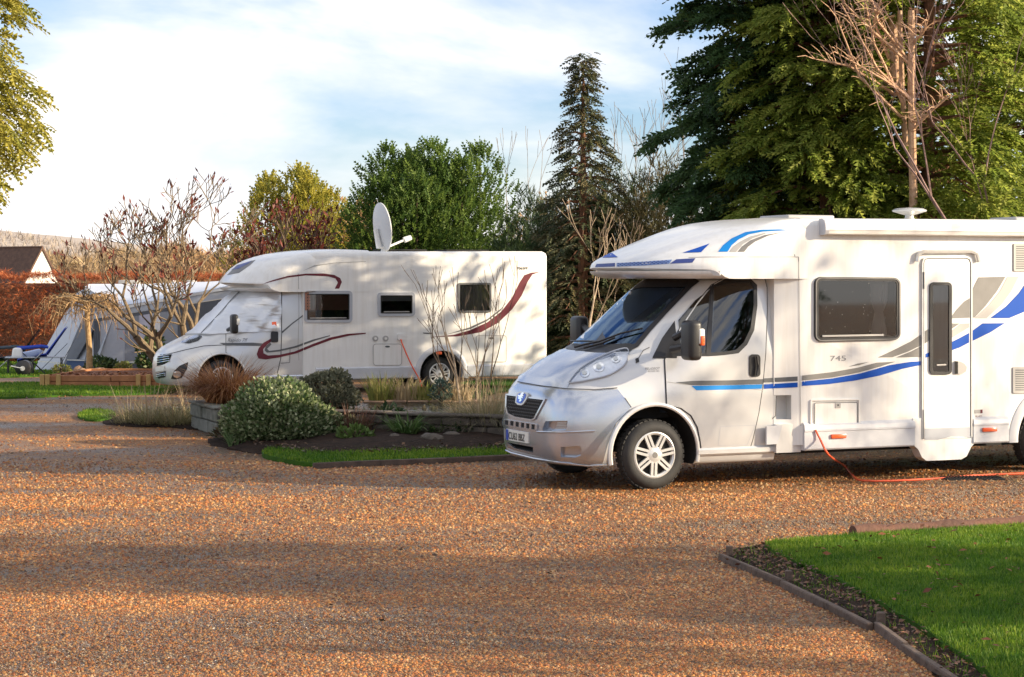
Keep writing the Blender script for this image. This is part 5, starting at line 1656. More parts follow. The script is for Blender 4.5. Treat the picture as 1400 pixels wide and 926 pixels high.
leaf_litter('bed_mulch', soil2_poly, 2600, (.03, .075), [(.12, .065, .035), (.045, .03, .02), (.20, .11, .06), (.07, .045, .03), (.10, .11, .05)], 16, .10)
leaf_litter('patch_mulch', soil3_poly, 500, (.03, .07), [(.12, .065, .035), (.045, .03, .02), (.07, .045, .03)], 17, .05)
def ground_cover(name, poly, n, seed, cols, hmax, clumps):
    rng = np.random.default_rng(seed); C = []
    xs = [p[0] for p in poly]; ys = [p[1] for p in poly]
    while len(C) < clumps:
        x, y = rng.uniform(min(xs), max(xs)), rng.uniform(min(ys), max(ys))
        if inside((x, y), poly) and not inside((x, y), strip_poly): C.append((x, y, rng.uniform(.3, 1)))
    C = np.array(C); k = rng.integers(0, clumps, n); c = C[k]
    r = rng.normal(0, .10, (n, 2)) * (.5 + c[:, 2:3])
    h = hmax * c[:, 2] * np.exp(-(r ** 2).sum(1) / .03) * rng.random(n)
    P = np.stack([c[:, 0] + r[:, 0], c[:, 1] + r[:, 1], .08 + h], 1)
    D = np.concatenate([r * 4, np.full((n, 1), .5)], 1) + rng.normal(0, .3, (n, 3))
    X, Y, Z = frames(D, rng, .8)
    v, f = scatter(LEAF[0], LEAF[1], P, X, Y, Z, rng.uniform(.04, .12, n))
    o = np_mesh(name, v, f, leaf_mat(name + '_tones', cols, .2)); o['kind'] = 'stuff'
ground_cover('bed_ground_cover', soil2_poly, 6500, 77, [(.03, .05, .02), (.06, .085, .03), (.09, .06, .035), (.05, .035, .022), (.12, .10, .05)], .26, 60)
grass_on('edge_tufts', soil1_poly, 900, .06, .006, M['grass'], 19, .0)
PA, PB, PC, PD = Vector((-4.5, 28.2, 0)), Vector((-3.92, 26.7, 0)), Vector((.25, 25.0, 0)), Vector((.7, 28.1, 0))
pond = empty('raised_pond', PB, 0, 'low raised garden pond with stone walls and still water, behind the bushes', 'pond')
def block_wall(a, b, nx, nz, H, th, mtl, name, seed, gapw=.008, jit=.012):
    rng = random.Random(seed)
    d = (b - a); L = d.length; d.normalize()
    q = d.to_track_quat('X', 'Z').to_matrix()
    for j in range(nz):
        x = 0; hh = H / nz
        off = (j % 2) * .5 * L / nx
        cuts = [0] + sorted(min(L, max(0.0, off + L / nx * (i + rng.uniform(-.15, .15)))) for i in range(1 if not off else 0, nx)) + [L]
        for c0, c1 in zip(cuts, cuts[1:]):
            if c1 - c0 < .06: continue
            vs, fs = rbox(((c0 + c1) / 2, rng.uniform(-jit, jit), hh * (j + .5)), (c1 - c0 - gapw, th + rng.uniform(-jit, jit), hh - gapw), .018, 1)
            MB().add([q @ v + a - pond.location for v in vs], fs).build(name, mtl, pond)
block_wall(PA, PB, 3, 2, .36, .18, M['concrete'], 'block', 1)
block_wall(PB, PC, 11, 3, .36, .18, M['stone'], 'stone', 2, jit=.03)
block_wall(PC, PD, 5, 2, .36, .18, M['stone'], 'stone', 3, jit=.03)
block_wall(PA + Vector((.2, 0, 0)), PD, 12, 2, .36, .18, M['stone'], 'stone', 4, jit=.02)
rngc = random.Random(12)
def coping(a, b, n, mtl, w=.27):
    d = b - a; L = d.length / n; u = d.normalized(); q = u.to_track_quat('X', 'Z').to_matrix()
    for i in range(n):
        vs, fs = rbox((L * (i + .5), rngc.uniform(-.015, .015), .380 + rngc.uniform(-.006, .006)), (L - .012, w + rngc.uniform(-.03, .03), .038 + rngc.uniform(-.006, .006)), .014, 1)
        MB().add([q @ v + a - pond.location for v in vs], fs).build('coping_stone', mtl, pond)
coping(PA, PB, 3, M['concrete'], .24); coping(PB, PC, 9, M['stone']); coping(PA + Vector((.2, 0, 0)), PD, 16, M['coping']); coping(PC, PD, 6, M['coping'])
# planted soil in the left part of the wall, water in the rest
wl_ = PB.lerp(PC, .33); wb_ = PA.lerp(PD, .36)
fill = MB().prism([(PA.x + .1, PA.y - .05), (PB.x + .1, PB.y + .05), (wl_.x, wl_.y + .05), (wb_.x, wb_.y - .05)], .02, .345, 'z').build('planter_soil', M['soil'])
fill.parent = pond; fill.location = -pond.location
wm, wnn, wll, wb = new_mat('pond_water')
wb.inputs['Base Color'].default_value = (.012, .016, .012, 1); wb.inputs['Roughness'].default_value = .04; wb.inputs['IOR'].default_value = 1.33
tcw = wnn.new('ShaderNodeTexCoord'); nzw = wnn.new('ShaderNodeTexNoise'); nzw.inputs['Scale'].default_value = 9; nzw.inputs['Detail'].default_value = 2
bpw = wnn.new('ShaderNodeBump'); bpw.inputs['Strength'].default_value = .9; bpw.inputs['Distance'].default_value = .03
wll.new(tcw.outputs['Object'], nzw.inputs['Vector']); wll.new(nzw.outputs[0], bpw.inputs['Height']); wll.new(bpw.outputs[0], wb.inputs['Normal'])
wa = MB().prism([(wl_.x, wl_.y + .02), (PC.x, PC.y + .02), (PD.x - .02, PD.y - .02), (wb_.x, wb_.y - .02)], .05, .372, 'z').build('water', wm)
wa['kind'] = 'structure'
# loose rocks in front of the pond
def rock(p, s, mtl, seed, label, group=None, flat=.6):
    rng = random.Random(seed)
    bm = bmesh.new(); bmesh.ops.create_icosphere(bm, subdivisions=2, radius=1)
    for v in bm.verts:
        k = 1 + .22 * math.sin(v.co.x * 3.1 + seed) * math.cos(v.co.y * 2.7 + seed * 2) + rng.uniform(-.07, .07)
        v.co = Vector((v.co.x * s * k, v.co.y * s * .8 * k, v.co.z * s * flat * k))
    me = bpy.data.meshes.new('rock'); bm.to_mesh(me); bm.free()
    o = mesh_obj('rock', me, mtl, None, smooth=R(35)); o.location = p
    return tag(o, label, 'rock', group)
rock(G(590, 617) + Vector((0, 0, .14)), .15, M['stone'], 1, 'larger dark rock at the foot of the pond wall, left of the tan grass', 'rocks below the pond wall')
rock(G(617, 612) + Vector((0, 0, .14)), .11, M['stone'], 2, 'small rock leaning beside the larger dark rock below the pond wall', 'rocks below the pond wall')
rock(G(540, 615) + Vector((0, 0, .14)), .10, M['stone'], 5, 'small rock in the soil between the two clumps of strap leaves', 'rocks below the pond wall')

DKL = leaf_mat('dark_low_leaves', [(.02, .045, .018), (.045, .075, .03), (.07, .10, .035)], .2)
VARIEG = leaf_mat('variegated_leaves', [(.04, .075, .022), (.10, .15, .05), (.32, .35, .19), (.07, .12, .035), (.09, .14, .045), (.40, .41, .25), (.14, .19, .075)], .2)
OLIVE = leaf_mat('olive_leaves', [(.09, .10, .06), (.15, .155, .10), (.21, .20, .13), (.12, .13, .08)], .2)
p = Vector((-2.95, 25.15, .06))
bush('variegated_bush', p, .78, .70, .62, VARIEG, 17000, (.032, .062), 21, 'large rounded bush of cream and green variegated leaves in front of the pond', zoff=-.02, lumps=16, inner=.55, low=.5, tmpl=ROUND)
bush('grey_bush', (-2.52, 26.9, .34), .44, .44, .45, OLIVE, 6500, (.03, .055), 22, 'dull grey green clipped bush behind the variegated bush', lumps=8, tmpl=ROUND)
# heap of red brown grass on the corner of the pond wall
RUST = leaf_mat('rusty_grass', [(.20, .09, .04), (.34, .16, .07), (.42, .24, .11), (.14, .06, .03), (.30, .12, .06)], .3)
TAN = leaf_mat('tan_grass', [(.36, .27, .15), (.48, .37, .22), (.28, .20, .11), (.55, .44, .28)], .35)
TANG = leaf_mat('olive_tan_grass', [(.20, .20, .09), (.34, .29, .15), (.14, .15, .06), (.42, .34, .20)], .35)
STRAP = leaf_mat('strap_leaves', [(.05, .10, .025), (.08, .16, .04), (.13, .20, .06), (.10, .14, .05)], .3)
LIME = leaf_mat('lime_leaves', [(.16, .20, .04), (.26, .27, .07), (.35, .30, .10), (.12, .17, .04)], .4)
REDST = leaf_mat('red_dead_stems', [(.11, .05, .035), (.17, .08, .05), (.08, .04, .03)], .2)
grass_clump('rust_grass', (-3.98, 27.7, .35), 2400, .25, .98, .42, 1.0, .013, RUST, 31, 'tall heap of rusty brown dead grass on the pond wall corner beside the white motorhome wheel')
grass_clump('red_stems', (-2.05, 25.35, .02), 230, .20, .62, .35, .2, .012, REDST, 32, 'bare red brown upright stems just right of the variegated bush', cat='plant')
UP = Vector((0, 0, .12))
for i, (px, py, L, lb) in enumerate(((506, 600, .62, 'dark upright strap leaved clump before the pond, next to the red stems'),
                                     (556, 609, .66, 'dark arching strap leaved clump in the middle of the soil bed'),
                                     (600, 606, .45, 'smaller dark strap leaved clump left of the wispy grass clumps'))):
    grass_clump('strap_plant', G(px, py) + UP, 130, .14, L * .78, .5, .75, .028, STRAP, 40 + i, lb, 'plant', 'strap leaved plants in the soil bed')
BRN = leaf_mat('brown_perennial', [(.10, .07, .04), (.16, .12, .07), (.08, .09, .045), (.20, .15, .09)], .2)
for i, (px, py, rx, rz, m_, lb) in enumerate(((478, 607, .30, .20, BRN, 'brown dying low perennial at the right foot of the variegated bush'),
                                              (530, 600, .34, .26, DKL, 'low dark green mound against the pond wall between the strap leaves'),
                                              (585, 598, .36, .24, BRN, 'brownish mound hanging over the pond wall, left of the wispy clumps'),
                                              (636, 607, .30, .22, DKL, 'low dark green mound at the foot of the wispy clumps'))):
    bush('low_plant', G(px, py) + UP * .8, rx, .24, rz, m_, 520, (.05, .11), 140 + i, lb, 'plant', 'low plants along the pond wall', lumps=6, inner=.4)
grass_clump('strap_plant', G(323, 612), 60, .09, .36, .5, .5, .024, leaf_mat('pale_strap_leaves', [(.12, .20, .07), (.20, .28, .12), (.10, .16, .06)], .3), 43, 'small pale strap leaved tuft at the left tip of the soil bed', 'plant', 'strap leaved plants in the soil bed')
for i, (px, w, L, n, m_, lb) in enumerate(((408, 16, .42, 130, LIME, 'yellow green tuft on the far pond edge, behind the grey bush'),
                                        (437, 16, .50, 150, LIME, 'yellow green tuft on the far pond edge, left of the widest lime clump'),
                                        (521, 26, .62, 230, LIME, 'widest sunlit lime green clump on the far pond edge'),
                                        (578, 16, .50, 150, LIME, 'sunlit lime tuft on the far pond edge below the rear wheel'),
                                        (552, 18, .60, 170, TAN, 'brownish tuft between the two sunlit lime clumps on the far pond edge'),
                                        (627, 16, .55, 150, TAN, 'pale tan tuft on the far pond edge at the foot of the bare sapling'))):
    X = (px - 700) * 28.15 / FPX
    grass_clump('pond_grass', (X, 28.2 + .05 * (i % 2), .39), int(n * .6), .18, L * .85, .25, .35, .022, m_, 50 + i, lb, 'plant', 'tufts on the far pond edge')
for i, (px, py, L, n, lb) in enumerate(((662, 606, 1.0, 900, 'big wispy tan grass clump left of the near motorhome bumper'),
                                        (690, 600, .95, 700, 'wispy tan grass clump touching the front of the near motorhome'),
                                        (640, 604, .60, 350, 'olive wispy grass clump at the left of the big tan clumps'))):
    grass_clump('wispy_grass', G(px, py) + UP * .6, n, .22, L, .55, .8, .007, TANG if i == 2 else TAN if i == 1 else TANG, 60 + i, lb, 'grass', 'wispy grass clumps by the pond', plumes=(40, TAN))
for i, (px, py, L, n, lb) in enumerate(((176, 580, .60, 220, 'leftmost thin wispy grass clump on the small soil patch'),
                                        (206, 582, .75, 260, 'tallest wispy grass clump in the middle of the small soil patch'),
                                        (238, 583, .60, 420, 'dense olive wispy clump on the small soil patch next to the block wall'),
                                        (262, 580, .70, 300, 'wispy clump leaning against the block wall of the pond'))):
    grass_clump('wispy_grass', G(px, py), n, .22, L, .7, .8, .007, TANG, 70 + i, lb, 'grass', 'wispy grass clumps on the small soil patch', plumes=(18, TAN))
bush('conifer_ball', (-1.0, 28.0, .40), .17, .17, .25, leaf_mat('blue_green_leaves', [(.05, .09, .07), (.09, .13, .10)], .15), 700, (.03, .06), 25, 'small blue green ball shrub on the far pond edge in front of the rear wheel', lumps=4)
bush('low_plant', G(484, 614) + Vector((0, 0, .08)), .22, .18, .16, leaf_mat('fresh_leaves', [(.09, .15, .03), (.15, .22, .06), (.06, .10, .02)], .3), 260, (.06, .11), 26, 'low leafy green plant in the soil before the strap leaves', 'plant', lumps=4)
bare_tree('bare_sapling', (-.60, 28.75, .0), 2.45, bark('dark_twig_bark', (.13, .095, .07), (.06, .045, .035)), 91, 'bare many stemmed sapling standing before the white motorhome at the back of the pond', r=.030, depth=4, first=.30, stems=6, spread=.38, kids=(2, 2), up=.16, stem_spread=.58, minr=.0042, curve=.10, shrink=.78, side=1)
cn = MB().tube([(0, 0, -.1), (-.10, .0, .62), (-.22, .0, 1.0)], [.016, .014, .010], 6).build('garden_cane', M['bark_pale']); cn.location = (-.72, 27.9, .38)
tag(cn, 'single pale leaning cane sticking out of the grass by the pond', 'cane')
# ------------------------------------------------------------------ left: lawns, planter, caravan and what stands round it
lw1, lw1_poly = sheet('lawn_strip', [(-30, 529), (60, 526), (150, 532), (262, 531), (275, 535), (200, 540), (100, 542), (-30, 545)], .03, M['lawn'], seed=20, step=.8, dome=.02)
grass_on('lawn_strip_grass', lw1_poly, 14000, .07, .02, M['grass'], 14, .03)
lw2, lw2_poly = sheet('back_lawn', [(-60, 516), (60, 515), (120, 512), (200, 508), (200, 494), (-60, 492)], .03, M['lawn'], seed=21, step=1.2, dome=.02)
grass_on('back_lawn_grass', lw2_poly, 16000, .08, .025, M['grass'], 15, .03)
lw3, lw3_poly = sheet('side_lawn', [(640, 545), (700, 535), (800, 532), (800, 520), (640, 522)], .03, M['lawn'], seed=22, step=1.0)

A, B = G(57, 531), G(262, 531)
pl_ = empty('timber_planter', A, 0, 'low raised bed of orange timber filled with bark mulch under the weeping tree', 'planter')
B2 = B - A
dep = Vector((.3, 3.2, 0))
def pboard(a, b, h, z0, m_, w=.05): plank(a, b, h, w, z0, m_, 'board', pl_)
pboard(Vector((0, 0, 0)), B2 * .52, .13, .0, M['new_timber']); pboard(Vector((0, 0, 0)), B2 * .46, .12, .136, M['new_timber'])
pboard(B2 * .525, B2, .13, .0, M['new_timber']); pboard(B2 * .465, B2, .12, .136, M['new_timber'])
pboard(Vector((0, 0, 0)), dep, .25, .0, M['new_timber']); pboard(B2, B2 + dep, .25, .0, M['new_timber']); pboard(dep, dep + B2, .25, .0, M['new_timber'])
for px in (59, 66, 81, 190, 204, 258):
    t = (px - 57) / (262 - 57)
    mb = MB(); q = B2 * t + Vector((0, -.065, 0)); mb.add(*rbox((q.x, q.y, .13), (.09, .07, .30), .008, 1)); mb.build('post', M['new_timber2'], pl_)
ms = MB().prism([(.03, .03), (B2.x - .03, B2.y + .03), (B2.x + dep.x - .03, B2.y + dep.y - .03), (dep.x + .03, dep.y - .03)], .02, .21, 'z').build('mulch', M['mulch'], pl_)
pp_ = [(pl_.location + v).xy[:] for v in (Vector((.1, .1, 0)), B2 + Vector((-.1, .1, 0)), B2 + dep + Vector((-.1, -.1, 0)), dep + Vector((.1, -.1, 0)))]
leaf_litter('planter_chips', pp_, 1500, (.05, .12), [(.30, .11, .05), (.16, .055, .03), (.40, .18, .08), (.10, .04, .025)], 33, .23)
zb = zg(0, 44) + .2
# weeping tree
wbase = at(122, 513, 44.5); wbase.z = zg(wbase.x, 44.5) + .2
wt = empty('weeping_tree', wbase, 0, 'small leafless weeping tree with hanging tan twigs in the timber planter', 'tree')
rw = random.Random(4)
mb = MB(); mb.tube([(0, 0, -.1), (.01, 0, .5), (-.03, 0, 1.1), (-.04, 0, 1.62), (-.06, 0, 1.74)], [.085, .065, .06, .07, .05], 9)
for i in range(17):
    a = i * 2.39996 + rw.uniform(-.3, .3); L = rw.uniform(.55, 1.15); o_ = Vector((math.cos(a), math.sin(a) * .9, 0))
    top = Vector((-.05, 0, rw.uniform(1.45, 1.70)))
    h_ = rw.uniform(.02, .22)
    pts = [top, top + o_ * L * .35 + Vector((rw.uniform(-.06, .06), 0, h_)), top + o_ * L * .72 + Vector((0, rw.uniform(-.08, .08), h_ * .5)), top + o_ * L + Vector((0, 0, -.20 - h_))]
    mb.tube(pts, [.032, .022, .014, .007], 5, cap=False)
    for k in range(15):
        t = rw.uniform(.2, .98); j = min(2, int(t * 3)); s_ = pts[j].lerp(pts[j + 1], t * 3 - j)
        o2 = (o_ + Vector((rw.uniform(-1.2, 1.2), rw.uniform(-1.2, 1.2), 0))).normalized()
        ln = rw.uniform(.15, .62)
        r1_, r2_ = rw.uniform(-.10, .10), rw.uniform(-.10, .10)
        mb.tube([s_, s_ + o2 * ln * .40 + Vector((r1_, 0, .06)), s_ + o2 * ln * .62 + Vector((r2_, r1_, -ln * .30)), s_ + o2 * ln * rw.uniform(.55, .9) + Vector((r1_, r2_, -ln * rw.uniform(.6, 1.1)))], [.009, .008, .006, .003], 3, cap=False)
mb.build('trunk', M['bark_tan'], wt, fixn=False)
for i, (px, s) in enumerate(((108, .16), (136, .14), (112, .11))):
    q = at(px, 513, 44.2 - i * .12); q.z = zg(q.x, q.y) + .25
    rock(q, s, M['coping'], 30 + i, ('tan rock left of the weeping tree trunk', 'tan rock right of the weeping tree trunk', 'smallest tan rock in front of the weeping tree trunk')[i], 'rocks at the foot of the weeping tree')
DKG = leaf_mat('dark_shrub_leaves', [(.02, .045, .018), (.04, .075, .025), (.06, .09, .03), (.03, .05, .02)], .2)
MIDG = leaf_mat('mid_green_leaves', [(.06, .10, .025), (.11, .15, .04), (.16, .17, .06)], .3)
def pb(px, depth, rx, rz, mtl, n, size, seed, name, label, **k):
    q = at(px, 510, depth); q.z = zg(q.x, q.y) + .2
    return bush(name, q, rx, rx, rz, mtl, n, size, seed, label, **k)
pb(133, 45.6, .30, .26, DKG, 500, (.07, .12), 81, 'low_shrub', 'low dark shrub right behind the weeping tree trunk', group='shrubs in the timber planter')
pb(148, 45.8, .26, .22, DKG, 400, (.07, .12), 82, 'low_shrub', 'low dark shrub against the awning skirt, between the trunk and the lime tuft', group='shrubs in the timber planter')
pb(168, 44.6, .20, .18, LIME, 300, (.06, .10), 83, 'low_shrub', 'small lime yellow tuft of a shrub in the timber planter', group='shrubs in the timber planter')
pb(84, 45.0, .22, .12, LIME, 260, (.05, .09), 84, 'low_shrub', 'flat lime tuft at the left end of the timber planter', group='shrubs in the timber planter')
pb(207, 44.2, .36, .78, leaf_mat('laurel_leaves', [(.025, .06, .018), (.05, .10, .03), (.09, .14, .05), (.20, .18, .08)], .25), 900, (.09, .16), 85, 'upright_shrub', 'dark green upright shrub beside the nose of the white motorhome', lumps=12, inner=.35)

# caravan with awning
gz = zg(0, 53)
def cp(px, py, d): return at(px, py, d)
car = empty('caravan', at(215, 500, 57.0) * 1.0, 0, 'white touring caravan behind its grey awning, roof just below the hedge top', 'caravan')
car.location.z = gz
def loc(p): return p - car.location
yf, yb = 55.6, 57.8
xl, xr_ = at(118, 400, yf).x, at(345, 400, yf).x
ztop = at(200, 388.5, yf).z
mb = MB()
prof = rounded_rect(yf, gz + .45, yb, ztop, .16, 5)
mb.prism(prof, xl, xr_, 'x')
mb.v = [tuple(Vector(v) - car.location) for v in mb.v]
mb.build('body', M['white'], car, smooth=R(30))
for px, w in ((177, 1.1), (233, .5), (262, .45)):
    c = at(px, 387, 56.6)
    mb = MB(); mb.add(*rbox((c.x - car.location.x, 56.6 - car.location.y, ztop - gz + .05), (w * .5, .5, .12), .03, 2)); mb.build('roof_vent', M['pale_stripe'], car, smooth=True)
mb = MB()
for x in (xl + 2.0, xl + 2.6):
    mb.lathe([(.0, -.09), (.22, -.09), (.30, -.05), (.30, .05), (.22, .09), (0, .09)], (x - car.location.x, yf + .25 - car.location.y, .30), 'y', 18)
mb.build('wheel', M['rubber'], car)
mb = MB(); mb.box(((xl + xr_) / 2 - car.location.x, (yf + yb) / 2 - car.location.y, .38), (xr_ - xl - .4, 1.7, .12)); mb.build('chassis', M['under'], car)

AW = mat('awning_canvas', (.52, .55, .60), .8, var=.12, vscale=2.0, bump=.25, bscale=3)
AWR = mat('awning_roof_cloth', (.60, .64, .72), .55, var=.10, vscale=1.6, bump=.4, bscale=2.2)
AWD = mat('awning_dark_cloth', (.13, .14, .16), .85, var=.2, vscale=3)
AWB = mat('awning_blue_skirt', (.09, .14, .28), .8, var=.2, vscale=3)
AWW = glass_mat('awning_window_film', (.62, .66, .70), .8, .08)
aw = empty('awning', at(200, 505, 53), 0, 'blue grey fabric awning with clear windows along the front of the caravan', 'awning')
aw.location.z = gz
def fab(name, pts, mtl, th=.015, n=(8, 6), sag=0.0, parent=None):
    """Cloth stretched between four corner points (a b along the bottom, d c along the top), with thickness."""
    a, b, c, d = [Vector(p) - aw.location for p in pts]
    nrm = (b - a).cross(d - a).normalized()
    vs = []
    for s in (0, 1):
        for j in range(n[1] + 1):
            for i in range(n[0] + 1):
                u, v = i / n[0], j / n[1]
                p = (a * (1 - u) + b * u) * (1 - v) + (d * (1 - u) + c * u) * v
                p = p + nrm * (s * th + sag * math.sin(PI * u) * math.sin(PI * v)) + nrm * (.012 * math.sin(u * 17 + v * 5))
                vs.append(p)
    W = n[0] + 1; K = W * (n[1] + 1); fs = []
    for j in range(n[1]):
        for i in range(n[0]):
            q = (j * W + i, j * W + i + 1, (j + 1) * W + i + 1, (j + 1) * W + i)
            fs.append(q[::-1]); fs.append(tuple(k + K for k in q))
    for i in range(n[0]):
        fs.append((i, i + 1, K + i + 1, K + i)); t = n[1] * W
        fs.append((t + i + 1, t + i, K + t + i, K + t + i + 1))
    for j in range(n[1]):
        fs.append(((j + 1) * W, j * W, K + j * W, K + (j + 1) * W)); fs.append((j * W + n[0], (j + 1) * W + n[0], K + (j + 1) * W + n[0], K + j * W + n[0]))
    return MB().add(vs, fs).build(name, mtl, parent or aw, smooth=R(40))
d0, d1 = 53.0, 55.5
Pp = lambda px, py, d=d0: at(px, py, d)
def gp_(px, d): q = at(px, 500, d); q.z = zg(q.x, d) + .02; return q
# roof: from the eave up to the caravan roof
fab('roof_cloth', (Pp(158, 421), Pp(345, 386.5), at(345, 383.5, d1), at(116, 392, d1)), AWR, .02, (18, 8), sag=-.06)
fab('valance', (Pp(158, 424.5) + Vector((0, -.03, 0)), Pp(345, 390) + Vector((0, -.03, 0)), Pp(345, 386.3) + Vector((0, -.03, 0)), Pp(158, 421) + Vector((0, -.03, 0))), M['white'], .015, (12, 1))
# front wall of framed panels
def band(px0, px1, t0, t1, name, mtl, dy=0.0):
    """Part of the front wall: t = 0 at the ground line, 1 at the eave"""
    def e(px): return 421 + (386.5 - 421) * (px - 158) / (345 - 158)
    def y(px, t): return 497 + (e(px) - 497) * t
    return fab(name, (Pp(px0, y(px0, t0), d0 + dy), Pp(px1, y(px1, t0), d0 + dy), Pp(px1, y(px1, t1), d0 + dy), Pp(px0, y(px0, t1), d0 + dy)), mtl, .012, (6, 6))
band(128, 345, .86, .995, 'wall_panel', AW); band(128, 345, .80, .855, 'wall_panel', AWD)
band(128, 137, .06, .80, 'wall_panel', AWD)
band(137, 171, .04, .80, 'window_panel', mat('awning_film', (.44, .46, .52), .25, coat=.3, var=.15, vscale=2))
band(171, 190, .04, .80, 'window_panel', mat('awning_grey_film', (.26, .28, .33), .2, coat=.4, var=.2, vscale=2))
band(190, 205, .04, .80, 'curtain', mat('lilac_curtain', (.58, .56, .64), .85, var=.1)); band(205, 211, .04, .80, 'wall_panel', AW); band(211, 219, .04, .80, 'curtain', M['curtain'])
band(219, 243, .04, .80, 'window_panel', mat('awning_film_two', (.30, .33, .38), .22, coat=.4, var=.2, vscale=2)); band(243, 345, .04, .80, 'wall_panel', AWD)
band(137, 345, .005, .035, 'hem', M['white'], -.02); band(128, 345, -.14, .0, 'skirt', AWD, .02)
# left side: bell of sloping cloth
fab('side_cloth', (gp_(47, 54.6), gp_(86, 54.0), at(132, 396, d1), at(104, 402, 56.0)), AW, .02, (8, 10), sag=.10)
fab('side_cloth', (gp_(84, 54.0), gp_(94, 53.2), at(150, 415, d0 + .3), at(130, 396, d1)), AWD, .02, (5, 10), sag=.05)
fab('side_cloth', (gp_(92, 53.2), gp_(128, 52.9), Pp(160, 421), at(136, 396, d1)), AW, .02, (8, 10), sag=.08)
fab('corner_skirt', (gp_(84, 52.95) - Vector((0, 0, .06)), gp_(124, 52.7) - Vector((0, 0, .06)), at(126, 492, 52.75), at(93, 491, 53.0)), AWB, .02, (6, 4))
fab('corner_hem', (at(92, 493, 52.92), at(127, 494, 52.68), at(127, 492.3, 52.68), at(92, 491.3, 52.92)), M['white'], .012, (6, 1))
fab('hem', (at(52, 495, 54.3), at(86, 498, 53.8), at(86, 496, 53.8), at(52, 493, 54.3)), M['white'], .01, (6, 1))
fab('end_gable', (at(104, 403, 56.2), at(132, 397, 55.7), at(140, 391, 55.6), at(118, 394, 56.1)), AWR, .02, (4, 4))
mb = MB()
for a, b in ((at(92, 470, 53.0), gp_(49, 51.0)), (at(104, 462, 53.0), gp_(75, 51.2)), (at(128, 440, 52.9), gp_(112, 51.0))):
    mb.tube([a - aw.location, b - aw.location], .012, 4)
mb.build('guy_rope', AWD, aw)

# camping things by the awning
def folding_chair(p, rz, mtl, label, s=1.0):
    root = empty('camping_chair', p, rz, label, 'chair', 'camping chairs on the back lawn')
    seat = MB(); n = 8; vs = []
    for i in range(n + 1):
        for j in range(n + 1):
            u, v = i / n - .5, j / n - .5
            vs.append((u * .62 * s, v * .52 * s, .40 * s - .10 * s * (1 - 4 * v * v) * .5 + .12 * s * u))
    fs = [(i * (n + 1) + j, i * (n + 1) + j + 1, (i + 1) * (n + 1) + j + 1, (i + 1) * (n + 1) + j) for i in range(n) for j in range(n)]
    k = len(vs); vs += [(x, y, z - .03) for x, y, z in vs]; fs += [tuple(q + k for q in f[::-1]) for f in fs[:]]
    seat.add(vs, fs); seat.build('seat', mtl, root, smooth=True)
    bk = MB(); vs = []
    for i in range(n + 1):
        for j in range(n + 1):
            u, v = i / n, j / n - .5
            w = .52 - .16 * u * u
            vs.append((.28 * s + .42 * s * u + .05 * (1 - 4 * v * v), v * w * s, .44 * s + .62 * s * u - .10 * s * abs(v) * u))
    m = len(vs); vs += [(x + .03, y, z - .01) for x, y, z in vs]; fs = [(i * (n + 1) + j, i * (n + 1) + j + 1, (i + 1) * (n + 1) + j + 1, (i + 1) * (n + 1) + j) for i in range(n) for j in range(n)]
    fs += [tuple(q + m for q in f[::-1]) for f in fs[:]]
    bk.add(vs, fs); bk.build('backrest', mtl, root, smooth=True)
    for y in (-.28, .28):
        MB().tube([(-.32 * s, y * s, .58 * s), (.20 * s, y * s, .62 * s), (.34 * s, y * s, .60 * s)], .03 * s, 6).build('armrest', mtl, root)
        for x0, x1 in ((-.34, .30), (.30, -.30)):
            MB().tube([(x0 * s, y * s, 0), (x1 * s * .8, y * s, .52 * s)], .013, 5).build('leg', M['alloy'] if x0 < 0 else M['black'], root)
    return root
BLUE = mat('blue_chair_fabric', (.02, .06, .42), .8, var=.2)
q = gp_(44, 51.0); folding_chair(q, R(15), BLUE, 'bright blue folding camping chair on the lawn left of the awning', 1.18)
q = gp_(10, 52.0); folding_chair(q, R(12), mat('dark_chair_fabric', (.06, .08, .10), .8, var=.3), 'dark grey folding camping chair at the left edge of the photo', 1.15)
pil = MB(); pil.add(*rbox((0, 0, 0), (.55, .40, .16), .07, 3)); po = pil.build('cushion', mat('pale_blue_cushion', (.42, .50, .68), .9), smooth=True); q = gp_(44, 51.0); po.location = q + Vector((-.02, -.02, .54)); po.rotation_euler = (0, R(-12), R(15)); tag(po, 'pale blue cushion lying on the bright blue camping chair', 'cushion')
bag = MB(); bag.add(*rbox((0, 0, .13), (.28, .24, .26), .06, 3, taper=.8)); bo = bag.build('carrier_bag', M['white'], smooth=True); q = gp_(24, 50.6); bo.location = q + Vector((0, 0, .44)); tag(bo, 'white carrier bag on the low table left of the blue chair', 'bag')
def folding_table(p, rz, w, label):
    root = empty('camping_table', p, rz, label, 'table', 'camping tables on the back lawn')
    MB().add(*rbox((0, 0, .45), (w, .45, .03), .008, 1)).build('table_top', M['grey_panel'], root)
    for x in (-.42, .42):
        for y in (-.18, .18): MB().tube([(x * w, y, 0), (x * w * .96, y, .44)], .014, 5).build('leg', M['black'], root)
    return root
folding_table(gp_(28, 50.6), R(10), .75, 'low folding table holding the white carrier bag')
folding_table(gp_(62, 51.0), R(8), 1.0, 'low grey folding table between the blue chair and the awning')
wb_root = empty('water_carrier', gp_(33, 49.4), 0, 'black round rolling water carrier lying on the lawn below the blue chair', 'water carrier')
MB().lathe([(0, -.16), (.15, -.16), (.20, -.12), (.20, .12), (.15, .16), (0, .16)], (0, 0, .20), 'y', 20).build('barrel', M['black'], wb_root, smooth=R(40))
MB().lathe([(0, -.175), (.06, -.175), (.06, -.16), (0, -.16)], (0, 0, .20), 'y', 14).build('cap', M['alloy'], wb_root)
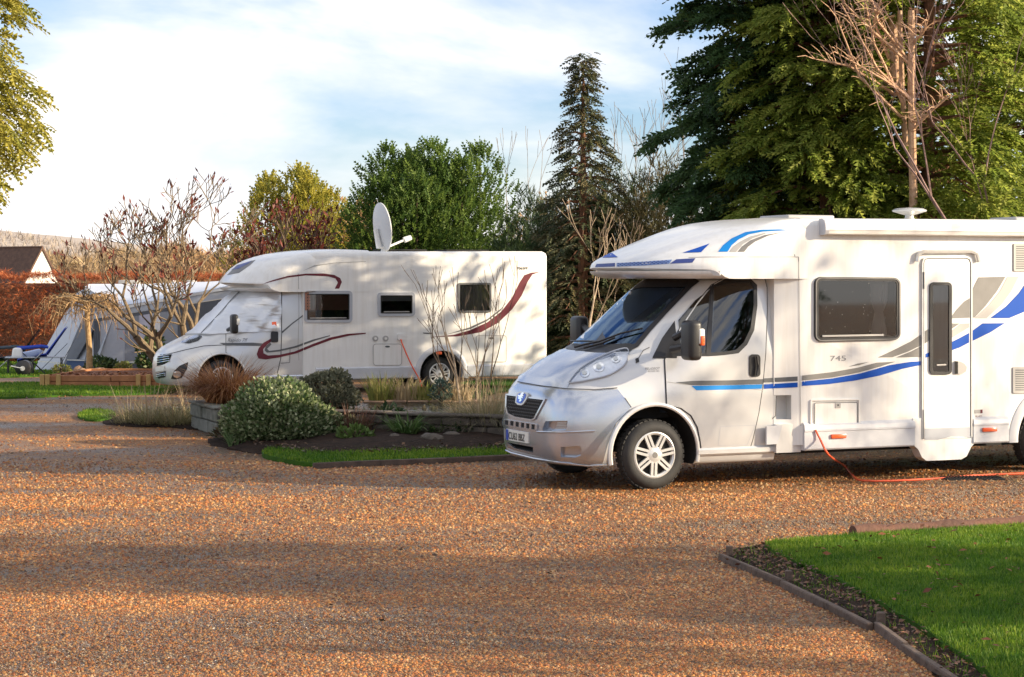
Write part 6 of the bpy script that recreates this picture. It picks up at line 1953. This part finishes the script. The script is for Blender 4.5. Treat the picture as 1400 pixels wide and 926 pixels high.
MB().tube([(0, -.18, .20), (-.28, -.20, .26), (-.28, .20, .26), (0, .18, .20)], .012, 5).build('handle', M['alloy'], wb_root)

# beech hedge
HED = leaf_mat('beech_leaves', [(.24, .06, .028), (.42, .11, .042), (.54, .18, .065), (.32, .08, .034), (.60, .25, .10)], .4)
def hedge(name, x0, x1, y, H, th, n, seed, label):
    rng = np.random.default_rng(seed)
    root = empty(name, ((x0 + x1) / 2, y, zg(0, y)), 0, label, 'hedge')
    L = x1 - x0
    core = MB(); core.add(*rbox((0, 0, H / 2 - .08), (L, th * .7, H - .3), .1, 1)); core.build('branches', M['bark_red'], root)
    k = int(n * .72)
    p1 = np.stack([rng.uniform(-L / 2, L / 2, k), -th / 2 + rng.uniform(-.06, .16, k) + .05 * np.sin(rng.uniform(0, 50, k)), rng.uniform(0, H, k)], 1)
    p1[:, 1] += .07 * np.sin(p1[:, 0] * 2.1 + p1[:, 2] * 1.7) + .05 * np.sin(p1[:, 0] * 5.3 - p1[:, 2] * 3.1)
    p2 = np.stack([rng.uniform(-L / 2, L / 2, n - k), rng.uniform(-th / 2, th / 2, n - k), H + rng.normal(0, .05, n - k)], 1)
    p2[:, 2] += .06 * np.sin(p2[:, 0] * 3.0) + .04 * np.sin(p2[:, 0] * 7.7)
    P = np.concatenate([p1, p2])
    X, Y, Z = frames(rng.normal(0, 1, P.shape) + np.array([0, -.8, .3]), rng, 1.0)
    v, f = scatter(TUFT[0], TUFT[1], P, X, Y, Z, rng.uniform(.10, .22, len(P)))
    o = np_mesh('foliage', v, f, HED, root); o['kind'] = 'stuff'
    return root
hx0 = at(-60, 380, 61).x; hx1 = at(345, 380, 61).x
hedge('beech_hedge', hx0, hx1, 61.0, at(60, 377, 60.4).z - zg(0, 61), 1.2, 16000, 3, 'long clipped red brown beech hedge behind the caravan')

# house, hill, far scrub
hs = empty('house', at(40, 378, 150) , 0, 'house with a white gable wall and dark brown tiled roof beyond the hedge', 'house')
hs.location.x += .6; hs.location.z = -.45
def hl_(px, py, d): return at(px + 11, py, d) - hs.location
g0, g1, gt = hl_(17, 378, 150), hl_(74, 378, 153), hl_(46, 337.5, 151.5)
dr_ = Vector((-9.0, 6.5, 0))
g0.z = g1.z = 1.9
b0, b1 = Vector((g0.x, g0.y, 0)), Vector((g1.x, g1.y, 0))
WH = mat('white_render', (.80, .78, .72), .8, var=.04)
MB().add([b0, b1, g1, gt, g0, b0 + dr_, b1 + dr_, g1 + dr_, gt + dr_, g0 + dr_], [(0, 1, 2, 3, 4), (9, 8, 7, 6, 5), (0, 4, 9, 5), (1, 6, 7, 2)]).build('wall', WH, hs)
ROOF = mat('brown_roof_tiles', (.13, .075, .05), .9, col2=(.07, .04, .03), vscale=3, bump=.6, bscale=4)
def slab(a, b, c, d, th, name, m_, parent):
    n = (b - a).cross(d - a).normalized() * th
    MB().add([a, b, c, d, a + n, b + n, c + n, d + n], [(3, 2, 1, 0), (4, 5, 6, 7), (0, 1, 5, 4), (1, 2, 6, 5), (2, 3, 7, 6), (3, 0, 4, 7)]).build(name, m_, parent)
ov = -dr_.normalized() * .12
up = Vector((0, 0, .06))
e0 = g0 + (g0 - gt).normalized() * .4; e1 = g1 + (g1 - gt).normalized() * .3
slab(e0 + ov + up, gt + ov + up, gt + dr_ + up, e0 + dr_ + up, -.14, 'roof', ROOF, hs)
slab(gt + ov + up, e1 + ov + up, e1 + dr_ + up, gt + dr_ + up, -.14, 'roof', ROOF, hs)
h2 = empty('house', at(104, 366, 330), 0, 'tiny far white house among the brown scrub below the hill', 'house'); h2.location.z = -.45
zz = at(104, 358, 330).z + .45
MB().add([(-1.0, 0, 0), (1.0, 0, 0), (1.0, 0, zz * .75), (0, 0, zz), (-1.0, 0, zz * .75), (-1.0, 6, 0), (1.0, 6, 0), (1.0, 6, zz * .75), (0, 6, zz), (-1.0, 6, zz * .75)], [(0, 1, 2, 3, 4), (9, 8, 7, 6, 5), (1, 6, 7, 2), (0, 4, 9, 5), (3, 2, 7, 8), (4, 3, 8, 9)]).build('wall', WH, h2)
slab(Vector((-1.2, -.1, zz * .72)), Vector((0, -.1, zz + .08)), Vector((0, 6.1, zz + .08)), Vector((-1.2, 6.1, zz * .72)), -.1, 'roof', ROOF, h2)
slab(Vector((0, -.1, zz + .08)), Vector((1.2, -.1, zz * .72)), Vector((1.2, 6.1, zz * .72)), Vector((0, 6.1, zz + .08)), -.1, 'roof', ROOF, h2)

vs = []; NX, NY = 90, 10
rh = random.Random(5)
for j in range(NY + 1):
    for i in range(NX + 1):
        x = -900 + 1800 * i / NX; y = 700 + 75 * j
        k = 1 / (1 + math.exp((x + 185) / 42))
        ht = (19 * k + 9 + 4 * math.sin(x * .013) + 2 * math.sin(x * .04 + 1)) * math.sin(min(1, j / 6) * PI / 2) ** 1.2
        vs.append((x, y, ht - 1 + rh.uniform(-.5, .5)))
fs = [(j * (NX + 1) + i, j * (NX + 1) + i + 1, (j + 1) * (NX + 1) + i + 1, (j + 1) * (NX + 1) + i) for j in range(NY) for i in range(NX)]
hill = MB().add(vs, fs).build('hill', mat('hazy_woodland_hill', (.40, .34, .29), 1, col2=(.31, .27, .24), vscale=.06, bump=1, bscale=.3), smooth=True)  # haze is put into these paler tones
hill['kind'] = 'structure'
rng = np.random.default_rng(44)
n = 9000; x = rng.uniform(-420, -120, n); t = rng.random(n)
yy = 700 + 400 * t
k_ = 1 / (1 + np.exp((x + 185) / 42)); hz = (19 * k_ + 9 + 4 * np.sin(x * .013) + 2 * np.sin(x * .04 + 1)) * np.sin(np.minimum(1, (yy - 700) / 75 / 6) * PI / 2) ** 1.2 - 1
P = np.stack([x, yy, hz], 1); X, Y, Z = frames(rng.normal(0, .5, P.shape) + np.array([0, 0, 1.2]), rng, 1.0)
v, f = scatter(TUFT[0], TUFT[1], P, X, Y, Z, rng.uniform(2.5, 5, n))
o = np_mesh('hill_woodland', v, f, leaf_mat('hazy_winter_wood', [(.34, .28, .24), (.42, .35, .29), (.28, .24, .21), (.38, .33, .25)], .1)); o['kind'] = 'stuff'  # woodland tones paled to carry the distant haze
def scrub(name, px0, px1, d0_, d1_, pyt, n, cols, seed, size):
    rng = np.random.default_rng(seed)
    d = rng.uniform(d0_, d1_, n); px = rng.uniform(px0, px1, n)
    x = (px - CX) / FPX * d
    top = np.array([at(p_, pyt + 5 * math.sin(p_ * .07) + 4 * math.sin(p_ * .023), dd).z for p_, dd in zip(px, d)])
    z = -.45 + (top + .45) * rng.random(n) ** .6
    P = np.stack([x, d, z], 1); X, Y, Z = frames(rng.normal(0, .6, P.shape) + np.array([0, 0, .9]), rng, 1.0)
    v, f = scatter(TUFT[0], TUFT[1], P, X, Y, Z, rng.uniform(*size, n))
    o = np_mesh(name, v, f, leaf_mat(name + '_tones', cols, .15)); o['kind'] = 'stuff'
scrub('far_scrub', 60, 420, 170, 230, 352, 9000, [(.36, .25, .14), (.46, .34, .20), (.26, .17, .10), (.40, .30, .13)], 61, (.7, 1.6))
scrub('near_scrub', 210, 480, 80, 100, 345, 7000, [(.36, .22, .11), (.48, .32, .16), (.26, .15, .08)], 62, (.35, .8))

# ------------------------------------------------------------------ trees
def tb(px, depth): 
    q = at(px, 400, depth); q.z = zg(q.x, depth) - .02; return q
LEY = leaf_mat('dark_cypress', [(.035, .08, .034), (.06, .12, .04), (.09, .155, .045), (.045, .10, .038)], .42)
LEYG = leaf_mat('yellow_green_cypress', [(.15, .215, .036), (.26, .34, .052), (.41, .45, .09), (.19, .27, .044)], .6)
GOLD = leaf_mat('golden_cypress', [(.24, .24, .035), (.38, .34, .05), (.48, .42, .07), (.16, .19, .03)], .45)
GRN = leaf_mat('green_cypress', [(.05, .10, .022), (.09, .16, .03), (.15, .22, .04), (.065, .12, .025)], .42)
SPR = leaf_mat('brownish_spruce', [(.045, .065, .03), (.08, .095, .042), (.14, .115, .05), (.06, .085, .04)], .25)
YG = leaf_mat('weeping_gold_cypress', [(.28, .28, .04), (.42, .38, .06), (.52, .46, .10), (.20, .23, .04)], .5)

conifer('conifer', tb(-92, 24), 9.5, 1.35, YG, nb=140, per=84, z0=3.7, size=(.10, .24), shape=.30, seed=51, label='golden green drooping conifer reaching in at the top left corner', droop=.55, rise=.35, limb_m=M['bark'])
G2 = 'big conifers behind the near motorhome'
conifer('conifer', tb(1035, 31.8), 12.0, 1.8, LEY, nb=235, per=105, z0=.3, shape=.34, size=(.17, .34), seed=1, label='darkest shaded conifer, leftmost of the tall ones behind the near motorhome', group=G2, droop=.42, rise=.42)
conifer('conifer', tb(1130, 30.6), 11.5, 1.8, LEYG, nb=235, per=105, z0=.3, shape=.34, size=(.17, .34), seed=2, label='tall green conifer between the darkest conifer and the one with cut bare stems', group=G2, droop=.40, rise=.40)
az0 = math.atan2(-1, -.25)
def gap3(z, az):
    da = (az - az0 + PI) % (2 * PI) - PI
    return z > 3.4 and abs(da) < .46
t3 = conifer('conifer', tb(1268, 30.5), 10.8, 2.2, LEYG, nb=240, per=100, z0=.3, shape=.36, size=(.17, .34), seed=3, label='sunlit conifer with cut bare reddish stems on its face, above the roof aerial', group=G2, droop=.38, rise=.35, gap=gap3)
conifer('conifer', tb(1410, 34.6), 9.8, 2.2, LEYG, nb=200, per=70, z0=.3, shape=.40, size=(.17, .34), seed=4, label='yellow green conifer at the right edge of the photo', group=G2, droop=.40, rise=.35)
# bare stems of the cut conifer
bs = MB(); rb = random.Random(9)
def W3(px, py, d): return at(px, py, d - .15) - t3.location
for pts, r0 in (([(1249, 330, 29.4), (1248, 230, 29.3), (1246, 120, 29.25), (1246, 15, 29.3)], .065), ([(1238, 200, 29.6), (1233, 110, 29.5), (1230, 15, 29.5)], .045), ([(1224, 120, 29.7), (1220, 22, 29.7)], .075)):
    bs.tube([W3(*p) for p in pts], [r0 * (1 - .25 * i / len(pts)) for i in range(len(pts))], 8)
for a, b, c in (((1248, 140), (1200, 95), (1150, 5)), ((1246, 90), (1190, 40), (1145, -5)), ((1236, 145), (1195, 60), (1180, -10)), ((1232, 160), (1175, 105), (1142, 20)), ((1246, 135), (1210, 110), (1140, 70)),
                ((1225, 130), (1160, 90), (1110, 80)), ((1240, 80), (1200, 30), (1190, -10)), ((1245, 180), (1275, 150), (1300, 130)), ((1247, 60), (1262, 45), (1270, 25)), ((1215, 80), (1195, 30), (1205, 0))):
    q = [W3(a[0], a[1], 29.3), W3(b[0], b[1], 28.95), W3(c[0], c[1], 28.8)]
    bs.tube(q, [.026, .020, .008], 5, cap=False)
    for k in range(24):
        t = rb.uniform(.15, 1); s = q[0].lerp(q[1], t * 2) if t < .5 else q[1].lerp(q[2], t * 2 - 1)
        e = s + Vector((rb.uniform(-.45, .35), rb.uniform(-.2, .1), rb.uniform(-.12, .34))) * .8
        bs.tube([s, (s + e) / 2 + Vector((0, 0, .03)), e], [.008, .006, .003], 3, cap=False)
for k in range(26):
    y = rb.uniform(25, 225); s = W3(1247, y, 29.22); e = s + Vector((rb.uniform(-.22, .26), rb.uniform(-.15, 0), rb.uniform(-.05, .12)))
    bs.tube([s, e], [.008, .003], 3, cap=False)
bs.build('bare_stems', bark('orange_bark', (.60, .40, .26), (.36, .20, .11)), t3, smooth=True, fixn=False)

def round_conifer(name, q, rx, H, m_, n, seed, label, size, tops):
    """Broad conifer: upswept sprays all over a lumpy crown that ends in several feathery tops."""
    rng = np.random.default_rng(seed)
    root = empty(name, q, 0, label, 'tree')
    P = []; D = []
    cen = [(0.0, 0.0, rx * .72, H)] + [(rng.uniform(-.52, .52) * rx, rng.uniform(-.45, .45) * rx, rx * rng.uniform(.52, .72), H * rng.uniform(.80, .99)) for _ in range(tops)]
    tr = MB(); tr.tube([(0, 0, -.1), (0, 0, H * .85)], [.14, .03], 7)
    w = np.array([c[2] * c[3] for c in cen]); w = w / w.sum()
    for (cx_, cy_, r_, h_), k_ in zip(cen, (w * n).astype(int)):
        tr.tube([(cx_ * .2, cy_ * .2, .3), (cx_, cy_, h_ * .5), (cx_, cy_, h_ * .93)], [.07, .045, .01], 5)
        u = rng.random(k_) ** .9; a = rng.uniform(0, 2 * PI, k_)
        prof = r_ * (1 - u ** 2.8) ** .7 * (.8 + .2 * np.minimum(1, u / .2))
        lump = 1 + .22 * np.sin(a * 3 + u * 9 + seed) + .16 * np.sin(a * 7 - u * 17)
        rr_ = prof * lump * (1 - .5 * rng.random(k_) ** 2.2)
        o = np.stack([np.cos(a), np.sin(a), np.zeros(k_)], 1)
        P.append(np.stack([cx_ + rr_ * o[:, 0], cy_ + rr_ * o[:, 1], .15 + u * (h_ - .15)], 1))
        D.append(o * (1.1 - .7 * u)[:, None] + np.array([0, 0, .35]) + np.array([0, 0, .9]) * u[:, None] + rng.normal(0, .38, (k_, 3)))
    P = np.concatenate(P); D = np.concatenate(D)
    X, Y, Z = frames(D, rng, .9)
    v, f = scatter(FROND[0], FROND[1], P, X, Y, Z, rng.uniform(*size, len(P)))
    tr.build('trunk', M['bark'], root, fixn=False); np_mesh('crown', v, f, m_, root)
    return root
round_conifer('golden_conifer', tb(408, 66), 2.05, at(405, 232, 66).z + .45, GOLD, 5200, 6, 'rounded golden yellow conifer behind the nose of the white motorhome', (.22, .48), 6)
round_conifer('green_conifer', tb(590, 50), 2.35, at(600, 200, 50).z + .4, GRN, 17000, 7, 'wide bright green conifer behind the satellite dish', (.17, .36), 15)
conifer('spruce', tb(797, 44), at(797, 70, 44).z + .1, 1.95, SPR, nb=110, per=46, z0=.8, shape=1.05, seed=8, label='tall narrow brownish spruce standing alone against the sky left of centre right', size=(.16, .30), rise=.25, droop=.42)
for i, (px, d, rx, H, lb) in enumerate(((728, 47.5, 1.25, 4.5, 'dark evergreen shrub directly behind the tail of the white motorhome'),
                                     (785, 45.5, 1.25, 4.5, 'dark evergreen shrub mass at the foot of the tall spruce'),
                                     (845, 45.0, 1.35, 5.0, 'dark evergreen shrub mass behind the overcab of the near motorhome'),
                                     (905, 44.0, 1.3, 4.9, 'dark evergreen shrub under the darkest conifer'))):
    q = tb(px, d)
    bush('evergreen_shrub', q, rx * 1.12, 1.1, H * .75, DKG if i != 3 else leaf_mat('brown_green_leaves', [(.04, .05, .02), (.09, .08, .03), (.14, .11, .05)], .25), 10500, (.18, .34), 100 + i, lb, group='dark evergreen shrubs behind the motorhomes', zoff=H * .02, lumps=16, inner=.5, tmpl=TUFT)
# leafless trees
TW = leaf_mat('tan_twig_tips', [(.40, .26, .13), (.52, .36, .18), (.34, .20, .10)], .3)
bare_tree('bare_tree', tb(806, 42), 4.6, M['bark_pale'], 15, 'slim pale leafless tree in front of the spruce', r=.06, depth=5, first=.30, spread=.5, kids=(2, 2), up=.25, lean=(-.02, 0), shrink=.80, minr=.007, side=1, group='leafless trees at the back')
bare_tree('bare_tree', tb(846, 43), 4.0, M['bark_pale'], 16, 'shorter pale leafless tree right of the spruce', r=.05, depth=5, first=.30, spread=.55, kids=(2, 2), up=.2, lean=(.05, 0), shrink=.80, minr=.007, side=1, group='leafless trees at the back')
bare_tree('bare_tree', tb(889, 50), 6.4, M['bark_grey'], 17, 'tallest grey leafless tree just left of the darkest conifer', r=.10, depth=5, first=.36, spread=.5, kids=(2, 3), up=.2, shrink=.76, minr=.006, side=2, group='leafless trees at the back')
bare_tree('bare_tree', tb(735, 68), 6.6, M['bark_pale'], 18, 'orange tan twiggy tree between the wide green conifer and the spruce', r=.08, depth=5, first=.26, stems=3, spread=.55, kids=(2, 3), up=.2, shrink=.74, minr=.009, leafm=TW, leaf_n=2, leaf_size=(.12, .25), group='leafless trees at the back')
bare_tree('bare_tree', tb(678, 66), 7.6, M['bark_grey'], 20, 'thin leafless tree rising above the right side of the wide green conifer', r=.06, depth=4, first=.36, spread=.4, kids=(2, 2), up=.3, shrink=.76, minr=.008, side=1, group='leafless trees at the back')
bare_tree('bare_tree', tb(474, 69), 7.0, M['bark_pale'], 19, 'tan twiggy leafless tree between the golden and the wide green conifer', r=.07, depth=5, first=.24, stems=5, spread=.6, kids=(2, 3), up=.2, shrink=.75, minr=.010, leafm=TW, leaf_n=7, leaf_size=(.12, .25), group='leafless trees at the back')
bare_tree('bare_tree', tb(1402, 29.0), 7.5, bark('pink_bark', (.34, .22, .19), (.18, .11, .10)), 23, 'reddish twigged leafless tree at the top right corner', r=.07, depth=6, first=.26, spread=.5, kids=(2, 3), up=.12, shrink=.78, minr=.004, lean=(-.06, -.02), group='leafless trees at the back')
# sumacs with red seed heads
RED = leaf_mat('red_seed_heads', [(.10, .02, .016), (.17, .045, .03), (.08, .018, .014)], .1)
sq = at(243, 445, 43.5); sq.z = zg(sq.x, 43.5)
bare_tree('sumac_tree', sq, 3.55, M['bark_sumac'], 28, 'spreading leafless sumac with dark red seed heads in front of the caravan', r=.14, depth=6, first=.40, stems=4, spread=.85, kids=(2, 3), up=.16, shrink=.74, minr=.010, leafm=RED, leaf_n=1, leaf_size=(.10, .18), leaf_t=CONE, leaf_part=.7, twig_n=0, stem_spread=1.0, side=2, curve=.24, leafname='seed_heads', group='sumacs with red seed heads')
sq = tb(384, 49)
bare_tree('sumac_tree', sq, 4.5, M['bark_sumac'], 27, 'smaller reddish sumac behind the roof of the white motorhome, below the golden conifer', r=.07, depth=5, first=.30, stems=7, spread=.6, kids=(2, 3), up=.3, shrink=.75, minr=.008, leafm=RED, leaf_n=2, leaf_size=(.12, .24), leaf_t=CONE, stem_spread=.5, leafname='seed_heads', group='sumacs with red seed heads')

# trees to the right of the photograph: they throw the shade on the gravel
def off_tree(name, p, H, seed, label, m_, **k): return bare_tree(name, p, H, m_, seed, label, group='trees right of the pitch', **k)
conifer('conifer', (14.0, 11.0, 0), 8.5, 2.1, LEY, nb=150, per=52, z0=.3, shape=.45, seed=71, label='dense conifer to the right of the lawn, outside the photo', group='trees right of the pitch', droop=.3, rise=.3)
conifer('conifer', (14.0, 23.8, 0), 9.5, 1.6, LEY, nb=120, per=40, z0=.3, shape=.42, seed=72, label='dense conifer right of the rear of the near motorhome, outside the photo', group='trees right of the pitch', droop=.3, rise=.3)
off_tree('bare_tree', (21, 17.8, 0), 8.8, 73, 'leafless tree right of the near motorhome, outside the photo', M['bark_grey'], r=.12, depth=6, first=.27, spread=.6, kids=(2, 3), up=.12, shrink=.78, minr=.012, leafm=MIDG, leaf_n=1, leaf_size=(.15, .3), leaf_part=.25)
off_tree('bare_tree', (17.0, 8.0, 0), 7.5, 75, 'sparsely leaved tree right of the lawn, outside the photo', M['bark_grey'], r=.12, depth=6, first=.26, spread=.65, kids=(2, 3), up=.1, shrink=.78, minr=.012, leafm=MIDG, leaf_n=4, leaf_size=(.14, .28))
off_tree('bare_tree', (15.0, -2.0, 0), 8.0, 76, 'leafless tree behind the camera on the right, outside the photo', M['bark_grey'], r=.14, depth=6, first=.27, spread=.6, kids=(2, 3), up=.12, shrink=.78, minr=.012)
off_tree('bare_tree', (13.5, 34.5, 0), 8.0, 74, 'leafy tree to the right behind the conifers, outside the photo', M['bark_grey'], r=.12, depth=6, first=.26, spread=.65, kids=(2, 3), up=.1, shrink=.78, minr=.012, leafm=MIDG, leaf_n=2, leaf_size=(.2, .4))

# ------------------------------------------------------------------ cables and drain
def cable(name, pts, r, label):
    o = MB().tube(catmull([tuple(p) for p in pts], 8, closed=False), r, 8).build(name, M['orange_cable'], smooth=True)
    return tag(o, label, 'cable', 'orange power cables')
V = VAN1
def onside(px, py, y=-.04): x, z = V.side(px, py, y); return V.M @ Vector((x, y, z))
def gr_(px, py, h=.012): return G(px, py) + Vector((0, 0, h))
cable('power_cable', [onside(1115, 588), onside(1121, 600, -.06), onside(1133, 622, -.14), gr_(1155, 645, .06), gr_(1170, 656), gr_(1185, 659), gr_(1220, 659), gr_(1280, 656), gr_(1330, 652), gr_(1400, 649), gr_(1480, 648)], .011,
      'orange power cable hanging from the hatch of the near motorhome and trailing over the gravel')
V = VAN2
cable('power_cable', [onside(548, 464, -.06), onside(551, 473, -.08), onside(562, 498, -.10), onside(574, 520, -.12), onside(577, 529, -.14)], .014, 'orange power cable running down from the white socket of the motorhome behind the pond')
dq = G(1330, 655)
dr0 = empty('drain_grate', dq, R(3), 'black slotted drain grate in the gravel under the orange cable', 'drain')
MB().add(*rbox((0, 0, .006), (.64, .30, .02), .004, 1)).build('frame', M['under'], dr0)
for i in range(15):
    MB().add(*rbox((-.28 + i * .04, 0, .021), (.016, .25, .012), .003, 1)).build('bar', M['black'], dr0)
build_ground()
